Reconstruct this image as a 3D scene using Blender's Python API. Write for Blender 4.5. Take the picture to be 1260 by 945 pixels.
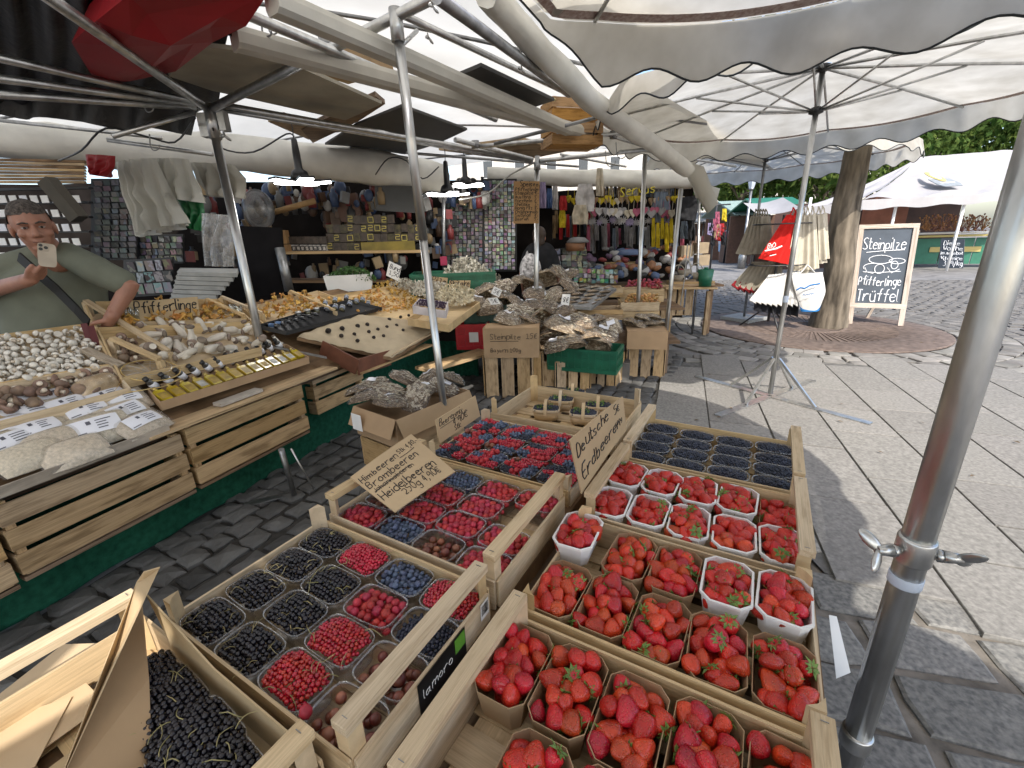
import bpy, math, random
from mathutils import Vector, Matrix, Euler, noise
random.seed(11)
for o in list(bpy.data.objects): bpy.data.objects.remove(o)
SC = bpy.context.scene
COL = SC.collection
rad = math.radians
V3 = Vector
# ---------------------------------------------------------------- camera
CAMH = 1.55
F_PX, PITCH, ROLL = 540.0, rad(18.4), rad(-1.95)
fw = V3((0, math.cos(PITCH), -math.sin(PITCH)))
r0 = V3((1, 0, 0)); u0 = r0.cross(fw)
rt = math.cos(ROLL) * r0 + math.sin(ROLL) * u0
up = -math.sin(ROLL) * r0 + math.cos(ROLL) * u0
cam = bpy.data.cameras.new("camera")
cam.sensor_width = 36; cam.sensor_fit = 'HORIZONTAL'; cam.lens = F_PX / 1260 * 36
cam.clip_start = 0.02; cam.clip_end = 2000
cam_o = bpy.data.objects.new("camera", cam); COL.objects.link(cam_o)
M3 = Matrix((rt, up, -fw)).transposed()
cam_o.matrix_world = Matrix.Translation((0, 0, CAMH)) @ M3.to_4x4()
SC.camera = cam_o
CP = V3((0, 0, CAMH))
def ray(x, y): return fw + (x - 630) / F_PX * rt - (y - 472.5) / F_PX * up
def at(x, y, z):            # where the line of sight through a photo point meets height z
    d = ray(x, y); return CP + d * ((z - CAMH) / d.z)
def aty(x, y, Y):           # ... meets the distance Y
    d = ray(x, y); return CP + d * (Y / d.y)
def onpl(x, y, p0, n):      # ... meets a vertical plane
    d = ray(x, y); n = V3(n); return CP + d * ((V3(p0) - CP).dot(n) / d.dot(n))
# ---------------------------------------------------------------- light
SUN = V3((0.52, -2.3, 2.38)).normalized()
sl = bpy.data.lights.new("sun", 'SUN'); sl.energy = 2.5; sl.angle = rad(0.53); sl.color = (1.0, 0.95, 0.87)
so = bpy.data.objects.new("sun", sl); COL.objects.link(so)
so.rotation_euler = SUN.to_track_quat('Z', 'Y').to_euler(); so.location = (4, -8, 12)
W = bpy.data.worlds.new("World"); SC.world = W; W.use_nodes = True
nt = W.node_tree; nt.nodes.clear()
sky = nt.nodes.new('ShaderNodeTexSky'); sky.sky_type = 'NISHITA'; sky.sun_disc = False
sky.sun_elevation = math.asin(SUN.z); sky.sun_rotation = math.atan2(SUN.x, SUN.y)
sky.dust_density = 2.0; sky.ozone_density = 1.2
bg = nt.nodes.new('ShaderNodeBackground'); bg.inputs[1].default_value = 0.15
wo = nt.nodes.new('ShaderNodeOutputWorld')
nt.links.new(sky.outputs[0], bg.inputs[0]); nt.links.new(bg.outputs[0], wo.inputs[0])
SC.view_settings.view_transform = 'Standard'; SC.view_settings.look = 'None'
SC.view_settings.exposure = 1.3; SC.view_settings.gamma = 1
SC.cycles.max_bounces = 8; SC.cycles.transparent_max_bounces = 16
SC.cycles.diffuse_bounces = 5; SC.cycles.caustics_reflective = False; SC.cycles.caustics_refractive = False
SC.cycles.sample_clamp_indirect = 6
# ---------------------------------------------------------------- materials
MATS = {}
def nmat(name):
    m = bpy.data.materials.new(name); m.use_nodes = True
    n = m.node_tree.nodes; l = m.node_tree.links
    return m, n, l, n['Principled BSDF']
def mat(name, col, rough=.6, var=.18, scale=9, bump=.0, bscale=60, metal=0, rnd=0., coat=0, col2=None, st=(1, 1, 1), spec=.5, sub=0, obj=True, det=4, emit=0):
    """Principled with noise colour variation, per-object tint, noise bump."""
    if name in MATS: return MATS[name]
    m, n, l, b = nmat(name)
    tc = n.new('ShaderNodeTexCoord'); mp = n.new('ShaderNodeMapping'); mp.inputs['Scale'].default_value = st
    l.new(tc.outputs['Object' if obj else 'Generated'], mp.inputs[0])
    nz = n.new('ShaderNodeTexNoise'); nz.inputs['Scale'].default_value = scale; nz.inputs['Detail'].default_value = det
    nz.noise_dimensions = '4D'
    oi = n.new('ShaderNodeObjectInfo')
    mw = n.new('ShaderNodeMath'); mw.operation = 'MULTIPLY'; mw.inputs[1].default_value = 37.0
    l.new(oi.outputs['Random'], mw.inputs[0]); l.new(mw.outputs[0], nz.inputs['W'])
    l.new(mp.outputs[0], nz.inputs['Vector'])
    rp = n.new('ShaderNodeValToRGB')
    c = V3(col); c2 = V3(col2) if col2 else None
    lo = c * (1 - var); hi = c * (1 + var) if c2 is None else c2
    rp.color_ramp.elements[0].position = .32; rp.color_ramp.elements[1].position = .68
    rp.color_ramp.elements[0].color = (*lo, 1); rp.color_ramp.elements[1].color = (*[min(1, x) for x in hi], 1)
    l.new(nz.outputs[0], rp.inputs[0])
    out = rp.outputs[0]
    if rnd:
        hs = n.new('ShaderNodeHueSaturation')
        mr = n.new('ShaderNodeMapRange'); mr.inputs[3].default_value = 1 - rnd; mr.inputs[4].default_value = 1 + rnd
        l.new(oi.outputs['Random'], mr.inputs[0]); l.new(mr.outputs[0], hs.inputs['Value']); l.new(out, hs.inputs['Color'])
        mh = n.new('ShaderNodeMath'); mh.operation = 'MULTIPLY_ADD'; mh.inputs[1].default_value = .03 * min(1, rnd * 4); mh.inputs[2].default_value = .5 - .015 * min(1, rnd * 4)
        fr = n.new('ShaderNodeMath'); fr.operation = 'FRACT'; l.new(mw.outputs[0], fr.inputs[0]); l.new(fr.outputs[0], mh.inputs[0]); l.new(mh.outputs[0], hs.inputs['Hue'])
        out = hs.outputs[0]
    l.new(out, b.inputs['Base Color'])
    b.inputs['Roughness'].default_value = rough; b.inputs['Metallic'].default_value = metal
    b.inputs['Specular IOR Level'].default_value = spec
    if coat: b.inputs['Coat Weight'].default_value = coat; b.inputs['Coat Roughness'].default_value = .12
    if sub: b.inputs['Subsurface Weight'].default_value = sub; b.inputs['Subsurface Scale'].default_value = .006; b.inputs['Subsurface Radius'].default_value = (1, .4, .25)
    if emit:
        l.new(out, b.inputs['Emission Color']); b.inputs['Emission Strength'].default_value = emit
    if bump:
        n2 = n.new('ShaderNodeTexNoise'); n2.inputs['Scale'].default_value = bscale; n2.inputs['Detail'].default_value = 5
        l.new(mp.outputs[0], n2.inputs['Vector'])
        bp = n.new('ShaderNodeBump'); bp.inputs['Strength'].default_value = bump; bp.inputs['Distance'].default_value = .01
        l.new(n2.outputs[0], bp.inputs['Height']); l.new(bp.outputs[0], b.inputs['Normal'])
    MATS[name] = m; return m
def wood(name, col, var=.22, rnd=.16, rough=.7, dirt=.35):
    """plank wood: grain runs along the plank's own X; knots, dirt, a tint of its own"""
    m, n, l, b = nmat(name)
    tc = n.new('ShaderNodeTexCoord'); oi = n.new('ShaderNodeObjectInfo')
    mp = n.new('ShaderNodeMapping'); mp.inputs['Scale'].default_value = (1.1, 9, 5)
    mw = n.new('ShaderNodeMath'); mw.operation = 'MULTIPLY'; mw.inputs[1].default_value = 53.0
    l.new(oi.outputs['Random'], mw.inputs[0]); l.new(tc.outputs['Object'], mp.inputs[0])
    nz = n.new('ShaderNodeTexNoise'); nz.noise_dimensions = '4D'; nz.inputs['Scale'].default_value = 2.2; nz.inputs['Detail'].default_value = 7; nz.inputs['Roughness'].default_value = .65; nz.inputs['Distortion'].default_value = .6
    l.new(mp.outputs[0], nz.inputs['Vector']); l.new(mw.outputs[0], nz.inputs['W'])
    rp = n.new('ShaderNodeValToRGB'); c = V3(col)
    e = rp.color_ramp.elements; e[0].position = .3; e[0].color = (*(c * (1 - var * 1.6)), 1); e[1].position = .62; e[1].color = (*[min(1, x) for x in c * (1 + var * .7)], 1)
    l.new(nz.outputs[0], rp.inputs[0])
    # blotches and dirt
    n2 = n.new('ShaderNodeTexNoise'); n2.noise_dimensions = '4D'; n2.inputs['Scale'].default_value = 2.6; n2.inputs['Detail'].default_value = 5
    mp2 = n.new('ShaderNodeMapping'); mp2.inputs['Scale'].default_value = (1.6, 1.2, 1.2)
    l.new(tc.outputs['Object'], mp2.inputs[0]); l.new(mp2.outputs[0], n2.inputs['Vector']); l.new(mw.outputs[0], n2.inputs['W'])
    r2 = n.new('ShaderNodeValToRGB'); r2.color_ramp.elements[0].position = .36; r2.color_ramp.elements[1].position = .52
    d = 1 - dirt
    r2.color_ramp.elements[0].color = (d, d * .95, d * .88, 1); r2.color_ramp.elements[1].color = (1, 1, 1, 1)
    l.new(n2.outputs[0], r2.inputs[0])
    mx = n.new('ShaderNodeMix'); mx.data_type = 'RGBA'; mx.blend_type = 'MULTIPLY'; mx.inputs['Factor'].default_value = 1
    l.new(rp.outputs[0], mx.inputs['A']); l.new(r2.outputs[0], mx.inputs['B'])
    hs = n.new('ShaderNodeHueSaturation'); mr = n.new('ShaderNodeMapRange'); mr.inputs[3].default_value = 1 - rnd; mr.inputs[4].default_value = 1 + rnd * .6
    l.new(oi.outputs['Random'], mr.inputs[0]); l.new(mr.outputs[0], hs.inputs['Value']); l.new(mx.outputs['Result'], hs.inputs['Color'])
    fr = n.new('ShaderNodeMath'); fr.operation = 'FRACT'; l.new(mw.outputs[0], fr.inputs[0])
    ms = n.new('ShaderNodeMapRange'); ms.inputs[3].default_value = .8; ms.inputs[4].default_value = 1.12
    l.new(fr.outputs[0], ms.inputs[0]); l.new(ms.outputs[0], hs.inputs['Saturation'])
    l.new(hs.outputs[0], b.inputs['Base Color']); b.inputs['Roughness'].default_value = rough
    b.inputs['Specular IOR Level'].default_value = .25
    bp = n.new('ShaderNodeBump'); bp.inputs['Strength'].default_value = .25; bp.inputs['Distance'].default_value = .004
    l.new(nz.outputs[0], bp.inputs['Height']); l.new(bp.outputs[0], b.inputs['Normal'])
    MATS[name] = m; return m
def cloth(name, col, trans=.45, var=.08, scale=3, dirt=None, rough=.85, bump=.15):
    """thin fabric: diffuse plus light coming through"""
    m = mat(name, col, rough, var, scale, bump=bump, bscale=14, spec=.15, col2=dirt)
    n = m.node_tree.nodes; l = m.node_tree.links; b = n['Principled BSDF']; o = n['Material Output']
    t = n.new('ShaderNodeBsdfTranslucent'); src = b.inputs['Base Color'].links[0].from_socket
    l.new(src, t.inputs[0]); mx = n.new('ShaderNodeMixShader'); mx.inputs[0].default_value = trans
    l.new(b.outputs[0], mx.inputs[1]); l.new(t.outputs[0], mx.inputs[2]); l.new(mx.outputs[0], o.inputs[0])
    return m
def film(name, tint=(1, 1, 1), gloss=.12, rough=.08, haze=.0, hcol=(.9, .9, .9), wr=0., cap=.30):
    """clear plastic film: mostly see-through with a sheen"""
    m, n, l, b = nmat(name); o = n['Material Output']; n.remove(b)
    tr = n.new('ShaderNodeBsdfTransparent'); tr.inputs[0].default_value = (*tint, 1)
    gl = n.new('ShaderNodeBsdfGlossy'); gl.inputs['Roughness'].default_value = rough
    fz = n.new('ShaderNodeFresnel'); fz.inputs[0].default_value = 1.45
    a0 = n.new('ShaderNodeMath'); a0.operation = 'MULTIPLY_ADD'; a0.inputs[1].default_value = 1.0; a0.inputs[2].default_value = gloss
    ad = n.new('ShaderNodeMath'); ad.operation = 'MINIMUM'; ad.inputs[1].default_value = cap; l.new(a0.outputs[0], ad.inputs[0])
    l.new(fz.outputs[0], a0.inputs[0])
    if wr:
        nz = n.new('ShaderNodeTexNoise'); nz.inputs['Scale'].default_value = wr; nz.inputs['Detail'].default_value = 4; nz.inputs['Distortion'].default_value = 1.5
        tc = n.new('ShaderNodeTexCoord'); l.new(tc.outputs['Object'], nz.inputs['Vector'])
        bp = n.new('ShaderNodeBump'); bp.inputs['Strength'].default_value = .9; bp.inputs['Distance'].default_value = .02
        l.new(nz.outputs[0], bp.inputs['Height']); l.new(bp.outputs[0], gl.inputs['Normal'])
    last = tr
    if haze:
        df = n.new('ShaderNodeBsdfDiffuse'); df.inputs[0].default_value = (*hcol, 1)
        t2 = n.new('ShaderNodeBsdfTranslucent'); t2.inputs[0].default_value = (*hcol, 1)
        m2 = n.new('ShaderNodeMixShader'); m2.inputs[0].default_value = .4; l.new(df.outputs[0], m2.inputs[1]); l.new(t2.outputs[0], m2.inputs[2])
        m1 = n.new('ShaderNodeMixShader'); m1.inputs[0].default_value = haze
        l.new(tr.outputs[0], m1.inputs[1]); l.new(m2.outputs[0], m1.inputs[2]); last = m1
    mx = n.new('ShaderNodeMixShader'); l.new(ad.outputs[0], mx.inputs[0]); l.new(last.outputs[0], mx.inputs[1]); l.new(gl.outputs[0], mx.inputs[2])
    l.new(mx.outputs[0], o.inputs[0]); MATS[name] = m; return m
WOOD = wood('pale_poplar_wood', (.60, .45, .265), var=.14, rnd=.13, dirt=.22)
WOOD2 = wood('aged_crate_wood', (.49, .34, .185), var=.2, rnd=.2, dirt=.42)
WOOD3 = wood('dark_board_wood', (.22, .14, .08), var=.26, rnd=.2, dirt=.5)
GREYWOOD = wood('weathered_grey_wood', (.40, .34, .27), var=.25, rnd=.1, dirt=.4)
CARD = mat('brown_cardboard', (.385, .265, .155), .85, .1, 6, bump=.08, bscale=40, rnd=.06, spec=.15)
CARD2 = mat('pale_cardboard', (.47, .35, .21), .85, .1, 5, bump=.1, bscale=30, rnd=.06, spec=.15)
PAPER = mat('kraft_paper', (.55, .42, .27), .8, .1, 5, bump=.12, bscale=18, spec=.2)
WHITEC = mat('white_card', (.78, .77, .75), .7, .05, 8, rnd=.04, spec=.2)
METAL = mat('galvanised_steel', (.52, .52, .51), .3, .22, 22, metal=.92, bump=.06, bscale=90, st=(1, 1, .35))
METALD = mat('dull_steel', (.27, .27, .27), .4, .25, 18, metal=.85, bump=.06)
BLACKM = mat('black_metal', (.025, .025, .027), .45, .2, 8)
BLACKP = mat('black_plastic', (.02, .02, .022), .35, .2, 8)
CANVAS = cloth('cream_canvas', (.54, .51, .445), .50, .09, 5, dirt=(.66, .635, .575))
CANVAS2 = cloth('white_tarpaulin', (.66, .63, .56), .50, .08, 1.6, dirt=(.76, .74, .68))
CREAMP = mat('cream_painted_profile', (.55, .52, .45), .5, .14, 5, bump=.05)
TARPROLL = mat('rolled_cream_tarpaulin', (.66, .64, .58), .6, .12, 5, bump=.25, bscale=12)
GREEN = mat('green_felt_cloth', (.012, .072, .045), .95, .3, 30, bump=.2, bscale=200, spec=.1)
GREENP = mat('green_plastic', (.012, .12, .065), .42, .2, 8)
REDP = mat('red_plastic', (.5, .012, .02), .4, .15, 8)
INK = mat('black_marker_ink', (.012, .011, .012), .6, .2, 30)
CHALK = mat('white_chalk', (.72, .73, .75), .95, .15, 60)
BLACKB = mat('slate_blackboard', (.052, .066, .085), .7, .22, 4, bump=.05)
SKIN = mat('sunburnt_skin', (.33, .16, .108), .5, .12, 14, sub=.08, bump=.05, bscale=120)
CLEAR = film('clear_plastic', (.97, .97, .97), .05, .12, .06)
CRINKLE = film('crinkled_cellophane', (.99, .985, .97), .02, .16, .07, wr=16, cap=.09)
# ---------------------------------------------------------------- mesh helpers
WM = {}
class MB:
    def __init__(s): s.v = []; s.f = []; s.sm = []; s.mi = []
    def add(s, vs, fs, smooth=False, mi=0):
        k = len(s.v); s.v += [tuple(x) for x in vs]
        for f in fs: s.f.append(tuple(i + k for i in f)); s.sm.append(smooth); s.mi.append(mi)
        return s
    def box(s, c, d, R=None, mi=0):
        c = V3(c); x, y, z = d[0] / 2, d[1] / 2, d[2] / 2
        vs = [V3((a * x, b * y, e * z)) for e in (-1, 1) for a, b in ((-1, -1), (1, -1), (1, 1), (-1, 1))]
        if R is not None: vs = [R @ p for p in vs]
        return s.add([c + p for p in vs], [(3, 2, 1, 0), (4, 5, 6, 7), (0, 1, 5, 4), (1, 2, 6, 5), (2, 3, 7, 6), (3, 0, 4, 7)], mi=mi)
    def bar(s, p0, p1, w, h, upv=(0, 0, 1), mi=0):
        p0 = V3(p0); p1 = V3(p1); R = frame(p1 - p0, upv)
        return s.box((p0 + p1) / 2, ((p1 - p0).length, w, h), R, mi)
    def tube(s, pts, r, n=8, cap=True, mi=0, flat=None):
        pts = [V3(p) for p in pts]; k = len(pts); vs = []; prev = None
        for i, p in enumerate(pts):
            d = (pts[min(i + 1, k - 1)] - pts[max(i - 1, 0)])
            if d.length < 1e-9: d = V3((0, 0, 1))
            d.normalize()
            if prev is None:
                a = d.orthogonal().normalized() if flat is None else (V3(flat) - d * d.dot(V3(flat))).normalized()
            else:
                a = prev - d * prev.dot(d)
                a = a.normalized() if a.length > 1e-6 else d.orthogonal().normalized()
            prev = a; b = d.cross(a); rr = r[i] if isinstance(r, (list, tuple)) else r
            for j in range(n):
                t = 2 * math.pi * (j + .5 * (n == 4)) / n
                vs.append(p + a * (rr * math.cos(t)) + b * (rr * math.sin(t)))
        fs = [(i * n + j, i * n + (j + 1) % n, (i + 1) * n + (j + 1) % n, (i + 1) * n + j) for i in range(k - 1) for j in range(n)]
        s.add(vs, fs, n > 4, mi)
        if cap:
            base = len(s.v) - k * n
            s.f.append(tuple(base + j for j in range(n - 1, -1, -1))); s.sm.append(False); s.mi.append(mi)
            s.f.append(tuple(base + (k - 1) * n + j for j in range(n))); s.sm.append(False); s.mi.append(mi)
        return s
    def lathe(s, prof, n=16, c=(0, 0, 0), R=None, mi=0, fx=1, fy=1, smooth=True):
        c = V3(c); vs = []
        for r, z in prof:
            for j in range(n):
                t = 2 * math.pi * j / n; p = V3((r * fx * math.cos(t), r * fy * math.sin(t), z))
                vs.append(c + (R @ p if R is not None else p))
        fs = [(i * n + j, i * n + (j + 1) % n, (i + 1) * n + (j + 1) % n, (i + 1) * n + j) for i in range(len(prof) - 1) for j in range(n)]
        if prof[0][0] > 1e-6: fs.append(tuple(range(n - 1, -1, -1)))
        if prof[-1][0] > 1e-6: fs.append(tuple((len(prof) - 1) * n + j for j in range(n)))
        return s.add(vs, fs, smooth, mi)
    def ell(s, c, r, nu=10, nv=7, R=None, mi=0, fn=None):
        prof = [(math.sin(math.pi * i / nv), -math.cos(math.pi * i / nv)) for i in range(nv + 1)]
        vs = []; c = V3(c)
        for q, z in prof:
            for j in range(nu):
                t = 2 * math.pi * j / nu; p = V3((q * math.cos(t), q * math.sin(t), z))
                if fn: p = p * fn(p)
                p = V3((p.x * r[0], p.y * r[1], p.z * r[2])); vs.append(c + (R @ p if R is not None else p))
        fs = [(i * nu + j, i * nu + (j + 1) % nu, (i + 1) * nu + (j + 1) % nu, (i + 1) * nu + j) for i in range(nv) for j in range(nu)]
        return s.add(vs, fs, True, mi)
    def grid(s, fn, nu, nv, mi=0, smooth=True):
        vs = [fn(i / nu, j / nv) for j in range(nv + 1) for i in range(nu + 1)]; w = nu + 1
        return s.add(vs, [(j * w + i, j * w + i + 1, (j + 1) * w + i + 1, (j + 1) * w + i) for j in range(nv) for i in range(nu)], smooth, mi)
    def prism(s, poly, o, ex, ey, ez, mi=0):
        """polygon (2D) in the plane ex/ey at o, extruded by the vector ez"""
        o, ex, ey, ez = V3(o), V3(ex), V3(ey), V3(ez); n = len(poly)
        a = [o + ex * p[0] + ey * p[1] for p in poly]; b = [p + ez for p in a]
        return s.add(a + b, [tuple(range(n - 1, -1, -1)), tuple(range(n, 2 * n))] + [(i, (i + 1) % n, n + (i + 1) % n, n + i) for i in range(n)], mi=mi)
    def merge(s, o, M):
        k = len(s.v); s.v += [tuple(M @ V3(p)) for p in o.v]
        s.f += [tuple(i + k for i in f) for f in o.f]; s.sm += o.sm; s.mi += o.mi; return s
    def mesh(s, name, mats, inv=None):
        me = bpy.data.meshes.new(name)
        vs = s.v if inv is None else [tuple(inv @ V3(p)) for p in s.v]
        me.from_pydata(vs, [], s.f)
        for m in (mats if isinstance(mats, (list, tuple)) else [mats]): me.materials.append(m)
        me.polygons.foreach_set('use_smooth', s.sm)
        if any(s.mi): me.polygons.foreach_set('material_index', s.mi)
        me.update(); return me
def frame(d, upv=(0, 0, 1)):
    x = V3(d).normalized(); u = V3(upv)
    y = u.cross(x)
    if y.length < 1e-5: y = V3((0, 1, 0)).cross(x)
    if y.length < 1e-5: y = V3((1, 0, 0)).cross(x)
    y.normalize(); z = x.cross(y)
    return Matrix((x, y, z)).transposed()
def tag(o, label=None, cat=None, group=None, kind=None):
    if label: o['label'] = label
    if cat: o['category'] = cat
    if group: o['group'] = group
    if kind: o['kind'] = kind
    return o
def thing(name, label, cat, loc=(0, 0, 0), rz=0., group=None, M=None):
    o = bpy.data.objects.new(name, None); COL.objects.link(o); o.empty_display_size = .05
    m = M if M is not None else Matrix.Translation(V3(loc)) @ Matrix.Rotation(rz, 4, 'Z')
    o.matrix_world = m; WM[o] = m.copy()
    return tag(o, label, cat, group)
def obj(name, mb, m, parent=None, local=False, label=None, kind=None):
    """one mesh object; coordinates are the world's unless local"""
    inv = None
    if parent is not None and not local: inv = WM[parent].inverted()
    o = bpy.data.objects.new(name, mb.mesh(name, m, inv)); COL.objects.link(o)
    if parent is not None: o.parent = parent; WM[o] = WM[parent]
    else: WM[o] = Matrix.Identity(4)
    return tag(o, label, kind=kind)
def inst(name, me, M, parent=None):
    """an object that shares a mesh; M is relative to the parent"""
    o = bpy.data.objects.new(name, me); COL.objects.link(o)
    if parent is not None: o.parent = parent
    o.matrix_local = M if parent is not None else M; 
    if parent is None: o.matrix_world = M
    WM[o] = (WM[parent] @ M) if parent is not None else M
    return o
def single(name, mb, m, label, cat, group=None, kind=None, base=None):
    """a thing that is one mesh, origin at its base"""
    if base is None:
        xs = [p[0] for p in mb.v]; ys = [p[1] for p in mb.v]; zs = [p[2] for p in mb.v]
        base = V3(((min(xs) + max(xs)) / 2, (min(ys) + max(ys)) / 2, min(zs)))
    o = bpy.data.objects.new(name, mb.mesh(name, m, Matrix.Translation(-V3(base)))); COL.objects.link(o)
    o.location = base; WM[o] = Matrix.Translation(base)
    return tag(o, label, cat, group, kind)
def kids(o): return [c for c in o.children]
def copy_tree(o, parent=None):
    c = o.copy(); COL.objects.link(c)
    if parent is not None: c.parent = parent
    for ch in kids(o): copy_tree(ch, c)
    return c
# unit plank: slightly chamfered box, 1 x 1 x 1, grain along X
def _plank():
    b = MB(); e = .5; 
    def ring(x, k): return [V3((x, a * (e - k * .02), c * (e - k * .06))) for a, c in ((-1, -1), (1, -1), (1, 1), (-1, 1))]
    vs = ring(-e, 1) + ring(-e + .004, 0) + ring(e - .004, 0) + ring(e, 1)
    fs = [(3, 2, 1, 0), (12, 13, 14, 15)]
    for i in range(3):
        for j in range(4): fs.append((i * 4 + j, i * 4 + (j + 1) % 4, i * 4 + 4 + (j + 1) % 4, i * 4 + 4 + j))
    return b.add(vs, fs)
_PL = {}
def plank(name, p0, p1, w, t, m, parent, upv=(0, 0, 1), jit=0.):
    """a board from p0 to p1 (parent's coordinates), w across, t thick along upv"""
    if m.name not in _PL: _PL[m.name] = _plank().mesh('plank', m)
    p0 = V3(p0); p1 = V3(p1); R = frame(p1 - p0, upv)
    if jit: R = R @ Euler((random.gauss(0, jit), random.gauss(0, jit), random.gauss(0, jit))).to_matrix()
    L = (p1 - p0).length
    M = Matrix.Translation((p0 + p1) / 2) @ R.to_4x4() @ Matrix.Diagonal((L, w, t, 1))
    return inst(name, _PL[m.name], M, parent)
# ---------------------------------------------------------------- handwriting: one-stroke letters
GLY = {'a':"4525040120 43;4541 50",'b':"0800;032544412000",'c':"442504012041",'d':"4840;442504012041",'e':"03434425 04012041",'f':"48382620;0545",'g':"454b2c0b;44250402 2042",
'h':"0800;03254440",'i':"0500;0708",'j':"151b0c;1718",'k':"0800;4502;1240",'l':"080110",'m':"0500;03253430;335564 60",'n':"0500;03254440",'o':"250401204144 25",'p':"050c;042544412001",
'q':"454c;44250401 2041",'r':"0500;032545",'s':"442504133241 2001",'t':"18112031;0535",'u':"05012041;4540",'\u00fc':"05012041;4540;1617;3637",'v':"052045",'w':"0510243045",'x':"0540;4500",'y':"0521;451c",'z':"05450040",
'A':"002840;1333",'B':"0008384634 04;34423000",'C':"472806022041",'D':"000828464220 00",'E':"48080040;0434",'F':"480800;0434",'G':"47280602204143 23",'H':"0800;4840;0444",'I':"0008",'J':"38312001",'K':"0800;4804;1440",
'L':"080040",'M':"0008244840",'N':"00084048",'O':"280602204246 28",'P':"000838474534 04",'R':"0008384745 3404;1440",'S':"472807053341 2001",'T':"0848;2820",'U':"080220 4248",'V':"082048",'W':"0810253048",'Z':"08480040",
'0':"280602204246 28",'1':"062820;0040",'2':"0628464300 40",'3':"0838351544422001",'4':"3830;380343",'5':"48080535442 02001"[:8]+"442001",'6':"38050120414405",'7':"084810",'8':"280613 440120 41 13 46 28".replace(' ',''),'9':"452403062846 40",
'\u20ac':"47280602204 1".replace(' ','')+";0535;0333",',':"101a0b",'.':"0001",'-':"0333",'/':"0b48",':':"0102;0405"}
def gl(ch):
    for st in GLY.get(ch, '').split(';'):
        st = st.replace(' ', ''); pts = []
        for i in range(0, len(st) - 1, 2):
            x, y = st[i], st[i + 1]
            y = -{'a': 1, 'b': 2, 'c': 3}[y] if y in 'abc' else int(y)
            pts.append((int(x), y))
        if len(pts) > 1: yield pts
def write(mb, text, o, ex, ey, size, r, jit=.3, n=4, mi=0, sm=True, fit=None):
    """handwriting on a plane: o = left end of the base line, ex/ey unit vectors, size = capital height"""
    o, ex, ey = V3(o), V3(ex).normalized(), V3(ey).normalized(); s = size / 8; x = 0; sx = s
    wu = sum(3.2 if c == ' ' else max([p[0] for q in gl(c) for p in q] + [0]) + 1.7 for c in text)
    if fit and wu * s > fit: sx = fit / wu
    for ch in text:
        if ch == ' ': x += 3.2; continue
        mxx = 0; dy = random.gauss(0, jit); k = 1 + random.gauss(0, .07)
        for pts in gl(ch):
            q = [(px * k + random.gauss(0, jit * .5), py * k + dy + random.gauss(0, jit * .5)) for px, py in pts]
            mxx = max(mxx, max(p[0] for p in pts))
            if sm and len(q) > 2:      # round the corners
                z = [q[0]]
                for a, b in zip(q, q[1:]):
                    z += [(a[0] * .72 + b[0] * .28, a[1] * .72 + b[1] * .28), (a[0] * .28 + b[0] * .72, a[1] * .28 + b[1] * .72)]
                q = z + [q[-1]]
            mb.tube([o + ex * ((x + a + b * .08) * sx) + ey * (b * s) for a, b in q], r, n, mi=mi)
        x += mxx + 1.7
    return x * sx
# ================================================================ ground
def noisy(col, name, **k): return mat(name, col, .85, .3, k.get('scale', 5), bump=.3, bscale=k.get('bs', 50), rnd=k.get('rnd', .2), spec=.25)
STONE = noisy((.19, .18, .163), 'grey_granite_sett', rnd=.28)
STONED = mat('shaded_basalt_cobble', (.075, .073, .07), .75, .35, 6, bump=.45, bscale=40, rnd=.35, spec=.3)  # aisle shade is put into the dark base colour of these cobbles
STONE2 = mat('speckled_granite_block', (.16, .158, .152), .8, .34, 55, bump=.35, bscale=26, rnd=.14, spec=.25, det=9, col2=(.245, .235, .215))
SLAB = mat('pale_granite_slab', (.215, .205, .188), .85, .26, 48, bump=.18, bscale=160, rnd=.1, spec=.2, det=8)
JOINT = mat('sandy_joint', (.11, .105, .095), .95, .4, 14, bump=.3)
g = MB(); g.grid(lambda a, b: V3((-150 + 300 * a, -60 + 320 * b, -.02)), 8, 8)
m, n, l, b_ = nmat('far_cobbled_ground')
tc = n.new('ShaderNodeTexCoord'); vo = n.new('ShaderNodeTexVoronoi'); vo.inputs['Scale'].default_value = 5
l.new(tc.outputs['Object'], vo.inputs['Vector']); rp = n.new('ShaderNodeValToRGB')
rp.color_ramp.elements[0].color = (.12, .115, .11, 1); rp.color_ramp.elements[1].color = (.22, .21, .20, 1)
l.new(vo.outputs['Color'], rp.inputs[0]); l.new(rp.outputs[0], b_.inputs['Base Color']); b_.inputs['Roughness'].default_value = .9
ground = obj('ground', g, m); tag(ground, kind='structure')
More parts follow.
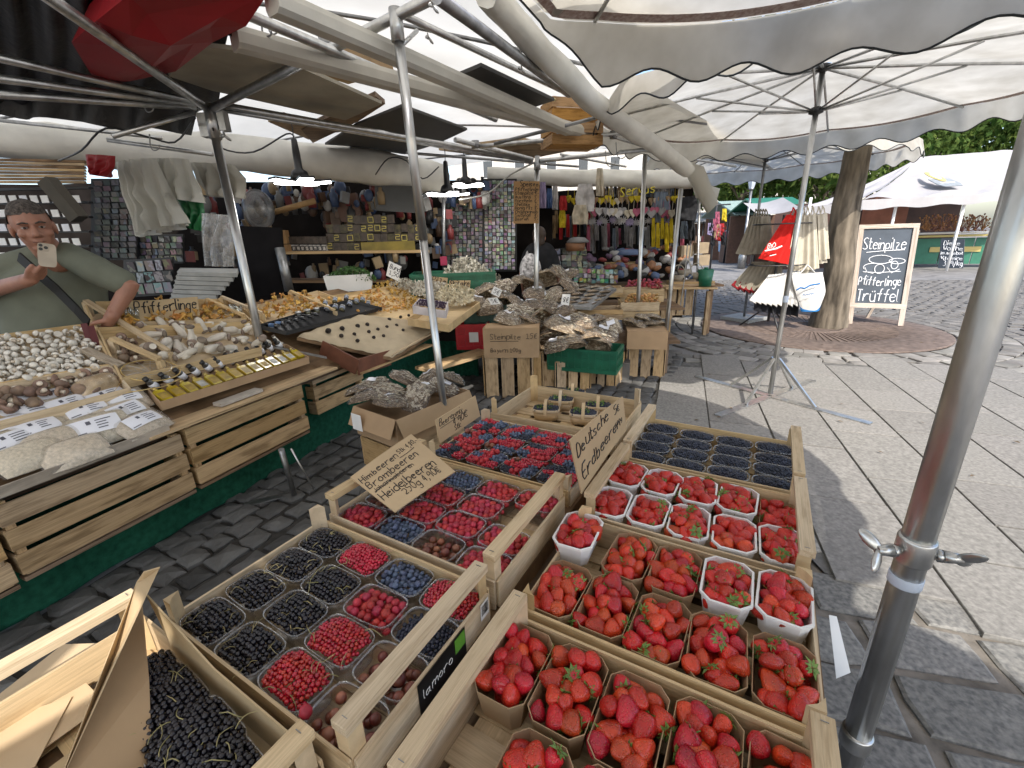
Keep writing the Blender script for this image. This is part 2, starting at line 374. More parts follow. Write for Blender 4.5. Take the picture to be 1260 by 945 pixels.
# paving frame: the slab joints run along PA, courses step along PN
_a = at(860, 446.3, 0); _b = at(872.7, 524, 0); PA = V3((_a.x - _b.x, _a.y - _b.y, 0)).normalized()
PA = V3((math.sin(rad(21)), math.cos(rad(21)), 0)); PN = V3((PA.y, -PA.x, 0))
def gxy(p): return V3((p.x, p.y, 0))
def inpoly(x, y, P):
    c = False; j = len(P) - 1
    for i in range(len(P)):
        xi, yi = P[i][0], P[i][1]; xj, yj = P[j][0], P[j][1]
        if (yi > y) != (yj > y) and x < (xj - xi) * (y - yi) / (yj - yi) + xi: c = not c
        j = i
    return c
def stone(corners, h, inset=.012, dome=.006, z0=-.03):
    """one stone: outline at the joint, inset top, slightly domed"""
    b = MB(); c = sum((V3(p) for p in corners), V3()) / len(corners); n = len(corners)
    lo = [V3((p[0], p[1], z0)) for p in corners]; mid = [V3((p[0], p[1], h - inset * .6)) for p in corners]
    tp = []
    for p in corners:
        d = V3((c.x - p[0], c.y - p[1], 0)); L = d.length
        q = V3((p[0], p[1], 0)) + d * min(.4, inset / max(L, 1e-4)); tp.append(V3((q.x, q.y, h + random.uniform(-.002, .002))))
    vs = lo + mid + tp + [V3((c.x, c.y, h + dome))]; fs = []
    for k in (0, n):
        for i in range(n): fs.append((k + i, k + (i + 1) % n, k + n + (i + 1) % n, k + n + i))
    for i in range(n): fs.append((2 * n + i, 2 * n + (i + 1) % n, 3 * n))
    return b.add(vs, fs, False)
def lay(name, stones, m, parent, many=300):
    """the stones nearest the camera as parts, the rest as one mass"""
    stones.sort(key=lambda s: (V3(s.v[-1]) - CP).length)
    for s in stones[:many]:
        c = V3(s.v[-1]); inst(name, s.mesh(name, m, Matrix.Translation(-c)), Matrix.Translation(c), parent)
    if len(stones) > many:
        r = MB()
        for s in stones[many:]: r.merge(s, Matrix.Identity(4))
        obj(name + '_mass', r, m, parent, kind='stuff')
GC = V3((4.95, 7.05, 0)); GR = 1.68
slab_poly = [at(770, 540, 0), at(793, 500, 0), at(838, 447, 0), at(1000, 446, 0), at(1165, 450, 0), at(1400, 470, 0), V3((7, 1.2, 0)), at(1300, 790, 0), at(1260, 768, 0), at(1150, 735, 0), at(1015, 706, 0), at(1000, 690, 0), V3((1.2, 1.9, 0)), V3((.9, 2.3, 0))]
pav = MB(); pav.add([V3((p.x, p.y, .004)) for p in slab_poly], [tuple(range(len(slab_poly) - 1, -1, -1))])
pavement = obj('pavement', pav, JOINT); tag(pavement, kind='structure')
slabs = []
n0 = .327 - .45 * 5
for i in range(24):
    na = n0 + i * .45; a = -1.5 + random.uniform(0, .5)
    while a < 9:
        L = random.choice((.5, .55, .75, .9)); c = PN * (na + .225) + PA * (a + L / 2)
        if inpoly(c.x, c.y, slab_poly):
            g_ = .006; q = []
            for e, f in ((g_, g_), (.45 - g_, g_), (.45 - g_, L - g_), (g_, L - g_)):
                q.append(PN * (na + e) + PA * (a + f))
            slabs.append(stone(q[::1] if (q[1] - q[0]).cross(q[2] - q[1]).z > 0 else q[::-1], .016 + random.uniform(-.002, .002), .004, .0))
        a += L
lay('paving_slab', slabs, SLAB, pavement)
def quad(o, ex, ey, w, d, j):
    r = random.uniform
    q = [o + ex * (x * (w / 2) + r(-j, j)) + ey * (y * (d / 2) + r(-j, j)) for x, y in ((-1, -1), (0, -1.04), (1, -1), (1.03, 0), (1, 1), (0, 1.04), (-1, 1), (-1.03, 0))]
    return q if (q[2] - q[0]).cross(q[4] - q[2]).z > 0 else q[::-1]
# large setts by the near kerb and at the right foreground
setts = []
near_poly = [at(1000, 690, 0), at(1015, 706, 0), at(1150, 735, 0), at(1260, 768, 0), at(1300, 790, 0), V3((7, 1.2, 0)), V3((7, -1.5, 0)), V3((.9, -.6, 0)), V3((.9, 1.9, 0))]
j_ = 0
blocks = []
for row in range(-8, 24):
    y = -1.4 + row * .262; x = .4 + random.uniform(0, .3); 
    while x < 6:
        w = random.uniform(.27, .42); c = V3((x + w / 2, y - .28 * (x - 1.5), 0))
        if inpoly(c.x, c.y, near_poly): blocks.append(stone(quad(c, V3((.963, -.27, 0)), V3((.27, .963, 0)), w - .026, .222, .016), .004 + random.uniform(-.003, .003), .012, .004))
        x += w
nj = MB(); nj.add([V3((p.x, p.y, -.010)) for p in near_poly], [tuple(range(len(near_poly) - 1, -1, -1))]); tag(obj('sandy_strip', nj, mat('sandy_joint_pale', (.17, .15, .125), .95, .4, 14, bump=.3)), kind='structure')
# rings of setts round the tree grate
for k in range(5):
    r1 = GR + .03 + k * .2; nst = int(2 * math.pi * r1 / .24)
    for i in range(nst):
        t = 2 * math.pi * (i + .5 * (k % 2) + random.uniform(-.1, .1)) / nst; er = V3((math.cos(t), math.sin(t), 0)); et = V3((-er.y, er.x, 0))
        c = GC + er * (r1 + .1)
        if inpoly(c.x, c.y, slab_poly): continue
        setts.append(stone(quad(c, et, er, 2 * math.pi * r1 / nst - .02, .182, .008), .010 + random.uniform(-.003, .004), .010, .005))
# rows of setts on the square beyond
far = []
for row in range(0, 60):
    for i in range(0, 80):
        c = V3((1.2, 5.0, 0)) + PN * (i * .23 + (row % 2) * .11 + random.uniform(-.02, .02)) + PA * (row * .19)
        if (c - GC).length < GR + 1.15 or inpoly(c.x, c.y, slab_poly) or c.x > 16 or c.x < 1.25 + .05 * (c.y - 5): continue
        far.append(stone([c + PN * (e * .1) + PA * (f * .08) for e, f in ((-1, -1), (1, -1), (1, 1), (-1, 1))], .006 + random.uniform(-.006, .004), .010, .002))
lay('granite_sett', setts + far, STONE, ground); lay('granite_block', blocks, STONE2, ground)
# cobbles in the aisle between the stalls, coloured darker for the shade there
cob = []
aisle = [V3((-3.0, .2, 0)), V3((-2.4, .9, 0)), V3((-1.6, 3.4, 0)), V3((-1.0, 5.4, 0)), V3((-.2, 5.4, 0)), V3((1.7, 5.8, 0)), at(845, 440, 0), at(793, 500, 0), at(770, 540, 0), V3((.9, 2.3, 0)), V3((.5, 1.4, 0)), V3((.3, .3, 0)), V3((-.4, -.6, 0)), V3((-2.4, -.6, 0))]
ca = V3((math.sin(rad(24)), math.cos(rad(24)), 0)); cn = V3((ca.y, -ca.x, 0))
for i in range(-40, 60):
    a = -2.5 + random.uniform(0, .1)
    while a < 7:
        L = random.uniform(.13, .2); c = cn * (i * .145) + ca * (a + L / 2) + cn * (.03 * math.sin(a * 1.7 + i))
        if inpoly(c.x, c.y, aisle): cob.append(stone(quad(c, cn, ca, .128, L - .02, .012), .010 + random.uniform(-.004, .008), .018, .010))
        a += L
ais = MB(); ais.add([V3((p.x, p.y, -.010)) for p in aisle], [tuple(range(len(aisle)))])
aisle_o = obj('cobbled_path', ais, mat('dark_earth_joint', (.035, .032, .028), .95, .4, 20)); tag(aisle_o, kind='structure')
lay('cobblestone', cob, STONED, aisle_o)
# tree grate: rusty disc with radial bars
gt = thing('tree_grate', 'round rusty brown tree grate with radial slots around the trunk', 'tree grate', GC)
RUST = mat('rusty_iron', (.115, .08, .062), .8, .35, 14, bump=.3, bscale=60, col2=(.17, .125, .10))
disc = MB(); disc.lathe([(GR, -.005), (GR, .012), (GR - .02, .016), (1.08, .016), (1.07, .006)], 64, GC); 
disc2 = MB(); disc2.lathe([(1.065, -.004), (.3, -.004)], 48, GC)
obj('plate', disc, RUST, gt); obj('soil_bed', disc2, mat('dark_soil', (.03, .022, .015), .95, .4, 30), gt)
bars = MB(); barm = None
for k in range(72):
    t = 2 * math.pi * k / 72; d = V3((math.cos(t), math.sin(t), 0)); b = MB()
    b.bar(GC + d * .42 + V3((0, 0, .008)), GC + d * 1.09 + V3((0, 0, .008)), .034, .014)
    obj('grate_bar', b, RUST, gt)
rim = MB(); rim.lathe([(.45, -.004), (.45, .017), (.36, .017), (.36, -.004)], 32, GC); obj('inner_ring', rim, RUST, gt)
# ================================================================ berry display
TU = V3((.864, -.503, 0)).normalized(); TVv = V3((-TU.y, TU.x, 0)); TO = V3((-.012, .798, 0)); TROT = math.atan2(TU.y, TU.x)
def T(u, v, z=0): return TO + TU * u + TVv * v + V3((0, 0, z))
ORD = ['leftmost', 'second', 'middle', 'fourth', 'rightmost']
# ---- heaps: the 300 nearest of a kind are things, the rest one mass
HEAP = {}
class Kind:
    def __init__(s, name, plural, cat, variants, mats, group, part=None):
        s.name, s.plural, s.cat, s.var, s.mats, s.group, s.part = name, plural, cat, variants, mats, group, part
        s.items = []; s.fill = []; HEAP[name] = s
    def put(s, M, label, filler=False):
        (s.fill if filler else s.items).append((M, label, random.randrange(len(s.var))))
    def flush(s, most=300):
        s.items.sort(key=lambda t: (t[0].translation - CP).length)
        mes = [v.mesh(s.name, s.mats) for v in s.var]
        pm = [v.mesh(s.part[0], s.part[2]) for v in s.part[1]] if s.part else None
        for M, lab, k in s.items[:most]:
            o = inst(s.name, mes[k], M); tag(o, lab, s.cat, s.group)
            if pm and random.random() < s.part[3]: inst(s.part[0], random.choice(pm), Matrix.Identity(4), o)
        rest = s.items[most:] + s.fill
        if rest:
            b = MB(); hb = MB()
            for M, lab, k in rest:
                b.merge(s.var[k], M)
                if s.part and random.random() < s.part[3]: hb.merge(random.choice(s.part[1]), M)
            t = single(s.plural, b, s.mats, 'mass of %s filling the boxes behind and below the nearer ones' % s.plural.replace('_', ' '), s.cat, None, 'stuff')
            if hb.v: obj(s.part[0], hb, s.part[2], t, kind='stuff')
def rrot(): return Euler((random.uniform(0, 6.28), random.uniform(0, 6.28), random.uniform(0, 6.28))).to_matrix().to_4x4()
# ---- fruit materials
def straw_mat():
    m = mat('strawberry_skin', (.48, .016, .010), .33, .3, 26, rnd=.2, coat=.12, sub=.03, col2=(.64, .040, .014))
    n = m.node_tree.nodes; l = m.node_tree.links; b = n['Principled BSDF']
    tc = n.new('ShaderNodeTexCoord'); vo = n.new('ShaderNodeTexVoronoi'); vo.inputs['Scale'].default_value = 240; vo.inputs['Randomness'].default_value = .55
    l.new(tc.outputs['Object'], vo.inputs['Vector'])
    r = n.new('ShaderNodeValToRGB'); r.color_ramp.elements[0].position = .0; r.color_ramp.elements[1].position = .21
    r.color_ramp.elements[0].color = (1, 1, 1, 1); r.color_ramp.elements[1].color = (0, 0, 0, 1); l.new(vo.outputs['Distance'], r.inputs[0])
    src = b.inputs['Base Color'].links[0].from_socket
    mx = n.new('ShaderNodeMix'); mx.data_type = 'RGBA'; l.new(r.outputs[0], mx.inputs['Factor']); l.new(src, mx.inputs['A']); mx.inputs['B'].default_value = (.60, .33, .10, 1)
    l.new(mx.outputs['Result'], b.inputs['Base Color'])
    bp = n.new('ShaderNodeBump'); bp.inputs['Strength'].default_value = .8; bp.inputs['Distance'].default_value = .0018
    r2 = n.new('ShaderNodeValToRGB'); r2.color_ramp.elements[1].position = .45; l.new(vo.outputs['Distance'], r2.inputs[0])
    l.new(r2.outputs[0], bp.inputs['Height']); l.new(bp.outputs[0], b.inputs['Normal'])
    return m
M_STRAW = straw_mat()
M_LEAF = mat('strawberry_leaf', (.15, .26, .05), .55, .35, 60, rnd=.15, col2=(.19, .30, .07))
M_RASP = mat('raspberry_skin', (.40, .018, .035), .5, .3, 90, rnd=.2, sub=.05, col2=(.55, .04, .06))
M_RCUR = mat('red_currant_skin', (.40, .008, .012), .18, .3, 30, rnd=.14, coat=.5, sub=.08)
M_BCUR = mat('black_currant_skin', (.010, .008, .012), .25, .4, 30, rnd=.3, coat=.25)
M_BLUE = mat('blueberry_bloom', (.055, .075, .14), .55, .5, 60, rnd=.3, col2=(.12, .155, .25))
M_BILB = mat('bilberry_skin', (.012, .014, .028), .42, .5, 60, rnd=.3, col2=(.04, .045, .075))
M_GOOS = mat('gooseberry_skin', (.20, .035, .035), .35, .4, 40, rnd=.25, coat=.15, sub=.08, col2=(.30, .11, .06))
M_STEM = mat('pale_currant_stem', (.36, .33, .11), .6, .3, 30, rnd=.2, col2=(.45, .36, .18))
# ---- fruit shapes
def straw(seed):
    random.seed(seed); L = random.uniform(.038, .050); R = random.uniform(.0172, .021); w1, w2 = random.uniform(.8, 1.1), random.uniform(0, 6)
    b = MB(); n = 12; prof = [(0, 0), (.30, .05), (.58, .2), (.84, .42), (1, .66), (.93, .86), (.62, .97), (.2, .985), (0, .95)]
    vs = []
    for r, z in prof:
        for j in range(n):
            t = 2 * math.pi * j / n; k = 1 + .05 * math.sin(2 * t + w2) + .05 * math.sin(3 * t + z * 4 + w2)
            vs.append((R * r * k * math.cos(t) * w1, R * r * k * math.sin(t) / w1, (z - .5) * L))
    b.add(vs, [(i * n + j, i * n + (j + 1) % n, (i + 1) * n + (j + 1) % n, (i + 1) * n + j) for i in range(len(prof) - 1) for j in range(n)], True)
    c = MB(); zt = .46 * L
    for k in range(9):
        t = 2 * math.pi * k / 9 + random.uniform(-.2, .2); d = V3((math.cos(t), math.sin(t), 0)); s = V3((-d.y, d.x, 0)); Lf = random.uniform(.8, 1.25) * R
        p = [V3((0, 0, zt)) + d * .002, V3((0, 0, zt + .001)) + d * Lf * .5, V3((0, 0, zt - random.uniform(-.006, .005))) + d * Lf]
        c.add([p[0] + s * .001, p[1] + s * .0042 + V3((0, 0, .0015)), p[2], p[1] - s * .0042 + V3((0, 0, .0015)), p[1] + V3((0, 0, -.0006))], [(0, 1, 4), (1, 2, 4), (2, 3, 4), (3, 0, 4)])
    c.tube([(0, 0, zt - .003), (.001, .001, zt + .006), (.003, .001, zt + .011)], [.0014, .0011, .0009], 5)
    return b, c
_sv = [straw(k) for k in range(6)]; random.seed(5)
STRAW = Kind('strawberry', 'strawberries', 'strawberry', [a for a, c in _sv], M_STRAW, 'strawberries in punnets', ('calyx', [c for a, c in _sv], M_LEAF, .62))
def rasp(seed):
    b = MB(); ph = seed * 1.3
    fn = lambda p: 1 + .085 * abs(math.sin(4 * math.atan2(p.y, p.x) + ph + 2.2 * p.z)) * abs(math.cos(5.2 * p.z)) - .03
    b.ell((0, 0, 0), (.0098, .0098, .0112), 14, 9, fn=lambda p: (1 + .11 * math.sin(5 * math.atan2(p.y, p.x) + (3.14 if int((p.z + 1) * 4) % 2 else 0)) * (1 - p.z * p.z)))
    return b
RASP = Kind('raspberry', 'raspberries', 'raspberry', [rasp(k) for k in range(3)], M_RASP, 'raspberries in punnets')
def ball(r, crown=0., nu=10, nv=7):
    b = MB()
    if crown:
        prof = [(math.sin(math.pi * i / 7) * r, -math.cos(math.pi * i / 7) * r * .88) for i in range(6)] + [(r * .42, r * .80), (r * .40, r * .95), (r * .22, r * .72), (0, r * .66)]
        return b.lathe(prof, nu)
    return b.ell((0, 0, 0), (r, r, r * .96), nu, nv)
def curr(r, nu=8, nv=6):
    b = ball(r, 0, nu, nv); b.tube([(0, 0, -r * .9), (r * .1, 0, -r * 1.35)], [r * .22, r * .1], 4); return b
RCUR = Kind('red_currant', 'red_currants', 'red currant', [curr(.0046)], M_RCUR, 'red currants in punnets')
BCUR = Kind('black_currant', 'black_currants', 'black currant', [curr(.0050), curr(.0056)], M_BCUR, 'black currants in punnets')
BLUE = Kind('blueberry', 'blueberries', 'blueberry', [ball(.0066, 1), ball(.0076, 1)], M_BLUE, 'blueberries in punnets')
BILB = Kind('bilberry', 'bilberries', 'bilberry', [ball(.0046, 0, 8, 6)], M_BILB, 'dark bilberries in punnets')
GOOS = Kind('gooseberry', 'gooseberries', 'gooseberry', [ball(.0108), ball(.0125)], M_GOOS, 'red gooseberries in punnets')
SIZE = {'strawberry': .0198, 'raspberry': .0098, 'red_currant': .0046, 'black_currant': .0052, 'blueberry': .0072, 'bilberry': .0046, 'gooseberry': .0116}
def heap(kind, M, a, b, z0, zt, label, mound=.008, fill=1, thin=1.0):
    """pile fruit in an a x b rectangle (frame M) from z0 up to zt"""
    r = SIZE[kind.name]; st = r * 1.86 / math.sqrt(thin); nx = max(1, int(a / st)); ny = max(1, int(b / (st * .9)))
    for layer in range(fill + 1):
        for j in range(ny):
            for i in range(nx):
                x = (i + .5 + .5 * ((j + layer) % 2) - .25) / nx - .5; y = (j + .5) / ny - .5
                if abs(x) > .5 or (layer and kind.name == 'strawberry' and (abs(x) > .33 or abs(y) > .36)): continue
                if (abs(x) * 2) ** 4 + (abs(y) * 2) ** 4 > 1.15: continue
                x = x * a + random.gauss(0, r * .18); y = y * b + random.gauss(0, r * .18)
                z = zt - r + mound * (1 - (2 * x / a) ** 2 * .7 - (2 * y / b) ** 2 * .7) + random.gauss(0, r * .3) - layer * r * 1.35
                sc = random.uniform(.86, 1.12)
                kind.put(M @ Matrix.Translation((x, y, z)) @ rrot() @ Matrix.Scale(sc, 4), label, layer > 0)
# ---- punnets
M_RIM = film('clear_plastic_rim', (.94, .95, .96), .06, .18, .2, hcol=(.6, .62, .66))
def rrect(a, b, p, n=20):
    o = []
    for j in range(n):
        t = 2 * math.pi * j / n; c, s = math.cos(t), math.sin(t)
        o.append((a / 2 * math.copysign(abs(c) ** p, c), b / 2 * math.copysign(abs(s) ** p, s)))
    return o
def shell(mb, rings, mi=0, close=True, smooth=True):
    n = len(rings[0]); vs = [p for r in rings for p in r]
    fs = [(i * n + j, i * n + (j + 1) % n, (i + 1) * n + (j + 1) % n, (i + 1) * n + j) for i in range(len(rings) - 1) for j in range(n)]
    if close: fs.append(tuple(range(n - 1, -1, -1)))
    return mb.add(vs, fs, smooth, mi)
_pm = {}
def punnet_clear(M, a, b, h, label, p=.45):
    k = ('c', a, b, h, p)
    if k not in _pm:
        s = MB(); R = lambda q, z: [V3((x * q, y * q, z)) for x, y in rrect(a, b, p)]
        shell(s, [R(.80, .001), R(.84, .004), R(.93, h * .7), R(.96, h - .002)])
        f = MB(); shell(f, [R(.955, h - .003), R(.955, h), R(1.0, h + .001), R(1.0, h - .004), R(.985, h - .005)], close=False)
        _pm[k] = (s.mesh('basin', CLEAR), f.mesh('rim', M_RIM))
    t = thing('plastic_punnet', label, 'punnet', group='clear plastic punnets of berries', M=M)
    inst('basin', _pm[k][0], Matrix.Identity(4), t); inst('rim', _pm[k][1], Matrix.Identity(4), t); return t
def octo(a, b, c): return [(-a / 2 + c, -b / 2), (a / 2 - c, -b / 2), (a / 2, -b / 2 + c), (a / 2, b / 2 - c), (a / 2 - c, b / 2), (-a / 2 + c, b / 2), (-a / 2, b / 2 - c), (-a / 2, -b / 2 + c)]
def punnet_card(M, a, b, h, label, white=False):
    k = (white, a, b, h)
    if k not in _pm:
        s = MB(); R = lambda d, z, c: [V3((x, y, z)) for x, y in octo(a - d, b - d, c)]
        o = .022
        shell(s, [R(.022, 0, .014), R(0, h, .021), R(.003, h, .0205), R(.0245, .003, .0135)], smooth=False)
        s.f.append(tuple(len(s.v) - 8 + i for i in range(8))); s.sm.append(False); s.mi.append(0)
        parts = [s.mesh('tray', WHITEC if white else CARD)]
        if white:
            f = MB(); shell(f, [R(-.005, h - .006, .023), R(-.006, h + .001, .0235), R(.004, h + .0015, .0205), R(.006, h - .004, .02)], close=False, smooth=False); parts.append(f.mesh('rolled_rim', WHITEC))
        else:
            f = MB()
            for sx in (-1, 1):
                for sy in (-1, 1): f.add([(sx * (a / 2 - .012), sy * (b / 2 - .0006), h * .25), (sx * (a / 2 - .021), sy * (b / 2 + .0006), h), (sx * (a / 2 - .045), sy * (b / 2 + .0006), h), (sx * (a / 2 - .03), sy * (b / 2 - .0046), h * .25)], [(0, 1, 2, 3)])
            pass
        _pm[k] = parts
    t = thing('card_punnet', label, 'punnet', group='card punnets of strawberries', M=M)
    for me in _pm[k]: inst(me.name.split('.')[0], me, Matrix.Identity(4), t)
    return t
# ---- crates
def crate(label, u0, v0, u1, v1, z, battens='lr', hside=.085, post=.145, lining=False, group='pale wooden berry crates', bt=.160):
    c = T((u0 + u1) / 2, (v0 + v1) / 2, z); t = thing('berry_crate', label, 'crate', c, TROT, group)
    a, b = u1 - u0, v1 - v0
    for j in range(4):
        y = -b / 2 + b * (j + .5) / 4; plank('floor_slat', (-a / 2 + .008, y, .008), (a / 2 - .008, y, .008), b / 4 * .72, .004, WOOD, t, jit=.004)
    for i in range(5):
        x = -a / 2 + a * (i + .5) / 5; plank('floor_slat', (x, -b / 2 + .008, .003), (x, b / 2 - .008, .003), a / 5 * .62, .004, WOOD, t, jit=.004)
    for s in (-1, 1):
        plank('side_board', (-a / 2 + .006, s * (b / 2 - .004), hside / 2 + .004), (a / 2 - .006, s * (b / 2 - .004), hside / 2 + .004), hside, .006, WOOD, t, (0, s, 0), .003)
        plank('end_board', (s * (a / 2 - .004), -b / 2 + .01, hside / 2 + .002), (s * (a / 2 - .004), b / 2 - .01, hside / 2 + .002), hside * .92, .007, WOOD, t, (s, 0, 0), .003)
    for sx in (-1, 1):
        for sy in (-1, 1):
            pb = MB(); x, y = sx * (a / 2 - .0085), sy * (b / 2 - .0085); hh = post + random.uniform(-.004, .004)
            P = [(x, y), (x - sx * .030, y), (x - sx * .012, y - sy * .012), (x, y - sy * .030)]
            if sx * sy < 0: P = P[::-1]
            pb.prism(P, (0, 0, .01), (1, 0, 0), (0, 1, 0), (0, 0, hh - .01)); obj('corner_post', pb, WOOD, t, local=True)
    for ch, s in (('l', -1), ('r', 1)):
        if ch in battens: plank('batten', (s * (a / 2 - .02), -b / 2 + .004, bt - .009), (s * (a / 2 - .02), b / 2 - .004, bt - .009), .034, .018, WOOD, t, (0, 0, 1), .006)
        for sy in (-1, 1):
            st = MB(); st.box((s * (a / 2 - .02), sy * (b / 2 - .018), bt + .0004 if ch in battens else hside), (.012, .0012, .0012)); obj('staple', st, METALD, t, local=True)
    return t
ZR, ZL = .645, .685
tb = thing('trestle_table', 'low dark trestle table under the berry crates', 'table', T(0, .25, 0), TROT)
plank('table_top', (-.68, -1.1, .61), (-.68, 1.2, .61), .3, .03, WOOD3, tb)
for k in range(4): plank('table_top', (-.42 + k * .3, -1.1, .61), (-.42 + k * .3, 1.2, .61), .29, .03, WOOD3, tb)
for x in (-.7, .45):
    for y in (-.9, 1.1): plank('leg', (x, y, .03), (x, y, .595), .05, .05, WOOD3, tb, (0, 1, 0))
riser = MB(); riser.box(T(-.36, .0, .655), (.60, 1.75, .055), Matrix.Rotation(TROT, 3, 'Z')); obj('riser', riser, WOOD3, tb)
R1 = crate('front right wooden crate of large strawberries in brown card punnets', .003, -.405, .6, -.004, ZR)
R2 = crate('second right wooden crate with both brown and white strawberry punnets', .003, .012, .6, .408, ZR, battens='', post=.132)
R3 = crate('third right wooden crate of mostly white strawberry punnets', .003, .424, .6, .824, ZR)
R4 = crate('far right wooden crate of oblong punnets of dark bilberries', .003, .84, .6, 1.262, ZR)
L0 = crate('front left wooden crate of black currants lined with brown paper', -.72, -.855, -.10, -.432, ZL, bt=.165)
L1 = crate('wooden crate of currants, raspberries and gooseberries with a barcode sticker', -.66, -.418, -.058, -.004, ZL, battens='r', post=.14)
L2 = crate('wooden crate of raspberries, blueberries and gooseberries under a handwritten sign', -.66, .016, -.058, .446, ZL)
L3 = crate('wooden crate packed with mixed berries in front of the basket crate', -.68, .50, -.07, .92, .655, battens='', post=.14)
L4 = crate('half empty wooden crate with five small handled baskets', -.68, .965, -.06, 1.42, .655, battens='', hside=.095, post=.165)
def lk(u, v, z, rz=0.): return Matrix.Translation(T(u, v, z)) @ Matrix.Rotation(TROT + rz, 4, 'Z')
# strawberries: right crates, 5 columns x 2 rows
rows = [(R1, -.405, 'front strawberry crate', 'BBBBB', '_BBBB'), (R2, .012, 'second strawberry crate', 'wBBww', 'BBBBB'), (R3, .424, 'third strawberry crate', 'wwwwB', 'wwwww')]
for cr, v0, cn, far_, near_ in rows:
    for rn, st, vv in (('far row', far_, v0 + .296), ('near row', near_, v0 + .106)):
        for i, ch in enumerate(st):
            if ch == '_': continue
            w = ch == 'w'; u = .064 + i * .1185 + random.uniform(-.002, .002); A, B, H = (.107, .160, .062) if w else (.112, .178, .073)
            v = vv + random.uniform(-.004, .004); zz = ZR + .012 + (.016 if w else .0) + (.012 if (w and cr is R2) else 0)
            if w and i == 0 and cr is R2: u -= .028; zz += .012
            Mx = lk(u, v, zz, random.uniform(-.06, .06))
            lb = '%s %s punnet from the left, %s of the %s' % (ORD[i], 'white card' if w else 'brown card', rn, cn)
            if ch == 'B' and i == 4 and cr is R3: Mx = lk(u, v, ZR + .012); H = .05
            punnet_card(Mx, A, B, H, lb, w)
            heap(STRAW, Mx, A * .80, B * .85, .01, H + (.004 if w else .004), 'ripe strawberry in the %s %s punnet, %s of %s' % (ORD[i], 'white' if w else 'brown', rn, cn), .014, 1, 1.55 if not w else 1.85)
# L1 and L2: 4 x 4 clear punnets
KN = {'b': (BCUR, 'black currants'), 'r': (RCUR, 'red currants'), 'a': (RASP, 'raspberries'), 'B': (BLUE, 'blueberries'), 'g': (GOOS, 'gooseberries'), 'd': (BILB, 'dark bilberries')}
CO4 = ['leftmost', 'second', 'third', 'rightmost']; RO4 = ['nearest', 'second', 'third', 'farthest']
def stems(mb, M, a, b, z, k):
    for _ in range(k):
        x, y = random.uniform(-.4, .4) * a, random.uniform(-.4, .4) * b; t = random.uniform(0, 6.28); L = random.uniform(.018, .05); cv = random.uniform(-40, 40); pts = []
        q = V3((x, y, z)); 
        for s in range(6):
            pts.append(M @ q); q = q + V3((math.cos(t), math.sin(t), 0)) * (L / 5) + V3((0, 0, random.uniform(-.002, .0022) + (.003 if s < 2 else -.0015))); t += cv * L / 5
        mb.tube(pts, [.0009, .0009, .0008, .0007, .0006, .0004], 5)
def boxes(cr, grid, u0, v0, du, dv, zf, cn, a, b, h=.062):
    for j, row in enumerate(grid):
        for i, ch in enumerate(row):
            if ch == '_': continue
            kd, nm = KN[ch]; u, v = u0 + du * (i + .5), v0 + dv * (j + .5)
            Mx = lk(u + random.uniform(-.003, .003), v + random.uniform(-.003, .003), zf, random.uniform(-.05, .05))
            punnet_clear(Mx, a, b, h, 'clear punnet of %s, %s column and %s row of %s' % (nm, CO4[i], RO4[j], cn))
            thin = {'b': .92, 'g': .8}.get(ch, 1.); full = {'b': -.002, 'g': -.018, 'd': -.014, 'r': .0, 'a': -.006, 'B': -.006}[ch]
            heap(kd, Mx, a * .84, b * .84, .01, h + full + .003, '%s in the %s column, %s row of %s' % (kd.name.replace('_', ' '), CO4[i], RO4[j], cn), .016 if ch in 'rb' else .009, 1, thin)
            if ch in 'br':
                mb = MB(); stems(mb, Mx, a, b, h + .006, 9 if ch == 'b' else 7)
                single('currant_stems', mb, M_STEM, 'thin pale stems among the %s, %s column, %s row of %s' % (nm, CO4[i], RO4[j], cn), 'stems', None, 'stuff')
boxes(L1, ['brgg', 'brrd', 'bbar', 'bbrB'][0:1] and ['bbrg', 'bbrg', 'bbad', 'brBr'], -.65, -.41, .148, .1005, ZL + .012, 'the currant crate', .141, .097)
boxes(L2, ['aBga', 'gaaa', 'gaa_', 'aBaa'], -.65, .025, .148, .104, ZL + .012, 'the raspberry crate', .141, .1)
# L3: mixed
for j in range(3):
    for i in range(4):
        Mx = lk(-.675 + .152 * (i + .5), .515 + .132 * (j + .5), .68, random.uniform(-.05, .05)); a, b, h = .146, .126, .062
        punnet_clear(Mx, a, b, h, 'clear punnet of mixed berries, %s column and %s row of the mixed crate' % (CO4[i], ['nearest', 'middle', 'farthest'][j]))
        cl = [[random.choice('rrrBBaadg') for _ in range(4)] for _ in range(4)]
        for y in range(3):
            for x in range(3):
                kd = KN[cl[y][x]][0]
                heap(kd, Mx @ Matrix.Translation(((x - 1) * a * .29, (y - 1) * b * .29, 0)), a * .30, b * .30, .01, h + .010 + random.uniform(-.006, .006), '%s among mixed berries, %s column of the mixed crate' % (kd.name.replace('_', ' '), CO4[i]), .002, 1)
# R4: oblong bilberry punnets 4 x 4
for j in range(4):
    for i in range(4):
        if j == 3 and i == 3: pass
        Mx = lk(.014 + .1445 * (i + .5), .852 + .098 * (j + .5), ZR + .012 + random.uniform(0, .006), random.uniform(-.04, .04)); a, b, h = .140, .092, .062
        punnet_clear(Mx, a, b, h, 'oblong clear punnet of bilberries, %s column and %s row of the far crate' % (CO4[i], RO4[j]), .72)
        heap(BILB, Mx, a * .84, b * .82, .01, h - .002, 'bilberry in the %s column, %s row of the far crate' % (CO4[i], RO4[j]), .012, 1)
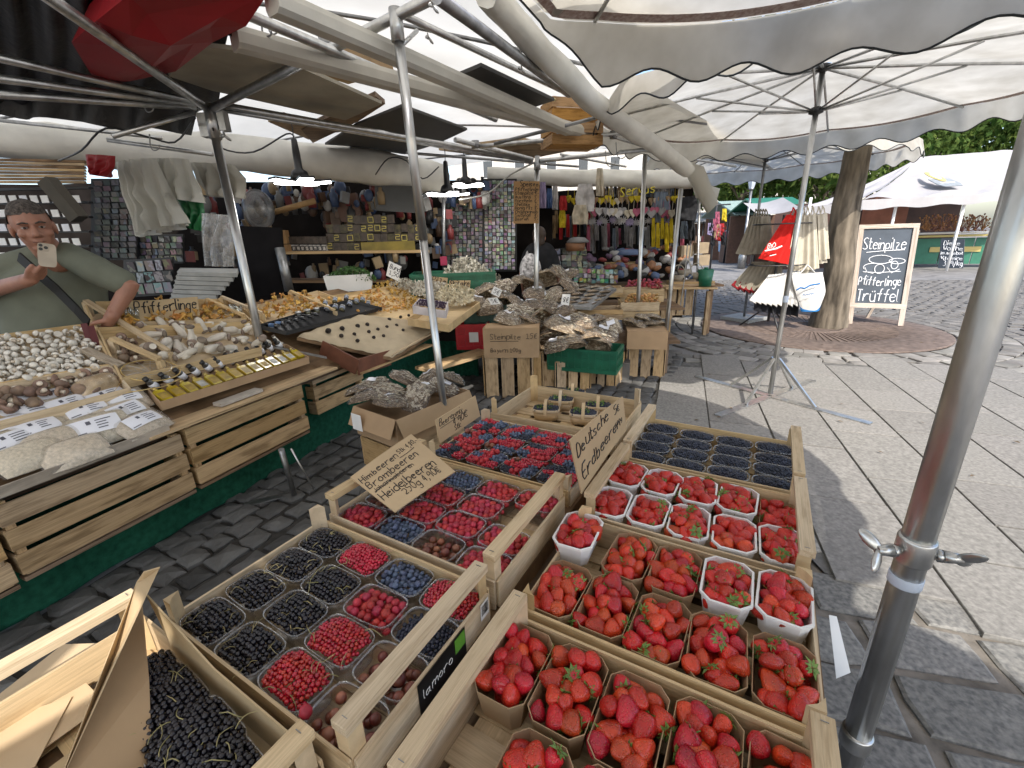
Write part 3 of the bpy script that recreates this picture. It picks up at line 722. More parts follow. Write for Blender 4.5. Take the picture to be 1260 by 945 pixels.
# L0: black currants in three big punnets
for k, (u, v, rz) in enumerate(((205, 792, .1), (243, 832, .3), (287, 872, .2), (330, 915, .1), (262, 925, 0))):
    _c = at(u, v, ZL + .075); _c = T(max(-.52, min(-.19, (_c - TO).dot(TU))), min(-.512, (_c - TO).dot(TVv) - .04 - .012 * k)); Mx = Matrix.Translation((_c.x, _c.y, ZL + .014)) @ Matrix.Rotation(TROT + rz * .3 - .15, 4, 'Z'); nm = ['farthest', 'second', 'third', 'fourth', 'nearest'][k]
    punnet_clear(Mx, .155, .125, .062, 'clear punnet of black currants, %s in the paper lined crate' % nm)
    heap(BCUR, Mx, .142, .114, .01, .070, 'black currant in the %s punnet of the paper lined crate' % nm, .016, 1)
    mb = MB(); stems(mb, Mx, .15, .12, .078, 11); single('currant_stems', mb, M_STEM, 'thin pale stems on the %s heap in the paper lined crate' % nm, 'stems', None, 'stuff')
# little handled baskets in L4
VENEER = wood('pale_veneer', (.62, .48, .31), var=.12, rnd=.08, dirt=.15)
for k, (px, py) in enumerate(((672, 498), (690, 487), (705, 478), (718, 503), (736, 494))):
    c = at(px, py, .74); t = thing('handled_basket', '%s of the small veneer baskets of dark berries with handle' % ['front left', 'middle left', 'rear', 'front right', 'rear right'][k], 'basket', (c.x, c.y, .668), TROT + .3, 'small handled baskets')
    w = MB(); R = lambda q, z: [V3((x * q, y * q, z)) for x, y in rrect(.135, .085, .6, 24)]
    shell(w, [R(.88, 0), R(1, .055), R(.97, .055), R(.86, .004)]); obj('basket_wall', w, VENEER, t, local=True)
    bd = MB(); shell(bd, [R(1.0, .038), R(1.025, .038), R(1.035, .056), R(1.0, .057)], close=False); obj('rim_band', bd, VENEER, t, local=True)
    h = MB(); pts = [(0, .047 * math.cos(a), .03 + .072 * math.sin(a)) for a in [math.pi * i / 10 for i in range(11)]]
    vs = []; 
    for p in pts: vs += [(-.008, p[1], p[2]), (.008, p[1], p[2])]
    for p in pts: vs += [(-.008, p[1] * .96, p[2] - .002), (.008, p[1] * .96, p[2] - .002)]
    fs = [(2 * i, 2 * i + 2, 2 * i + 3, 2 * i + 1) for i in range(10)] + [(22 + 2 * i, 23 + 2 * i, 25 + 2 * i, 24 + 2 * i) for i in range(10)]
    h.add(vs, fs, True); obj('handle', h, VENEER, t, local=True)
    Mx = Matrix.Translation((c.x, c.y, .668)) @ Matrix.Rotation(TROT + .3, 4, 'Z')
    heap(BILB, Mx, .125, .078, .01, .057, 'bilberry in one of the small handled baskets', .006, 0)
    lf = MB()
    for _ in range(30):
        p = Mx @ V3((random.uniform(-.05, .03), random.uniform(-.03, .03), .062 + random.uniform(0, .006))); d = rrot().to_3x3()
        lf.add([p + d @ V3((-.008, 0, 0)), p + d @ V3((0, .004, 0)), p + d @ V3((.008, 0, 0)), p + d @ V3((0, -.004, 0))], [(0, 1, 2, 3)])
    single('bilberry_leaves', lf, M_LEAF, 'small green leaves on the %s basket of berries' % ['front left', 'middle left', 'rear', 'front right', 'rear right'][k], 'leaves', None, 'stuff')
for k in HEAP.values(): k.flush()
# one stray raspberry on the rim
st = inst('raspberry', rasp(1).mesh('raspberry', M_RASP), Matrix.Translation(at(376, 876, ZL + .09)) @ Matrix.Scale(1.15, 4)); tag(st, 'single stray raspberry resting on the corner of the currant crate', 'raspberry')
# ---- cardboard price signs
def card_sign(name, label, cat, P, th=.004, m=CARD2, bow=0.):
    """P: four corners, top-left, top-right, bottom-right, bottom-left as read"""
    P = [V3(p) for p in P]; nrm = (P[1] - P[0]).cross(P[3] - P[0]).normalized()
    t = thing(name, label, cat, (P[2] + P[3]) / 2)
    b = MB(); N = 8
    f = lambda a, c: (P[0] * (1 - a) + P[1] * a) * (1 - c) + (P[3] * (1 - a) + P[2] * a) * c - nrm * (bow * math.sin(math.pi * a))
    vs = [f(i / N, j / N) for j in range(N + 1) for i in range(N + 1)]; n1 = len(vs); w = N + 1
    vs2 = [p + nrm * th for p in vs]
    q = [(j * w + i, j * w + i + 1, (j + 1) * w + i + 1, (j + 1) * w + i) for j in range(N) for i in range(N)]
    fs = q + [tuple(n1 + k for k in a[::-1]) for a in q]
    ed = [i for i in range(w)] + [j * w + N for j in range(1, w)] + [N * w + i for i in range(N - 1, -1, -1)] + [j * w for j in range(N - 1, 0, -1)]
    for a, c in zip(ed, ed[1:] + ed[:1]): fs.append((a, n1 + a, n1 + c, c))
    b.add(vs + vs2, fs, False); obj('card', b, m, t)
    ex = (P[1] - P[0]).normalized(); dn = (P[3] - P[0]).normalized(); face = -nrm
    def line(text, x, y, size, r=.0016, slant=0., mm=INK, nm='lettering'):
        mb = MB(); W_, H_ = (P[1] - P[0]).length, (P[3] - P[0]).length
        write(mb, text, (x * W_, -y * H_, 0), (1, slant, 0), (0, 1, 0), size, r, fit=(.985 - x) * W_)
        mb.v = [tuple(f(a / W_, -c / H_) + face * (.0006 + k)) for a, c, k in mb.v]; return obj(nm, mb, mm, t)
    def rule(x0, y0, x1, y1, r=.0012, mm=INK):
        mb = MB(); mb.tube([f(x0, y0) + face * .0012, f((x0 + x1) / 2, (y0 + y1) / 2 + .01) + face * .0012, f(x1, y1) + face * .0012], r, 4); return obj('pen_stroke', mb, mm, t)
    return t, line, rule
t, line, rule = card_sign('price_sign', 'tilted cardboard sign listing Himbeeren, Brombeeren and Heidelbeeren', 'sign', [at(431, 587, .865), at(506, 534, .90), at(560, 580, .845), at(486, 630, .815)], bow=.004)
line('Himbeeren', .03, .24, .026, .0014); line('Stk 4,80.-', .64, .20, .019, .0011); line('Brombeeren', .03, .42, .030, .0015)
line('Johannisbeeren', .04, .53, .018, .001); rule(.04, .51, .62, .48); line('Heidelbeeren', .03, .73, .031, .0016); line('250g 4,90\u20ac', .26, .88, .026, .0013); rule(.60, .27, .86, .25)
b1, b2 = at(541, 546, .80), at(591, 512, .80); n_ = V3((b2 - b1).y, ) if False else V3(((b2 - b1).y, -(b2 - b1).x, 0)).normalized()
t, line, rule = card_sign('price_sign', 'small cardboard Beerenmix price sign standing behind the mixed berries', 'sign', [onpl(536, 517, b1, n_), onpl(585, 487, b1, n_), b2, b1])
line('Beerenmix', .06, .34, .026, .0014); rule(.06, .42, .72, .38); line('4,90\u20ac', .34, .66, .034, .0016); line('Stk', .36, .9, .022, .0013)
b1, b2 = at(716, 608, .80), at(771, 529, .815); n_ = V3(((b2 - b1).y, -(b2 - b1).x, 0)).normalized()
t, line, rule = card_sign('price_sign', 'large cardboard Deutsche Erdbeeren sign between the two crate rows', 'sign', [onpl(701.5, 542, b1, n_), onpl(766.5, 488, b1, n_), b2, b1], bow=-.004)
line('Deutsche', .05, .36, .056, .0024, .10); line('Erdbeeren', .06, .83, .066, .0026, .10); line('5\u20ac', .77, .30, .05, .002, .1); line('500g', .76, .6, .03, .0014, .1)
# ---- stickers on the currant crate, seen between the crates
t = L1; Mi = WM[L1]
def quadmb(c, ex, ey): 
    b = MB(); c, ex, ey = V3(c), V3(ex), V3(ey); n = ex.cross(ey).normalized() * .0008
    return b.prism([(-1, -1), (1, -1), (1, 1), (-1, 1)], c, ex / 2, ey / 2, n)
xr = .301 + .0012
obj('maker_label', quadmb((xr, .02, .045), (0, .15, 0), (0, 0, .075)), mat('black_label', (.012, .012, .013), .3, .1, 8), L1, local=True)
obj('green_label_field', quadmb((xr + .0012, .075, .060), (0, .034, 0), (0, 0, .036)), mat('green_label', (.12, .33, .04), .4, .1, 8), L1, local=True)
mb = MB(); write(mb, 'lamoro', (xr + .0025, -.045, .038), (0, 1, 0), (0, 0, 1), .022, .0008); obj('label_lettering', mb, WHITEC, L1, local=True)
bc = quadmb((xr, .172, .060), (0, .032, 0), (0, 0, .044)); obj('barcode_sticker', bc, WHITEC, L1, local=True)
mb = MB()
for k in range(11): mb.box((xr + .0012, .172 - .012 + k * .0024, .063), (.0004, random.choice((.0008, .0014)), .028))
obj('barcode_bars', mb, BLACKP, L1, local=True)
# brown paper lining and folded card in the front left crate
fold = thing('folded_card', 'large folded sheet of brown card standing in the black currant crate', 'card', T(-.6, -.62, ZL))
A, B, C_, D_, E_, F_ = at(197, 697, .93), at(177, 703, .93), at(173, 742, .83), at(181, 838, .80), at(186, 990, .74), at(62, 990, .80)
def facet(pts, nm, m=CARD2):
    P = [V3(p) for p in pts]; n = (P[1] - P[0]).cross(P[2] - P[0]).normalized() * .003
    b = MB(); k = len(P); b.add(P + [p + n for p in P], [tuple(range(k - 1, -1, -1)), tuple(range(k, 2 * k))] + [(i, (i + 1) % k, k + (i + 1) % k, k + i) for i in range(k)]); obj(nm, b, m, fold)
facet([C_, D_, E_, F_], 'front_fold', CARD)
facet([A, B, at(168, 716, .90), at(100, 890, .78), F_, C_], 'back_fold')
ln = MB(); q = [T(-.56, -.437, ZL + .015), T(-.115, -.437, ZL + .015), T(-.115, -.437, ZL + .1), T(-.40, -.437, ZL + .115), T(-.62, -.437, ZL + .19)]
ln.add(q + [p - TVv * .003 for p in q], [(0, 1, 2, 3, 4), (9, 8, 7, 6, 5)] + [(i, i + 5, (i + 1) % 5 + 5, (i + 1) % 5) for i in range(5)])
ln.box(T(-.345, -.64, ZL + .013), (.45, .40, .002), Matrix.Rotation(TROT, 3, 'Z'))
single('paper_lining', ln, CARD2, 'brown paper lining under the black currant heaps', 'paper')
for k, (px, py, rz) in enumerate(((50, 840, .3), (40, 905, -.2), (12, 930, .7))):
    b = MB(); c = at(px, py, ZL + .02 + k * .004); b.prism([(-.09, -.05), (.08, -.06), (.10, .03), (-.03, .06)], c, Matrix.Rotation(rz, 3, 'Z') @ TVv, Matrix.Rotation(rz, 3, 'Z') @ TU, (0, 0, .0015))
    single('paper_scrap', b, PAPER, ['cream paper scrap under the folded card', 'cream paper scrap nearer the bottom edge', 'cream paper scrap at the far left corner'][k], 'paper', 'cream paper scraps in the front crate')
# table cloth hem: black gap between crates, price paper at the right edge
b = MB(); q = [at(1020, 757, .62), at(1029, 759, .61), at(1046, 828, .52), at(1029, 835, .53)]; b.add(q + [p + V3((.002, .001, 0)) for p in q], [(0, 1, 2, 3), (7, 6, 5, 4)])
single('paper_sheet', b, WHITEC, 'white sheet of paper hanging off the right table edge', 'paper')
# ================================================================ parasols
TAPE = mat('red_seam_tape', (.42, .27, .23), .8, .25, 60, st=(1, 1, 1), col2=(.56, .46, .41))
PIPE_ = mat('black_piping', (.012, .016, .018), .6, .2, 9)
def parasol(label, x, y, R=1.95, ztop=2.74, ztape=2.50, zval=2.27, rpole=.021, foot=True, rz=.3, dark=False, near=False, N=10, sc=5, cut=None):
    t = thing('market_parasol', label, 'parasol', (x, y, 0), rz, 'white market parasols')
    C0 = V3((x, y, 0)); pm = METALD if dark else METAL
    def P(k, r, z):
        a = rz + 2 * math.pi * k / N; d = V3((math.cos(a), math.sin(a), 0))
        if cut is not None:      # square cornered side along the stall roof
            g_ = d.dot(cut[0])
            if g_ > .05: r = r * min(1, cut[1] / (g_ * R))

        return C0 + d * r + V3((0, 0, z))
    # canopy: N panels sagging a little between the ribs
    b = MB(); nr, ns = 7, 8; vs = []; tot = N * ns
    def cz(q, s): return ztop + (ztape - ztop) * (q ** 1.25) - .035 * math.sin(math.pi * s) * q
    def cr(s): return 1 - .028 * math.sin(math.pi * s) * 1.2
    rg = []
    for i in range(nr + 1):
        q = max(.03, i / nr)
        rg.append([P(j / ns, R * .965 * q * cr(j % ns / ns), cz(q, j % ns / ns)) for j in range(tot)])
    shell(b, rg, close=False); obj('canopy', b, CANVAS, t)
    # valance with scallops, black piping
    v = MB(); ns2 = 30; tot2 = N * ns2; sx = sc * N
    def dropf(j):
        if cut is None: return 1
        a = rz + 2 * math.pi * j / tot2; g_ = V3((math.cos(a), math.sin(a), 0)).dot(cut[0]); q = cut[1] / max(g_ * R, .01)
        return 1 if g_ < .05 or q > 1.2 else max(.02, min(1, (q - .98) / .22))
    def sl(j): 
        s = j % ns2 / ns2; f_ = dropf(j); zt_ = cz(1, s); return P(j / ns2, R * .967 * cr(s), cz(1, s)), P(j / ns2, R * 1.0 * cr(s) + .012 * math.sin(j * .23), zt_ + f_ * (-zt_ + zval + .02 - .034 * math.cos(2 * math.pi * j * 26 / tot2) - .01 * math.sin(math.pi * s)))
    up_ = [sl(j)[0] for j in range(tot2)]; dn_ = [sl(j)[1] for j in range(tot2)]; md = [(a + c) / 2 + V3((0, 0, -.0)) for a, c in zip(up_, dn_)]
    shell(v, [up_, md, dn_], close=False); obj('valance', v, CANVAS, t)
    pb = MB(); n0 = len(dn_); pb.tube(dn_ + [dn_[0]], .0052, 5, cap=False); obj('piping', pb, PIPE_, t)
    tp = MB(); a1 = [P(j / ns2, R * .955 * cr(j % ns2 / ns2), cz(.99, j % ns2 / ns2) - .004) for j in range(tot2)]; a2 = [P(j / ns2, R * .926 * cr(j % ns2 / ns2), cz(.95, j % ns2 / ns2) - .006) for j in range(tot2)]
    shell(tp, [a1, a2], close=False); obj('seam_tape', tp, TAPE, t)
    # pole, hubs, ribs, struts
    p = MB(); p.tube([C0 + V3((0, 0, .05)), C0 + V3((0, 0, ztop))], rpole, 14)
    obj('pole', p, pm, t)
    zl = ztop - .31
    for z in (ztop - .02, zl): h = MB(); h.lathe([(rpole + .004, z - .03), (rpole + .03, z - .02), (rpole + .03, z + .015), (rpole + .004, z + .025)], 12, C0); obj('hub', h, BLACKP, t)
    for k in range(N):
        r = MB(); r.tube([P(k, .05, ztop - .03), P(k, R * .5, cz(.5, 0) - .03), P(k, R * .95, cz(.97, 0) - .02)], .010, 6); ro = obj('rib', r, pm, t)
        s = MB(); s.tube([P(k, .05, zl), P(k, R * .50, cz(.5, 0) - .04)], .008, 6); obj('strut', s, pm, ro)
    if foot:
        e = MB(); 
        for k in range(4):
            a = rz * 0 + rad(-4) + math.pi / 2 * k + .62; d = V3((math.cos(a), math.sin(a), 0)); f = MB()
            f.bar(C0 + d * .02 + V3((0, 0, .022)), C0 + d * .82 + V3((0, 0, .020)), .07, .012, (0, 0, 1)); fo = obj('foot_leg', f, pm, t)
            g_ = MB(); g_.bar(C0 + d * .03 + V3((0, 0, .40)), C0 + d * .40 + V3((0, 0, .03)), .022, .022); obj('brace', g_, pm, fo)
    return t
U0 = at(946.7, 490, 0)
t = parasol('white market parasol with scalloped edge standing on the paving on a four legged steel foot', U0.x, U0.y, R=1.80, zval=2.35, ztape=2.54)
b = MB(); b.lathe([(.0225, .92), (.0235, .925), (.0235, .975), (.0225, .98)], 14, U0); obj('tape_band', b, mat('pale_tape', (.5, .56, .66), .4, .1, 8), t)
NP = aty(1159, 567, .70); NP.z = 0
RLL = [aty(600, -10, 2.4), aty(670, 67, 2.9), aty(728, 125, 3.5), aty(800, 175, 4.3), aty(846, 209, 4.9)]
_q0, _q1 = at(600, 0, 2.46), at(706, 90, 2.46); _d = _q1 - _q0; _n = V3((-_d.y, _d.x, 0)).normalized(); CUT = (_n, (_q0 - NP).dot(_n) - .06)
t = parasol('white market parasol on a thick steel pole with wing nuts beside the strawberries', NP.x, NP.y, rpole=.026, foot=False, rz=.5, cut=CUT, R=1.88)
# lower, slimmer section with clamp collar, wing nuts and tape
zc = aty(1113, 690, NP.y).z
b = MB(); b.lathe([(.0285, zc + .0), (.0305, zc + .004), (.0305, zc + .05), (.029, zc + .055)], 20, NP); obj('collar', b, METAL, t)
b = MB(); b.lathe([(.0272, zc - .055), (.0278, zc - .054), (.0278, zc - .034), (.0272, zc - .033)], 20, NP); obj('tape_band', b, mat('pale_tape', (.5, .56, .66), .4), t)
b = MB(); b.lathe([(.029, .40), (.031, .405), (.031, .44), (.029, .445)], 20, NP); obj('collar', b, METAL, t)
def wing(parent, c, d, s=.026):
    c = V3(c); d = V3(d).normalized(); z = V3((0, 0, 1)); w = MB(); 
    w.tube([c, c + d * s * 1.2], s * .22, 8); w.tube([c + d * s * .25, c + d * s * .55], s * .42, 6); w.tube([c + d * s * .6, c + d * s * 1.5], [s * .42, s * .3], 8)
    o = obj('wing_nut', w, METAL, parent); q = d.cross(z).normalized()
    for k in (-1, 1):
        l = MB(); ax = (q * k * .55 + z * k * .6 + d * .55).normalized(); l.ell(c + d * s * 1.3 + ax * s * .75, (s * .40, s * .17, s * .85), 10, 7, frame(q.cross(ax), ax) @ Matrix.Rotation(0, 3, 'X')); obj('wing', l, METAL, o)
dr = (rt * -1).normalized(); wing(t, NP + dr * .028 + V3((0, 0, zc + .024)), dr + V3((0, 0, .02)), .030); wing(t, NP - dr * .022 - fw * .012 + V3((0, 0, zc + .020)), -dr * .85 - fw * .5, .030)
T3 = at(915, 394, 0)
t = parasol('farther white parasol on a dark pole behind the tote bag rack', T3.x, T3.y, foot=False, dark=True, rz=.1, R=2.0, ztop=2.92, ztape=2.68, zval=2.44)
b = MB(); R_ = Matrix.Rotation(.5, 3, 'Z'); b.box(T3 + V3((0, 0, .035)), (.55, .55, .07), R_); obj('base_slab', b, mat('concrete_base', (.33, .33, .32), .8, .15, 20, bump=.15), t)
parasol('white market parasol standing behind the photographer', .8, -2.5, rz=.2, R=2.05)
# ================================================================ stall frame, roof and the things stored overhead
t = fr_ = thing('market_stall_structure', 'galvanised tube frame of the left market stall with posts and rafters', 'stall frame', (-1.0, 3.2, 0))
PA_ = V3((-1.795, 3.1, 0)); ATOP = aty(258, 135, 3.1)
def post(nm, p0, p1, r=.024, m=METAL, n=14):
    b = MB(); b.tube([p0, p1], r, n); return obj(nm, b, m, t)
post('post', (PA_.x, PA_.y, .02), ATOP + V3((0, 0, -.02)), .027)
BT = aty(487, 20, 2.45); B0 = at(548, 515, .5); B1 = B0 + (B0 - BT) * (.48 / (BT.z - B0.z))
b = MB(); mid = BT + (B0 - BT) * .48; b.tube([BT, mid], .0245, 14); b.tube([mid, B1], .0215, 14); obj('post', b, METAL, t)
CXY = aty(661, 192, 5.0); c2 = aty(657, 330, 5.0); post('post', (c2.x, 5.0, .02), CXY, .026)
DXY = aty(794, 190, 5.25); d2 = aty(784.5, 385, 5.25); post('post', d2 + (d2 - DXY) * .45, DXY, .024)
E0 = at(815, 452, 0); E1 = aty(838, 232, E0.y + .05); post('post', E0, E1, .024)
def rail(a, c, r=.018, nm='rail', m=METAL): b = MB(); b.tube([a, c], r, 10); return obj(nm, b, m, t)
def ext(a, c, k): return c + (c - a) * k
rail(ATOP, ext(ATOP, BT, .55), .024, 'rafter')
q = at(65, 0, 2.36); rail(ATOP + V3((-.02, 0, .01)), ext(ATOP, q, .3), .022, 'rafter')
for y0, y1, z in ((126, 70, 2.36), (129, 97, 2.30), (132, 118, 2.25)):
    a = aty(240, y0, 3.1); c = at(-20, y1 - 3, z); rail(a, ext(a, c, .2), .018)
rail(aty(272, 129, 3.12), aty(655, 196, 5.0), .019); rail(aty(272, 135, 3.16), aty(655, 199, 5.06), .015)
rail(aty(495, 18, 2.45), aty(703, 117, 3.7), .017); rail(aty(538, -4, 1.95), aty(700, 116, 3.65), .024, m=METALD)
rail(aty(664, 198, 5.0), aty(806, 183, 5.2), .022); rail(aty(580, 181, 4.3), aty(790, 162, 4.4), .019); rail(aty(608, 177, 4.1), aty(733, 145, 3.9), .014, m=METALD)
rail(aty(500, 188, 4.6), aty(712, 205, 6.0), .013, m=METALD); rail(aty(700, 152, 4.2), aty(800, 182, 5.2), .014); rail(aty(240, 138, 3.1), aty(138, 168, 2.8), .014, 'brace')
rail(aty(790, 185, 5.25), aty(905, 205, 6.4), .013); rail(aty(495, 55, 2.45), aty(513, 38, 2.6), .010, 'brace'); rail(aty(267, 2, 2.1), aty(610, 147, 4.1), .022)
rail(aty(0, 148, 3.9), aty(200, 170, 4.3), .014); rail(aty(132, 172, 3.6), aty(262, 190, 3.8), .016)
rail(aty(655, 196, 5.0), aty(560, 172, 4.1), .02); rail(aty(690, 190, 5.0), aty(770, 205, 6.3), .013)
j = MB(); j.tube([ATOP + V3((0, 0, -.16)), ATOP + V3((0, 0, .03))], .036, 12); j.box(ATOP + V3((-.06, .02, -.08)), (.05, .06, .13)); j.box(ATOP + V3((.06, .02, -.06)), (.04, .06, .11)); obj('corner_joint', j, METAL, t)
j = MB(); j.tube([BT + V3((0, 0, -.10)), BT + V3((0, 0, .03))], .031, 12); obj('tube_coupler', j, METAL, t)
wing(t, ATOP + V3((.04, -.02, -.15)), (1, -.3, 0)); wing(t, aty(524, 45, 2.6), (.5, -.5, -.4), .02); wing(t, aty(638, 83, 3.1), (.5, -.5, -.4), .022); wing(t, aty(528, 5, 2.1), (.5, -.5, -.4), .02)
for px, py, Y in ((661, 205, 4.97), (794, 178, 5.2), (400, 52, 2.9), (585, 178, 4.3), (683, 168, 4.35), (755, 166, 4.4)): clamps = MB(); clamps.lathe([(.03, -.03), (.034, -.03), (.034, .03), (.03, .03)], 10, aty(px, py, Y)); obj('clamp', clamps, METALD, t)
# white tarpaulin roof above
rf = MB()
def RP(u, v):
    e = RLL[0] + (RLL[4] - RLL[0]) * (v * 4.6 - 2.0); e.x = max(e.x + .12, -.6) if e.y < 2 else e.x + .12 + .95 * math.exp(-((e.y - 2.62) / .42) ** 2)  # unseen widening and bulge of the edge, added to block leaking sun
    return V3((e.x - 7.0 * (1 - u), e.y - .8 * (1 - u), 2.60 + .34 * math.sin(math.pi * u) + .03 * math.sin(u * 9 + v * 15)))
rf.grid(RP, 28, 70)
roof = single('roof_tarpaulin', rf, CANVAS2, 'large white tarpaulin roof stretched over the left market stall', 'tarpaulin')
for k in range(7):
    b = MB(); v = .1 + k * .14; b.tube([RP(i / 14, v) + V3((0, 0, -.03)) for i in range(15)], .011, 6); rail_ = obj('roof_batten', b, METALD, t)
# dark sheet slung under the roof at upper left
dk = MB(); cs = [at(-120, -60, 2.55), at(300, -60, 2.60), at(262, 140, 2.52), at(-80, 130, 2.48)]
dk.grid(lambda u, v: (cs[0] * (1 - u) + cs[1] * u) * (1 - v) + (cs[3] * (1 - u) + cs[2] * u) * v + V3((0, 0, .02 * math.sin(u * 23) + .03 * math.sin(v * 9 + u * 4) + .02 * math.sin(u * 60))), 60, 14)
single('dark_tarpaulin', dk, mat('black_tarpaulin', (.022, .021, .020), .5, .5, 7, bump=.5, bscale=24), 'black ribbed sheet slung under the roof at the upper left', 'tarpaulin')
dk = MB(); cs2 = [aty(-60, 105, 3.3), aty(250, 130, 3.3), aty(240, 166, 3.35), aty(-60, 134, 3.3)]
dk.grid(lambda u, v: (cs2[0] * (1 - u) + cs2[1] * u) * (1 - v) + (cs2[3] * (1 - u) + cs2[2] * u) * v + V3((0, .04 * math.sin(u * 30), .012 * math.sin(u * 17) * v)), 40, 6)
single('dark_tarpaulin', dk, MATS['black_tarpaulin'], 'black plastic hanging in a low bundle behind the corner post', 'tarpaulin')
# red plastic bag overhead
b = MB(); RP_ = [(88, 52), (118, 26), (158, -6), (330, -8), (303, 32), (262, 52), (216, 88), (160, 100), (118, 101)]
pc = at(205, 35, 2.42); P3 = [at(x, y, 2.40 + (.05 if y < 0 else 0)) for x, y in RP_]
ring2 = [pc + (p - pc) * .55 + V3((0, 0, random.uniform(-.05, .0))) for p in P3]; up2 = [pc + (p - pc) * .7 + V3((0, 0, .12)) for p in P3]; k = len(P3)
b.add([pc + V3((0, 0, -.06))] + ring2 + P3 + up2 + [pc + V3((0, 0, .14))], [(0, 1 + (i + 1) % k, 1 + i) for i in range(k)] + [(1 + i, 1 + (i + 1) % k, 1 + k + (i + 1) % k, 1 + k + i) for i in range(k)] + [(1 + k + i, 1 + k + (i + 1) % k, 1 + 2 * k + (i + 1) % k, 1 + 2 * k + i) for i in range(k)] + [(1 + 3 * k, 1 + 2 * k + i, 1 + 2 * k + (i + 1) % k) for i in range(k)], False)
single('red_bag', b, mat('red_vinyl', (.27, .005, .010), .5, .12, 5, bump=.2, bscale=7), 'big red plastic bag stuffed up among the roof rafters', 'bag')
# cream awning cassettes
def cassette(label, a, c, w=.115, h=.095):
    t_ = thing('awning_cassette', label, 'awning cassette', a, group='cream awning cassettes under the roof'); d = (c - a).normalized()
    b = MB(); R = frame(d); prof = [(-.5, -.3), (-.3, -.5), (.35, -.5), (.5, -.2), (.5, .25), (.3, .5), (-.4, .5), (-.5, .2)]
    b.prism([(x * w, y * h) for x, y in prof], a, R @ V3((0, 1, 0)), R @ V3((0, 0, 1)), c - a); obj('profile', b, CREAMP, t_)
    e = MB(); e.prism([(x * w * 1.06, y * h * 1.06) for x, y in prof], a - d * .012, R @ V3((0, 1, 0)), R @ V3((0, 0, 1)), d * .011); obj('end_cap', e, CREAMP, t_)
    for k in (-1, 1): 
        g_ = MB(); q = a - d * .012 + R @ V3((0, k * w * .3, h * .3)); g_.tube([q, q - d * .03], .011, 8); obj('spigot', g_, BLACKP, t_)
cassette('cream awning cassette nearer the vendor, starting beside the red bag', aty(292, 48, 2.35), aty(735, 168, 4.4), .10, .085)
cassette('cream awning cassette nearer the aisle, starting at the top of the picture', aty(338, 4, 2.1), aty(700, 160, 4.1), .09, .08)
# boards and boxes laid on the rafters
def slab_px(name, label, cat, pts, z, th, m, dz=0.):
    P = [at(x, y, z + (dz * i / len(pts))) for i, (x, y) in enumerate(pts)]; n = len(P)
    b = MB(); Q = [p + V3((0, 0, th)) for p in P]
    ar = sum(P[i].x * P[(i + 1) % n].y - P[(i + 1) % n].x * P[i].y for i in range(n))
    f0 = tuple(range(n)); 
    if ar > 0: b.add(P + Q, [f0[::-1], tuple(n + i for i in f0)] + [(i, (i + 1) % n, n + (i + 1) % n, n + i) for i in f0])
    else: b.add(P + Q, [f0, tuple(n + i for i in f0[::-1])] + [(i, n + i, n + (i + 1) % n, (i + 1) % n) for i in f0])
    return single(name, b, m, label, cat)
DARKB = mat('dark_grey_panel', (.05, .047, .043), .6, .12, 4)
slab_px('panel', 'dirty cream panel lying on the rafters above the corner post', 'panel', [(232, 56), (330, 66), (470, 128), (425, 148), (262, 112), (208, 94)], 2.47, .02, mat('stained_panel', (.36, .33, .26), .75, .2, 4, bump=.1))
slab_px('panel', 'dark grey panel on the rafters left of the sloping post', 'panel', [(400, 178), (440, 153), (495, 131), (575, 160), (536, 178), (498, 190), (428, 180)], 2.52, .018, DARKB)
slab_px('panel', 'dark grey panel with a pale edge leaning on the roof between the awnings', 'panel', [(553, 98), (592, 82), (682, 124), (636, 139)], 2.50, .02, DARKB)
edge = MB(); edge.tube([at(592, 81, 2.515), at(683, 123, 2.515)], .012, 4); single('edge_strip', edge, mat('raw_plywood_edge', (.5, .4, .2), .7, .2, 20), 'pale raw edge strip of the leaning dark panel', 'strip')
for k, pts in enumerate(([(371, 160), (392, 150), (462, 118), (474, 128), (440, 150), (385, 176)], [(330, 150), (350, 143), (400, 160), (380, 172)], [(540, 185), (640, 172), (700, 186), (640, 198)])):
    slab_px('plank_board', ['brown wooden board end beside the dark panel overhead', 'short brown board end above the hanging lamp', 'brown board across the far rafters'][k], 'board', pts, 2.54 + .01 * k, .03, WOOD2 if k else WOOD3)
def wbox(name, label, c, d, rz, m, slats=4, tilt=None, cat='crate', group=None):
    """slatted wooden box: each slat a part"""
    M = Matrix.Translation(V3(c)) @ Matrix.Rotation(rz, 4, 'Z')
    if tilt is not None: M = M @ tilt
    t_ = thing(name, label, cat, group=group, M=M); a, b_, h = d
    for s in (-1, 1):
        for k in range(slats):
            z = h * (k + .5) / slats; w = h / slats * (.80 if slats > 2 else .9)
            plank('slat', (-a / 2, s * (b_ / 2 - .005), z), (a / 2, s * (b_ / 2 - .005), z), w, .009, m, t_, (0, s, 0), .003)
            plank('slat', (s * (a / 2 - .005), -b_ / 2 + .012, z), (s * (a / 2 - .005), b_ / 2 - .012, z), w, .009, m, t_, (s, 0, 0), .003)
    for k in range(3): y = -b_ / 2 + b_ * (k + .5) / 3; plank('floor_slat', (-a / 2 + .012, y, .006), (a / 2 - .012, y, .006), b_ / 3 * .85, .008, m, t_)
    for sx in (-1, 1):
        for sy in (-1, 1): plank('corner_post', (sx * (a / 2 - .026), sy * (b_ / 2 - .026), .004), (sx * (a / 2 - .026), sy * (b_ / 2 - .026), h - .003), .03, .03, m, t_, (0, 1, 0))
    return t_
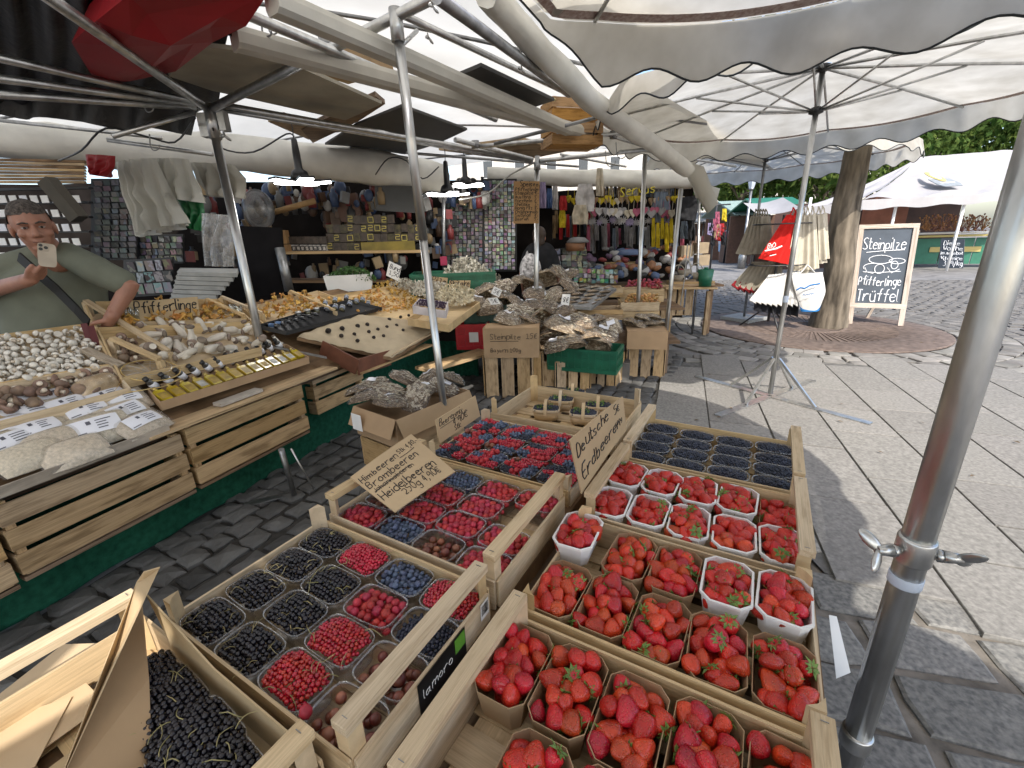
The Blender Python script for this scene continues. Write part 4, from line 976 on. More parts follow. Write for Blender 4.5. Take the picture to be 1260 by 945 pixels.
c = aty(703, 156, 4.3); wbox('wooden_crate', 'honey brown wooden crate stored up on the rafters at the far end', c + V3((0, 0, -.17)), (.46, .30, .36), .25, wood('honey_wood', (.46, .26, .10), rnd=.1), 4)
def carton(name, label, c, d, rz, m=CARD, flaps=False, group=None):
    t_ = thing(name, label, 'carton', c, rz, group); a, b_, h = d; w = MB(); th = .005
    rings = [[V3((x * a / 2, y * b_ / 2, z)) for x, y in ((-1, -1), (1, -1), (1, 1), (-1, 1))] for z in (0, h)]
    inn = [[V3((x * (a / 2 - th), y * (b_ / 2 - th), z)) for x, y in ((-1, -1), (1, -1), (1, 1), (-1, 1))] for z in (h, h * (.45 if flaps else .98))]
    shell(w, rings + inn, smooth=False); k = len(w.v); w.f.append((k - 4, k - 3, k - 2, k - 1)); w.sm.append(False); w.mi.append(0); obj('carton_body', w, m, t_, local=True)
    if flaps:
        for i in range(4):
            p, q = rings[1][i], rings[1][(i + 1) % 4]; o = ((p + q) / 2); o.z = 0; o = o.normalized() * .05; f = MB()
            f.add([p, q, q + o + V3((0, 0, -.10)), p + o + V3((0, 0, -.10)), p + o * .05, q + o * .05, q + o * 1.05 + V3((0, 0, -.10)), p + o * 1.05 + V3((0, 0, -.10))], [(0, 1, 2, 3), (7, 6, 5, 4)]); obj('flap', f, m, t_, local=True)
    return t_
c = aty(440, 78, 3.4); carton('cardboard_box', 'cardboard box with a white side stored on the rafters', c + V3((0, 0, -.06)), (.42, .2, .13), -.5, CARD)
# rolled tarpaulins
def roll(name, label, pts, r, seg=28, m=TARPROLL, group='rolled cream tarpaulins'):
    b = MB(); P = []; 
    for i in range(seg + 1):
        f = i / seg * (len(pts) - 1); k = min(int(f), len(pts) - 2); P.append(pts[k].lerp(pts[k + 1], f - k))
    n = 14; prev = None; vs = []
    for i, p in enumerate(P):
        d = (P[min(i + 1, seg)] - P[max(i - 1, 0)]).normalized(); a = V3((0, 0, 1)); a = (a - d * a.dot(d)).normalized(); e = d.cross(a)
        rr = r[0] + (r[1] - r[0]) * i / seg
        for j in range(n):
            t_ = 2 * math.pi * j / n; k = 1 + .07 * math.sin(3 * t_ + i * .55) + .05 * math.sin(5 * t_ - i * .9) + .03 * math.sin(i * 1.7)
            vs.append(p + a * (rr * k * math.cos(t_) * 1.06) + e * (rr * k * math.sin(t_)))
    b.add(vs, [(i * n + j, i * n + (j + 1) % n, (i + 1) * n + (j + 1) % n, (i + 1) * n + j) for i in range(seg) for j in range(n)] + [tuple(range(n)), tuple(seg * n + j for j in range(n - 1, -1, -1))], True)
    return single(name, b, m, label, 'rolled tarpaulin', group)
roll('rolled_tarpaulin', 'long white rolled tarpaulin sloping down along the aisle side of the roof', RLL, [.062, .070])
roll('rolled_tarpaulin', 'sagging cream rolled tarpaulin along the back above the dark shelves', [aty(-90, 163, 4.3), aty(120, 182, 4.6), aty(300, 190, 4.9), aty(440, 203, 5.3), aty(545, 222, 5.9)], [.15, .17])
roll('rolled_tarpaulin', 'pale rolled awning at the front of the souvenir stall', [aty(600, 216, 7.0), aty(760, 220, 7.0), aty(852, 221, 6.8)], [.10, .12])
# bunched white sheet ends at the stall corner
for k, (pts, lb) in enumerate((([(838, 196), (866, 205), (884, 250), (872, 262), (852, 226)], 'bunched white sheet hanging from the far end of the long roll'), ([(852, 222), (886, 232), (882, 247), (858, 243)], 'loose clear plastic corner hanging beside the dark bag'))):
    b = MB(); P = [aty(x, y, 5.6 + .3 * k) for x, y in pts]; c = sum(P, V3()) / len(P); n = len(P); off = V3((.02, .1, 0))
    b.add(P + [p + off for p in P] + [c + V3((0, -.05, 0)), c + off + V3((0, .05, 0))], [(i, (i + 1) % n, 2 * n) for i in range(n)] + [(n + (i + 1) % n, n + i, 2 * n + 1) for i in range(n)] + [(i, n + i, n + (i + 1) % n, (i + 1) % n) for i in range(n)], True)
    single('hanging_sheet', b, CANVAS2, lb, 'sheet')
# electric lamps, cables, hooks
LED = mat('lit_led_panel', (1, .98, .95), .5, 0, 5, emit=9)
def lamp(px, py, Y, lab, s=1., yaw=0.):
    c = aty(px, py, Y); t_ = thing('work_lamp', lab, 'lamp', c, yaw, 'lit cross shaped work lamps')
    b = MB(); b.lathe([(.012, .34), (.022, .33), (.028, .24), (.03, .12), (.06, .10), (.075, .05), (.06, .03)], 14); obj('lamp_body', b, BLACKP, t_, local=True)
    for k in range(5):
        a = 2 * math.pi * k / 5; d = V3((math.cos(a), math.sin(a), 0)); R = Matrix.Rotation(a, 3, 'Z') @ Matrix.Rotation(rad(-4), 3, 'Y')
        p = MB(); p.box(d * .145 + V3((0, 0, .030)), (.18, .11, .016), R); hd = obj('led_head', p, BLACKP, t_, local=True)
        e = MB(); e.box(d * .145 + V3((0, 0, .030)) - R @ V3((0, 0, .011)), (.165, .095, .010), R); obj('led_panel', e, LED, hd, local=True)
    w = MB(); w.tube([(0, 0, .34), (.004, 0, .42), (-.003, 0, .50)], .004, 6); obj('hook_cable', w, BLACKP, t_, local=True); return t_
lamp(371, 228, 3.9, 'lit five panel work lamp hanging alone over the mushroom counter', yaw=.3)
lamp(551, 242, 5.0, 'lit work lamp hanging just right of the sloping steel post', yaw=.1)
lamp(573, 231, 5.6, 'lit work lamp hanging farthest back by the magnets wall', yaw=.6)
def cable(lab, pts, r=.006, m=BLACKP, name='power_cable'):
    P = [aty(*p) for p in pts]; Q = []
    for i in range(len(P) - 1):
        for s in range(4):
            u = s / 4; p0, p1, p2, p3 = P[max(i - 1, 0)], P[i], P[i + 1], P[min(i + 2, len(P) - 1)]
            Q.append(.5 * ((2 * p1) + (p2 - p0) * u + (2 * p0 - 5 * p1 + 4 * p2 - p3) * u * u + (3 * p1 - p0 - 3 * p2 + p3) * u ** 3))
    b = MB(); b.tube(Q + [P[-1]], r, 6); return single(name, b, m, lab, 'cable' if 'cable' in name else 'hook', 'loose power cables under the roof' if 'cable' in name else 'wire hooks on the roof rails')
cable('black power cable sagging from the corner post to the hanging lamp', [(262, 158, 3.05), (272, 182, 3.3), (312, 187, 3.6), (352, 165, 3.85), (362, 168, 3.9)])
cable('black power cable drooping along the awning left of the corner post', [(240, 145, 3.0), (215, 175, 3.3), (180, 168, 3.3), (130, 158, 3.2), (100, 185, 3.3), (72, 198, 3.5)])
cable('pale grey cable crossing from the magnets wall up to the rail', [(565, 246, 5.2), (600, 238, 5.2), (628, 215, 5.1), (662, 198, 5.0)], .009, mat('grey_cable', (.4, .4, .38), .5))
cable('black cable hanging down beside the sloping steel post', [(462, 215, 4.6), (478, 195, 4.5), (500, 198, 4.5), (520, 220, 4.6), (540, 205, 4.7)])
for k, (x, y, Y) in enumerate(((322, 25, 2.4), (184, 165, 3.2), (165, 115, 3.1), (177, 118, 3.1), (330, 22, 2.5), (758, 175, 4.8), (745, 185, 5.0))):
    cable(['steel S hook hanging on the rafter beside the upper cassette', 'steel S hook hanging over the white bags', 'first of two black hooks on the left rails', 'second of two black hooks on the left rails', 'steel hook next to the red bag', 'thin hook on the far cross rail', 'thin hook near the far post'][k], [(x, y, Y), (x + 1, y + 14, Y), (x + 5, y + 20, Y), (x + 11, y + 18, Y), (x + 12, y + 13, Y)], .004, METALD if k != 2 else BLACKM, 'wire_hook')
# ================================================================ left stall counter
P0 = V3((-1.656, 2.424, 0)); SD = V3((.3746, .9272, 0)).normalized(); NL = V3((-SD.y, SD.x, 0)); SROT = math.atan2(SD.y, SD.x)
def S(s, t, z=0): return P0 + SD * s + NL * t + V3((0, 0, z))
def cp(x, y, dz=0., k=.5, z0=.70):
    """point of the sloping display: rises away from the aisle"""
    r = ray(x, y); a = (z0 + dz + k * NL.dot(CP - P0) - CAMH) / (r.z - k * NL.dot(r)); return CP + r * a
SLN = (V3((0, 0, 1)) - NL * .5).normalized()
gc = MB(); gc.grid(lambda u, v: S(-2.0 + 4.6 * u, .2 - .015 * math.sin(u * 60) * (1 - v), .0 + .62 * v), 90, 4)
single('stall_skirt', gc, GREEN, 'dark green cloth skirt hanging to the cobbles under the mushroom counter', 'cloth')
ct = thing('market_counter', 'low wooden counter carrying the mushroom crates of the left stall', 'counter', S(.2, .6), SROT)
for k in range(4): plank('counter_board', (-2.1, -.35 + k * .3, .60), (2.6, -.35 + k * .3, .60), .28, .03, WOOD3, ct)
for x in (-1.6, .5, 2.3):
    for y in (-.25, .5): plank('trestle_leg', (x, y, .02), (x, y, .585), .05, .05, GREYWOOD, ct, (0, 1, 0))
rs = MB(); rs.prism([(0.06, .62), (1.0, .62), (1.0, 1.10), (.06, .64)], S(-2.0, 0), NL, (0, 0, 1), SD * 4.5); obj('sloping_riser', rs, WOOD3, ct)
# big slatted crates turned to the aisle
for k, (s0, s1, z0, h, lb) in enumerate(((-1.75, -1.03, .27, .35, 'slatted wooden crate at the left edge, mostly out of the picture'), (-1.01, -.30, .285, .345, 'slatted wooden crate under the tray of labelled grain bags'), (-.275, .52, .29, .355, 'taller slatted wooden crate under the tray of oil bottles'), )):
    t_ = wbox('slatted_crate', lb, S((s0 + s1) / 2, .20, z0), (s1 - s0, .40, h), SROT, WOOD2, 3, group='slatted wooden crates along the counter front')
    for i in (-1, 1): plank('base_batten', (-(s1 - s0) / 2, i * .17, -.012), ((s1 - s0) / 2, i * .17, -.012), .05, .018, WOOD3, t_)
pl = thing('plank_board', 'long raw board laid over the crate under the oil bottle box', 'board', S(.1, .1, .66), SROT); plank('board', (-.55, .0, .0), (.75, .0, .0), .26, .014, WOOD2, pl, jit=.0)
b = MB(); b.box(S(.1, .055, .683), (.28, .07, .02), Matrix.Rotation(SROT, 3, 'Z')); single('wrapped_stick', b, mat('dull_grey_film', (.42, .38, .33), .4, .2, 14, bump=.3), 'grey plastic wrapped flat bundle tucked under the oil box', 'bundle')
# metal legs and strut behind the berry crates
lg = MB(); lg.tube([at(346, 553, .40), at(362, 608, .03)], .017, 8); lg.bar(at(300, 622, .012), at(362, 606, .012), .05, .008); single('trestle_support', lg, METALD, 'steel trestle leg with flat foot on the dark cobbles by the green cloth', 'leg')
lg = MB(); lg.tube([at(358, 552, .40), at(386, 602, .1)], .005, 6); single('tent_guy_rod', lg, METAL, 'thin steel rod slanting down beside the trestle leg', 'rod')
# ---- grey tray of labelled grain bags
tray = thing('metal_tray', 'long grey metal tray holding plastic bags of grain', 'tray', S(-.85, .02, .64), SROT)
b = MB(); b.box(S(-.86, .24, .655), (1.02, .50, .006), Matrix.Rotation(SROT, 3, 'Z')); obj('tray_base', b, METALD, tray)
b = MB(); b.box(S(-.86, -.012, .672), (1.02, .012, .045), Matrix.Rotation(SROT, 3, 'Z')); obj('tray_lip', b, GREYWOOD, tray)
GRAIN = mat('bagged_grain', (.60, .52, .40), .5, .22, 90, rnd=.12, bump=.1, bscale=160, coat=.5)
LABELW = mat('printed_label_paper', (.72, .72, .76), .45, .05, 8)
FIL2 = film('clear_bag_film', (.98, .97, .95), .02, .12, .05, wr=30)
def pillow(M, w, d, h, name, label, cat, m, group, lab=True, seed=0, film_=True, parts=True):
    t_ = thing(name, label, cat, group=group, M=M); ph = seed * 1.7
    def f(u, v, o=0.):
        x, y = 2 * u - 1, 2 * v - 1; e = max(0, 1 - x * x) ** .55 * max(0, 1 - y * y) ** .5
        return V3((x * w / 2 * (1 - .05 * y * y), y * d / 2 * (1 - .06 * x * x), h * e * (.9 + .12 * math.sin(3 * x + ph) * math.cos(2 * y + ph)) + o))
    b = MB(); b.grid(lambda u, v: f(u, v), 14, 10); b.grid(lambda u, v: V3((f(1 - u, v).x, f(1 - u, v).y, -.004 - .3 * f(1 - u, v).z)), 8, 6); obj('contents', b, m, t_, local=True)
    if film_:
        b = MB(); b.grid(lambda u, v: (lambda p: V3((p.x * 1.09, p.y * 1.05, p.z + .003)))(f(u, v)), 10, 8); obj('film', b, FIL2, t_, local=True)
    if lab:
        b = MB(); b.grid(lambda u, v: f(.17 + .66 * u, .28 + .50 * v, .0055), 10, 6); l_ = obj('paper_label', b, LABELW, t_, local=True)
        if parts:
            b = MB()
            for r in range(4):
                u0 = .52; L = random.uniform(.12, .24); v = .38 + .085 * r; b.grid(lambda u, q: f(u0 + L * u, v + .03 * q, .0066), 3, 1)
            b.grid(lambda u, q: f(.40 + .06 * u, .56 + .12 * q, .0066), 2, 2); b.grid(lambda u, q: f(.2 + .16 * u, .32 + .03 * q, .0066), 2, 1)
            obj('label_print', b, mat('label_print', (.08, .08, .10), .5, .2, 20), l_, local=True)
    return t_
bagpx = [(131, 492), (82, 502), (32, 511), (154, 509), (175, 522), (118, 529), (46, 532), (62, 546), (92, 556), (12, 548), (107, 509), (74, 490), (30, 494), (150, 495), (6, 530), (4, 505), (40, 560)]
bagw = ['behind the oil box corner', 'second from the brown block', 'far left of the back row', 'tucked by the oil box', 'nearest the oil box on the tray lip', 'big one with two labels in front', 'left front with a wide label', 'flat one below the wide label', 'flat one on the tray lip', 'at the left picture edge in front', 'upper one on the big front bag', 'small one under the brown mushrooms', 'with the pink striped label', 'behind the tray edge by the net', 'left edge, middle row', 'left edge, back row', 'lowest on the tray lip']
for k, (x, y) in enumerate(bagpx):
    c = cp(x, y, -.005, .42); R = frame(SD + NL * random.uniform(-.25, .25), SLN * 1.4 - NL * .35 - SD * .25 + V3((random.uniform(-.2, .2), random.uniform(-.2, .2), 0)))
    M = Matrix.Translation(c) @ R.to_4x4(); sz = 1.2 if k == 5 else 1.0
    pillow(M, .235 * sz, .155 * sz, .040, 'grain_bag', 'clear bag of beige grain with white label, ' + bagw[k], 'bag', GRAIN, 'labelled bags of grain on the tray', k not in (7, 8, 16), k)
ps = MB(); c = cp(30, 495, .035, .3)
# brown block of pressed cake behind the bags
M = Matrix.Translation(cp(121, 476, .0)) @ frame(SD, SLN).to_4x4(); pillow(M, .19, .12, .085, 'wrapped_block', 'amber brown film wrapped block of dried slices behind the grain bags', 'package', mat('amber_slices', (.42, .27, .12), .35, .4, 26, coat=.5, col2=(.58, .42, .24)), None, False, 3)
# ---- open crates on the slope
def slope_crate(label, q, h=.06, m=WOOD, floor=True, name='display_crate', group='shallow display crates on the counter'):
    """q: four photo points round the rim, on the slope"""
    P = [cp(x, y, h) for x, y in q]; c = sum(P, V3()) / 4; t_ = thing(name, label, 'crate', c - V3((0, 0, h)), SROT, group); Mi = WM[t_].inverted()
    for i in range(4):
        a, b_ = Mi @ P[i], Mi @ P[(i + 1) % 4]; inn = (Mi @ c) - (a + b_) / 2; inn.z = 0
        o = SLN * h * .5; o = V3(Mi.to_3x3() @ o); plank('side_board', a - o, b_ - o, h, .010, m, t_, inn)
    if floor:
        b = MB(); F = [p - SLN * (h * .92) for p in P]; b.add(F, [(0, 1, 2, 3)] if (F[1] - F[0]).cross(F[2] - F[1]).z > 0 else [(3, 2, 1, 0)]); obj('crate_floor', b, m, t_)
    return t_
slope_crate('shallow crate of white button mushrooms next to the vendor', [(-60, 420), (112, 398), (138, 448), (-50, 480)], .05)
slope_crate('shallow crate of brown mushrooms in front of the white ones', [(-50, 482), (136, 450), (160, 478), (-40, 530)], .05)
slope_crate('shallow crate of king oyster mushrooms', [(118, 398), (310, 392), (322, 428), (150, 466)], .06)
slope_crate('shallow crate of chanterelles behind the king oyster mushrooms', [(105, 372), (282, 368), (312, 396), (120, 404)], .07)
slope_crate('shallow crate of chanterelles right of the corner post', [(300, 380), (392, 358), (440, 376), (330, 402)], .05)
# tilted dividers and battens
for k, (a, c, w, lb) in enumerate((((105, 370), (207, 432), .03, 'tilted wooden crate rail between white and king oyster mushrooms'), ((137, 416), (196, 442), .035, 'short wooden rail below the tilted crate rail'), ((254, 368), (300, 388), .03, 'wooden rail beside the chanterelles near the corner post'), ((272, 365), (322, 385), .03, 'second wooden rail beside the corner post'), ((104, 430), (150, 450), .05, 'loose weathered board lying between white and brown mushrooms'), ((357, 358), (412, 382), .03, 'light wooden rail across the right chanterelle crate'))):
    A, B = cp(*a, .09 if k != 4 else .06), cp(*c, .08 if k != 4 else .05); t_ = thing('crate_rail', lb, 'rail', (A + B) / 2); Mi = WM[t_].inverted()
    plank('batten', Mi @ A, Mi @ B, w, .018, WOOD if k != 4 else GREYWOOD, t_)
    if k in (0, 1, 2, 3, 5): 
        for p in (A, B): plank('upright', Mi @ (p - V3((0, 0, .10))), Mi @ (p - V3((0, 0, .008))), .03, .03, WOOD, t_, (0, 1, 0))
# ---- mushrooms
M_WM = mat('white_mushroom', (.68, .64, .57), .6, .14, 30, rnd=.12, col2=(.72, .68, .61))
M_BM = mat('brown_mushroom', (.19, .115, .075), .55, .35, 26, rnd=.25, col2=(.30, .20, .14))
M_ST = mat('mushroom_stem', (.60, .52, .42), .7, .15, 26, rnd=.1)
M_KO = mat('king_oyster_stem', (.62, .55, .45), .6, .14, 14, rnd=.1, col2=(.72, .67, .59))
M_KC = mat('king_oyster_cap', (.19, .145, .11), .6, .3, 20, rnd=.25)
M_CH = mat('chanterelle', (.56, .27, .05), .6, .3, 30, rnd=.25, col2=(.70, .40, .11))
M_TR = mat('black_truffle', (.022, .015, .012), .85, .5, 60, bump=1, bscale=120, rnd=.2)
def button(r, sq=.75):
    b = MB(); b.lathe([(0, r * sq), (r * .45, r * sq * .92), (r * .8, r * sq * .62), (r, r * .12), (r * .96, -r * .12), (r * .8, -r * .2), (r * .45, -r * .1)], 12)
    s = MB(); s.lathe([(r * .42, -r * .1), (r * .36, -r * .5), (r * .42, -r * .8), (r * .2, -r * .86), (0, -r * .86)], 8); return b, s
def king(L, r, bend):
    s = MB(); pts = [(bend * math.sin(i / 6 * 2), 0, L * (i / 6 - .5)) for i in range(7)]; s.tube(pts, [r * .55, r * .95, r * 1.1, r * 1.05, r * .85, r * .7, r * .75], 12)
    c = MB(); c.lathe([(r * .5, L * .42), (r * 1.15, L * .49), (r * 1.1, L * .56), (r * .6, L * .61), (0, L * .60)], 12, (bend * math.sin(2), 0, 0)); return s, c
def chant(h, r, sd):
    random.seed(sd); b = MB(); n = 9; ph = random.uniform(0, 6)
    vs = []
    for q, z in ((.22, 0), (.30, .45), (.62, .75), (1.0, .96), (.8, .93), (.3, .72), (0, .66)):
        for j in range(n):
            t = 2 * math.pi * j / n; k = 1 + .25 * math.sin(3 * t + ph) * (q > .5); vs.append((r * q * k * math.cos(t), r * q * k * math.sin(t), h * (z + .10 * math.sin(2 * t + ph) * (q > .5))))
    return b.add(vs, [(i * n + j, i * n + (j + 1) % n, (i + 1) * n + (j + 1) % n, (i + 1) * n + j) for i in range(6) for j in range(n)], True)
WB = [button(r, q) for r, q in ((.018, .8), (.021, .75), (.016, .85))]; BBt = [button(r, q) for r, q in ((.027, .7), (.030, .65), (.024, .75))]
KOs = [king(.11, .021, .006), king(.09, .024, .0), king(.13, .019, .010)]
WMK = Kind('button_mushroom', 'button_mushrooms', 'mushroom', [a for a, c in WB], M_WM, 'white button mushrooms in the crate', ('stem', [c for a, c in WB], M_ST, .8))
BMK = Kind('brown_mushroom', 'brown_mushrooms', 'mushroom', [a for a, c in BBt], M_BM, 'brown mushrooms in the crate', ('stem', [c for a, c in BBt], M_ST, .95))
KOK = Kind('king_oyster_mushroom', 'king_oyster_mushrooms', 'mushroom', [a for a, c in KOs], M_KO, 'king oyster mushrooms in the crate', ('cap', [c for a, c in KOs], M_KC, 1))
CHK = Kind('chanterelle', 'chanterelles', 'mushroom', [chant(.042, .017, 1), chant(.05, .021, 2), chant(.036, .014, 3)], M_CH, 'chanterelles heaped on the counter')
random.seed(21)
def dart(poly, n, dmin, tries=40):
    xs = [p[0] for p in poly]; ys = [p[1] for p in poly]; out = []
    for _ in range(n * tries):
        x, y = random.uniform(min(xs), max(xs)), random.uniform(min(ys), max(ys))
        if not inpoly(x, y, poly): continue
        if all((x - a) ** 2 + ((y - b_) * 1.5) ** 2 > dmin * dmin for a, b_ in out): out.append((x, y))
        if len(out) >= n: break
    return out
def trot(k): return Euler((random.gauss(0, k), random.gauss(0, k), random.uniform(0, 6.28))).to_matrix().to_4x4()
def pour(kind, poly, n, dmin, lab, dz=.03, mound=None, tilt=1.2, sc=1., under=1):
    lab0 = lab; xm = sum(p[0] for p in poly) / len(poly); ym = sum(p[1] for p in poly) / len(poly)
    for x, y in dart(poly, n, dmin):
        h = dz + (mound(x, y) if mound else 0) + random.uniform(-.008, .008)
        if '@' in lab0: lab = lab0.replace('@', ('back ' if y < ym else 'front ') + ('left' if x < xm - 20 else 'right' if x > xm + 25 else 'middle'))
        kind.put(Matrix.Translation(cp(x, y, h)) @ trot(tilt) @ Matrix.Scale(sc * random.uniform(.85, 1.15), 4), lab)
        if under: kind.put(Matrix.Translation(cp(x + 3, y + 2, h - .025)) @ trot(tilt) @ Matrix.Scale(sc, 4), lab, True)
pour(WMK, [(-40, 418), (108, 402), (130, 444), (112, 456), (-40, 474)], 190, 8, 'white button mushroom in the @ of the crate beside the man with a phone', .04, tilt=.9, sc=.95)
pour(BMK, [(-30, 492), (40, 472), (132, 452), (150, 470), (98, 482), (60, 490), (0, 505)], 46, 13, 'brown mushroom in the @ of the shallow crate behind the grain bags', .03, tilt=1.5)
pour(BMK, [(147, 412), (165, 420), (168, 442), (150, 446)], 9, 11, 'brown mushroom beside the tilted crate rail', .03, tilt=1.5)
pour(KOK, [(165, 400), (300, 396), (318, 425), (205, 440), (180, 428)], 44, 17, 'king oyster mushroom in the @ of the crate before the chanterelles', .045, tilt=1.6, sc=1.05)
pour(KOK, [(320, 415), (345, 410), (345, 420), (322, 424)], 4, 12, 'small king oyster mushroom right of the corner post', .03, tilt=1.6, sc=.7)
pour(CHK, [(125, 390), (150, 376), (175, 383), (200, 370), (225, 378), (262, 372), (285, 388), (250, 396), (190, 396), (130, 398)], 170, 6.5, 'chanterelle in the @ of the crate under the Pfifferlinge sign', .06, tilt=1.4, sc=1.)
pour(CHK, [(308, 378), (345, 364), (395, 364), (425, 374), (400, 380), (330, 388)], 110, 6, 'chanterelle in the crate right of the corner post', .05, tilt=1.4)
def mnd(x, y): return .16 * max(0, 1 - abs(x - 472) / 85) * max(0, 1 - max(0, y - 352) / 45)
big = [(418, 380), (440, 366), (462, 350), (480, 345), (505, 358), (528, 374), (520, 380), (470, 384), (430, 386)]
for k in range(2): pour(CHK, big, 240, 4.4, 'chanterelle on the @ of the tall heap behind the truffles', -.0 + .012 * k, tilt=1.4, sc=.85)
for k in (WMK, BMK, KOK, CHK): k.flush()
hp = MB(); hp.add([cp(x, y, -.035) for x, y in big] + [cp(470, 372, -.05)], [(i, (i + 1) % 9, 9) for i in range(9)]); 
slope_crate('wide shallow crate under the tall heap of chanterelles', [(395, 366), (480, 352), (560, 372), (480, 402)], .03)
# glasses, flags, ladle net
GLASS = film('thin_glass', (.9, .93, .92), .14, .05, .05)
for k, (x, y) in enumerate(((160, 392), (169, 394), (288, 386), (296, 388))):
    c = cp(x, y, .05); b = MB(); b.lathe([(.016, 0), (.022, .07), (.0205, .07), (.0145, .004), (0, .004)], 14, c); single('shot_glass', b, GLASS, ['left glass of the pair by the Pfifferlinge crate', 'right glass of the pair by the Pfifferlinge crate', 'left tumbler beside the corner post', 'right tumbler beside the corner post'][k], 'glass')
for k, (x, y) in enumerate(((113, 427), (121, 430))):
    b = MB(); c = cp(x, y, .0); b.box(c + V3((0, 0, .07)), (.030, .004, .13), Matrix.Rotation(.3 + k * .5, 3, 'Z')); single('price_flag', b, mat('dark_red_card', (.10, .015, .018), .6, .2, 9), ['dark red price flag standing in the white mushrooms', 'dark red price flag nearer the tilted rail'][k], 'flag')
t_ = thing('sieve_ladle', 'gold rimmed wire sieve lying in front of the tilted rail', 'sieve', cp(185, 462)); b = MB()
rp_ = [cp(185 + 37 * math.cos(a), 456 + 13 * math.sin(a), .045) for a in [2 * math.pi * i / 24 for i in range(25)]]; b.tube(rp_, .004, 6, cap=False); obj('rim', b, mat('brass_wire', (.62, .46, .2), .35, .2, 8, metal=.8), t_)
b = MB(); cc = cp(185, 458, .0)
for k in range(1, 4): b.tube([cc.lerp(p, k / 4) + V3((0, 0, .008 * k)) for p in rp_], .0012, 3, cap=False)
for p in rp_[::2]: b.tube([cc, cc.lerp(p, .5) + V3((0, 0, .008)), p], .0012, 3)
obj('wire_net', b, METAL, t_, kind='stuff')
b = MB(); b.tube([cp(150, 468, .04), cp(138, 486, .03), cp(200, 476, .02), cp(222, 466, .04)], .003, 6); obj('handle', b, mat('brass_wire', (.62, .46, .2), .35), t_)
# ---- box of oil bottles
OIL = mat('yellow_oil_glass', (.36, .24, .012), .12, .25, 12, coat=.6, rnd=.12, col2=(.5, .36, .03))
ob_ = thing('bottle_box', 'long cardboard tray of small yellow oil bottles', 'box', S(.15, .1, .70), SROT)
A, B, C2, D2 = cp(198, 500, .0, .2, .735), cp(380, 443, .0, .2, .735), cp(352, 427, .02, .2, .735), cp(183, 483, .02, .2, .735)
bb = MB(); hh = V3((0, 0, .045))
for p, q in ((A, B), (B, C2), (C2, D2), (D2, A)): bb.bar((p + q) / 2 - (q - p) / 2, q, .005, .05)
bb.add([A - V3((0, 0, .025)), B - V3((0, 0, .025)), C2 - V3((0, 0, .025)), D2 - V3((0, 0, .025))], [(0, 1, 2, 3)]); obj('cardboard_tray', bb, CARD, ob_)
bm_, lm_, cm_ = MB(), MB(), MB(); bm_.box((0, 0, 0), (.050, .020, .088)); bm_.lathe([(.011, .044), (.009, .055), (.009, .062)], 8); lm_.box((0, -.0106, -.004), (.042, .0008, .05)); cm_.lathe([(.0095, .058), (.0095, .076), (0, .076)], 10)
mB, mC = bm_.mesh('oil_bottle', OIL), cm_.mesh('cap', mat('gold_cap', (.45, .33, .12), .4, .2, 8, metal=.6))
LBL = [lm_.mesh('label', mat('olive_label', (.30, .20, .04), .5, .3, 30)), lm_.mesh('label', mat('silver_label', (.34, .33, .30), .45, .3, 40)), lm_.mesh('label', mat('tan_label', (.33, .25, .12), .5, .2, 30))]
oilab = ['front left corner of the box'] + ['%s in the yellow oil row' % w for w in ('second', 'third', 'fourth with a silver label', 'fifth', 'sixth', 'seventh', 'eighth', 'ninth', 'tenth', 'eleventh', 'third from the right end', 'second from the right end', 'rightmost')]
for k in range(14):
    u = (k + .5) / 14; p = A.lerp(B, u).lerp(D2.lerp(C2, u), .30) + V3((0, 0, .022)); R = frame(SD, (V3((0, 0, 1)) * .5 + NL * .87)).to_4x4()
    o = inst('oil_bottle', mB, Matrix.Translation(p) @ R @ Matrix.Rotation(0, 4, 'X')); tag(o, 'small flat bottle of yellow oil, ' + oilab[k], 'bottle', 'small bottles in the cardboard tray')
    inst('label', LBL[1 if k in (3, 10, 11, 12) else (2 if k in (7, 8) else 0)], Matrix.Identity(4), o); inst('cap', mC, Matrix.Identity(4), o)
jb, jc, jl = MB(), MB(), MB(); jb.lathe([(.020, -.035), (.020, .03), (.013, .04), (.013, .05)], 12); jc.lathe([(.014, .045), (.014, .062), (0, .062)], 12); jl.lathe([(.0205, -.02), (.0205, .02)], 12)
m1, m2, m3 = jb.mesh('jar', mat('dark_glass_jar', (.05, .045, .04), .15, .2, 9, coat=.5)), jc.mesh('cap', BLACKP), jl.mesh('label', LABELW)
for k in range(12):
    u = (k + .4) / 12.2; p = A.lerp(B, u).lerp(D2.lerp(C2, u), .98) + V3((0, 0, .035)); o = inst('oil_jar', m1, Matrix.Translation(p) @ frame(V3((1, 0, .1)), V3((0, -.6, .8))).to_4x4() @ Matrix.Rotation(0, 4, 'Z')); tag(o, 'round jar with white label and black cap, %s in the oil box back row' % ('first second third fourth fifth sixth seventh eighth ninth tenth eleventh twelfth'.split()[k]), 'jar', 'small jars in the back row of the oil box'); inst('cap', m2, Matrix.Identity(4), o); inst('label', m3, Matrix.Identity(4), o)
# ---- Pfifferlinge sign
q = [cp(157, 372, .14), cp(243, 365, .16), cp(246, 388, .05), cp(165, 396, .05)]
t, line, rule = card_sign('price_sign', 'cardboard Pfifferlinge sign standing in the back of the chanterelle crate', 'sign', q)
line('Pfifferlinge', .06, .62, .075, .004)
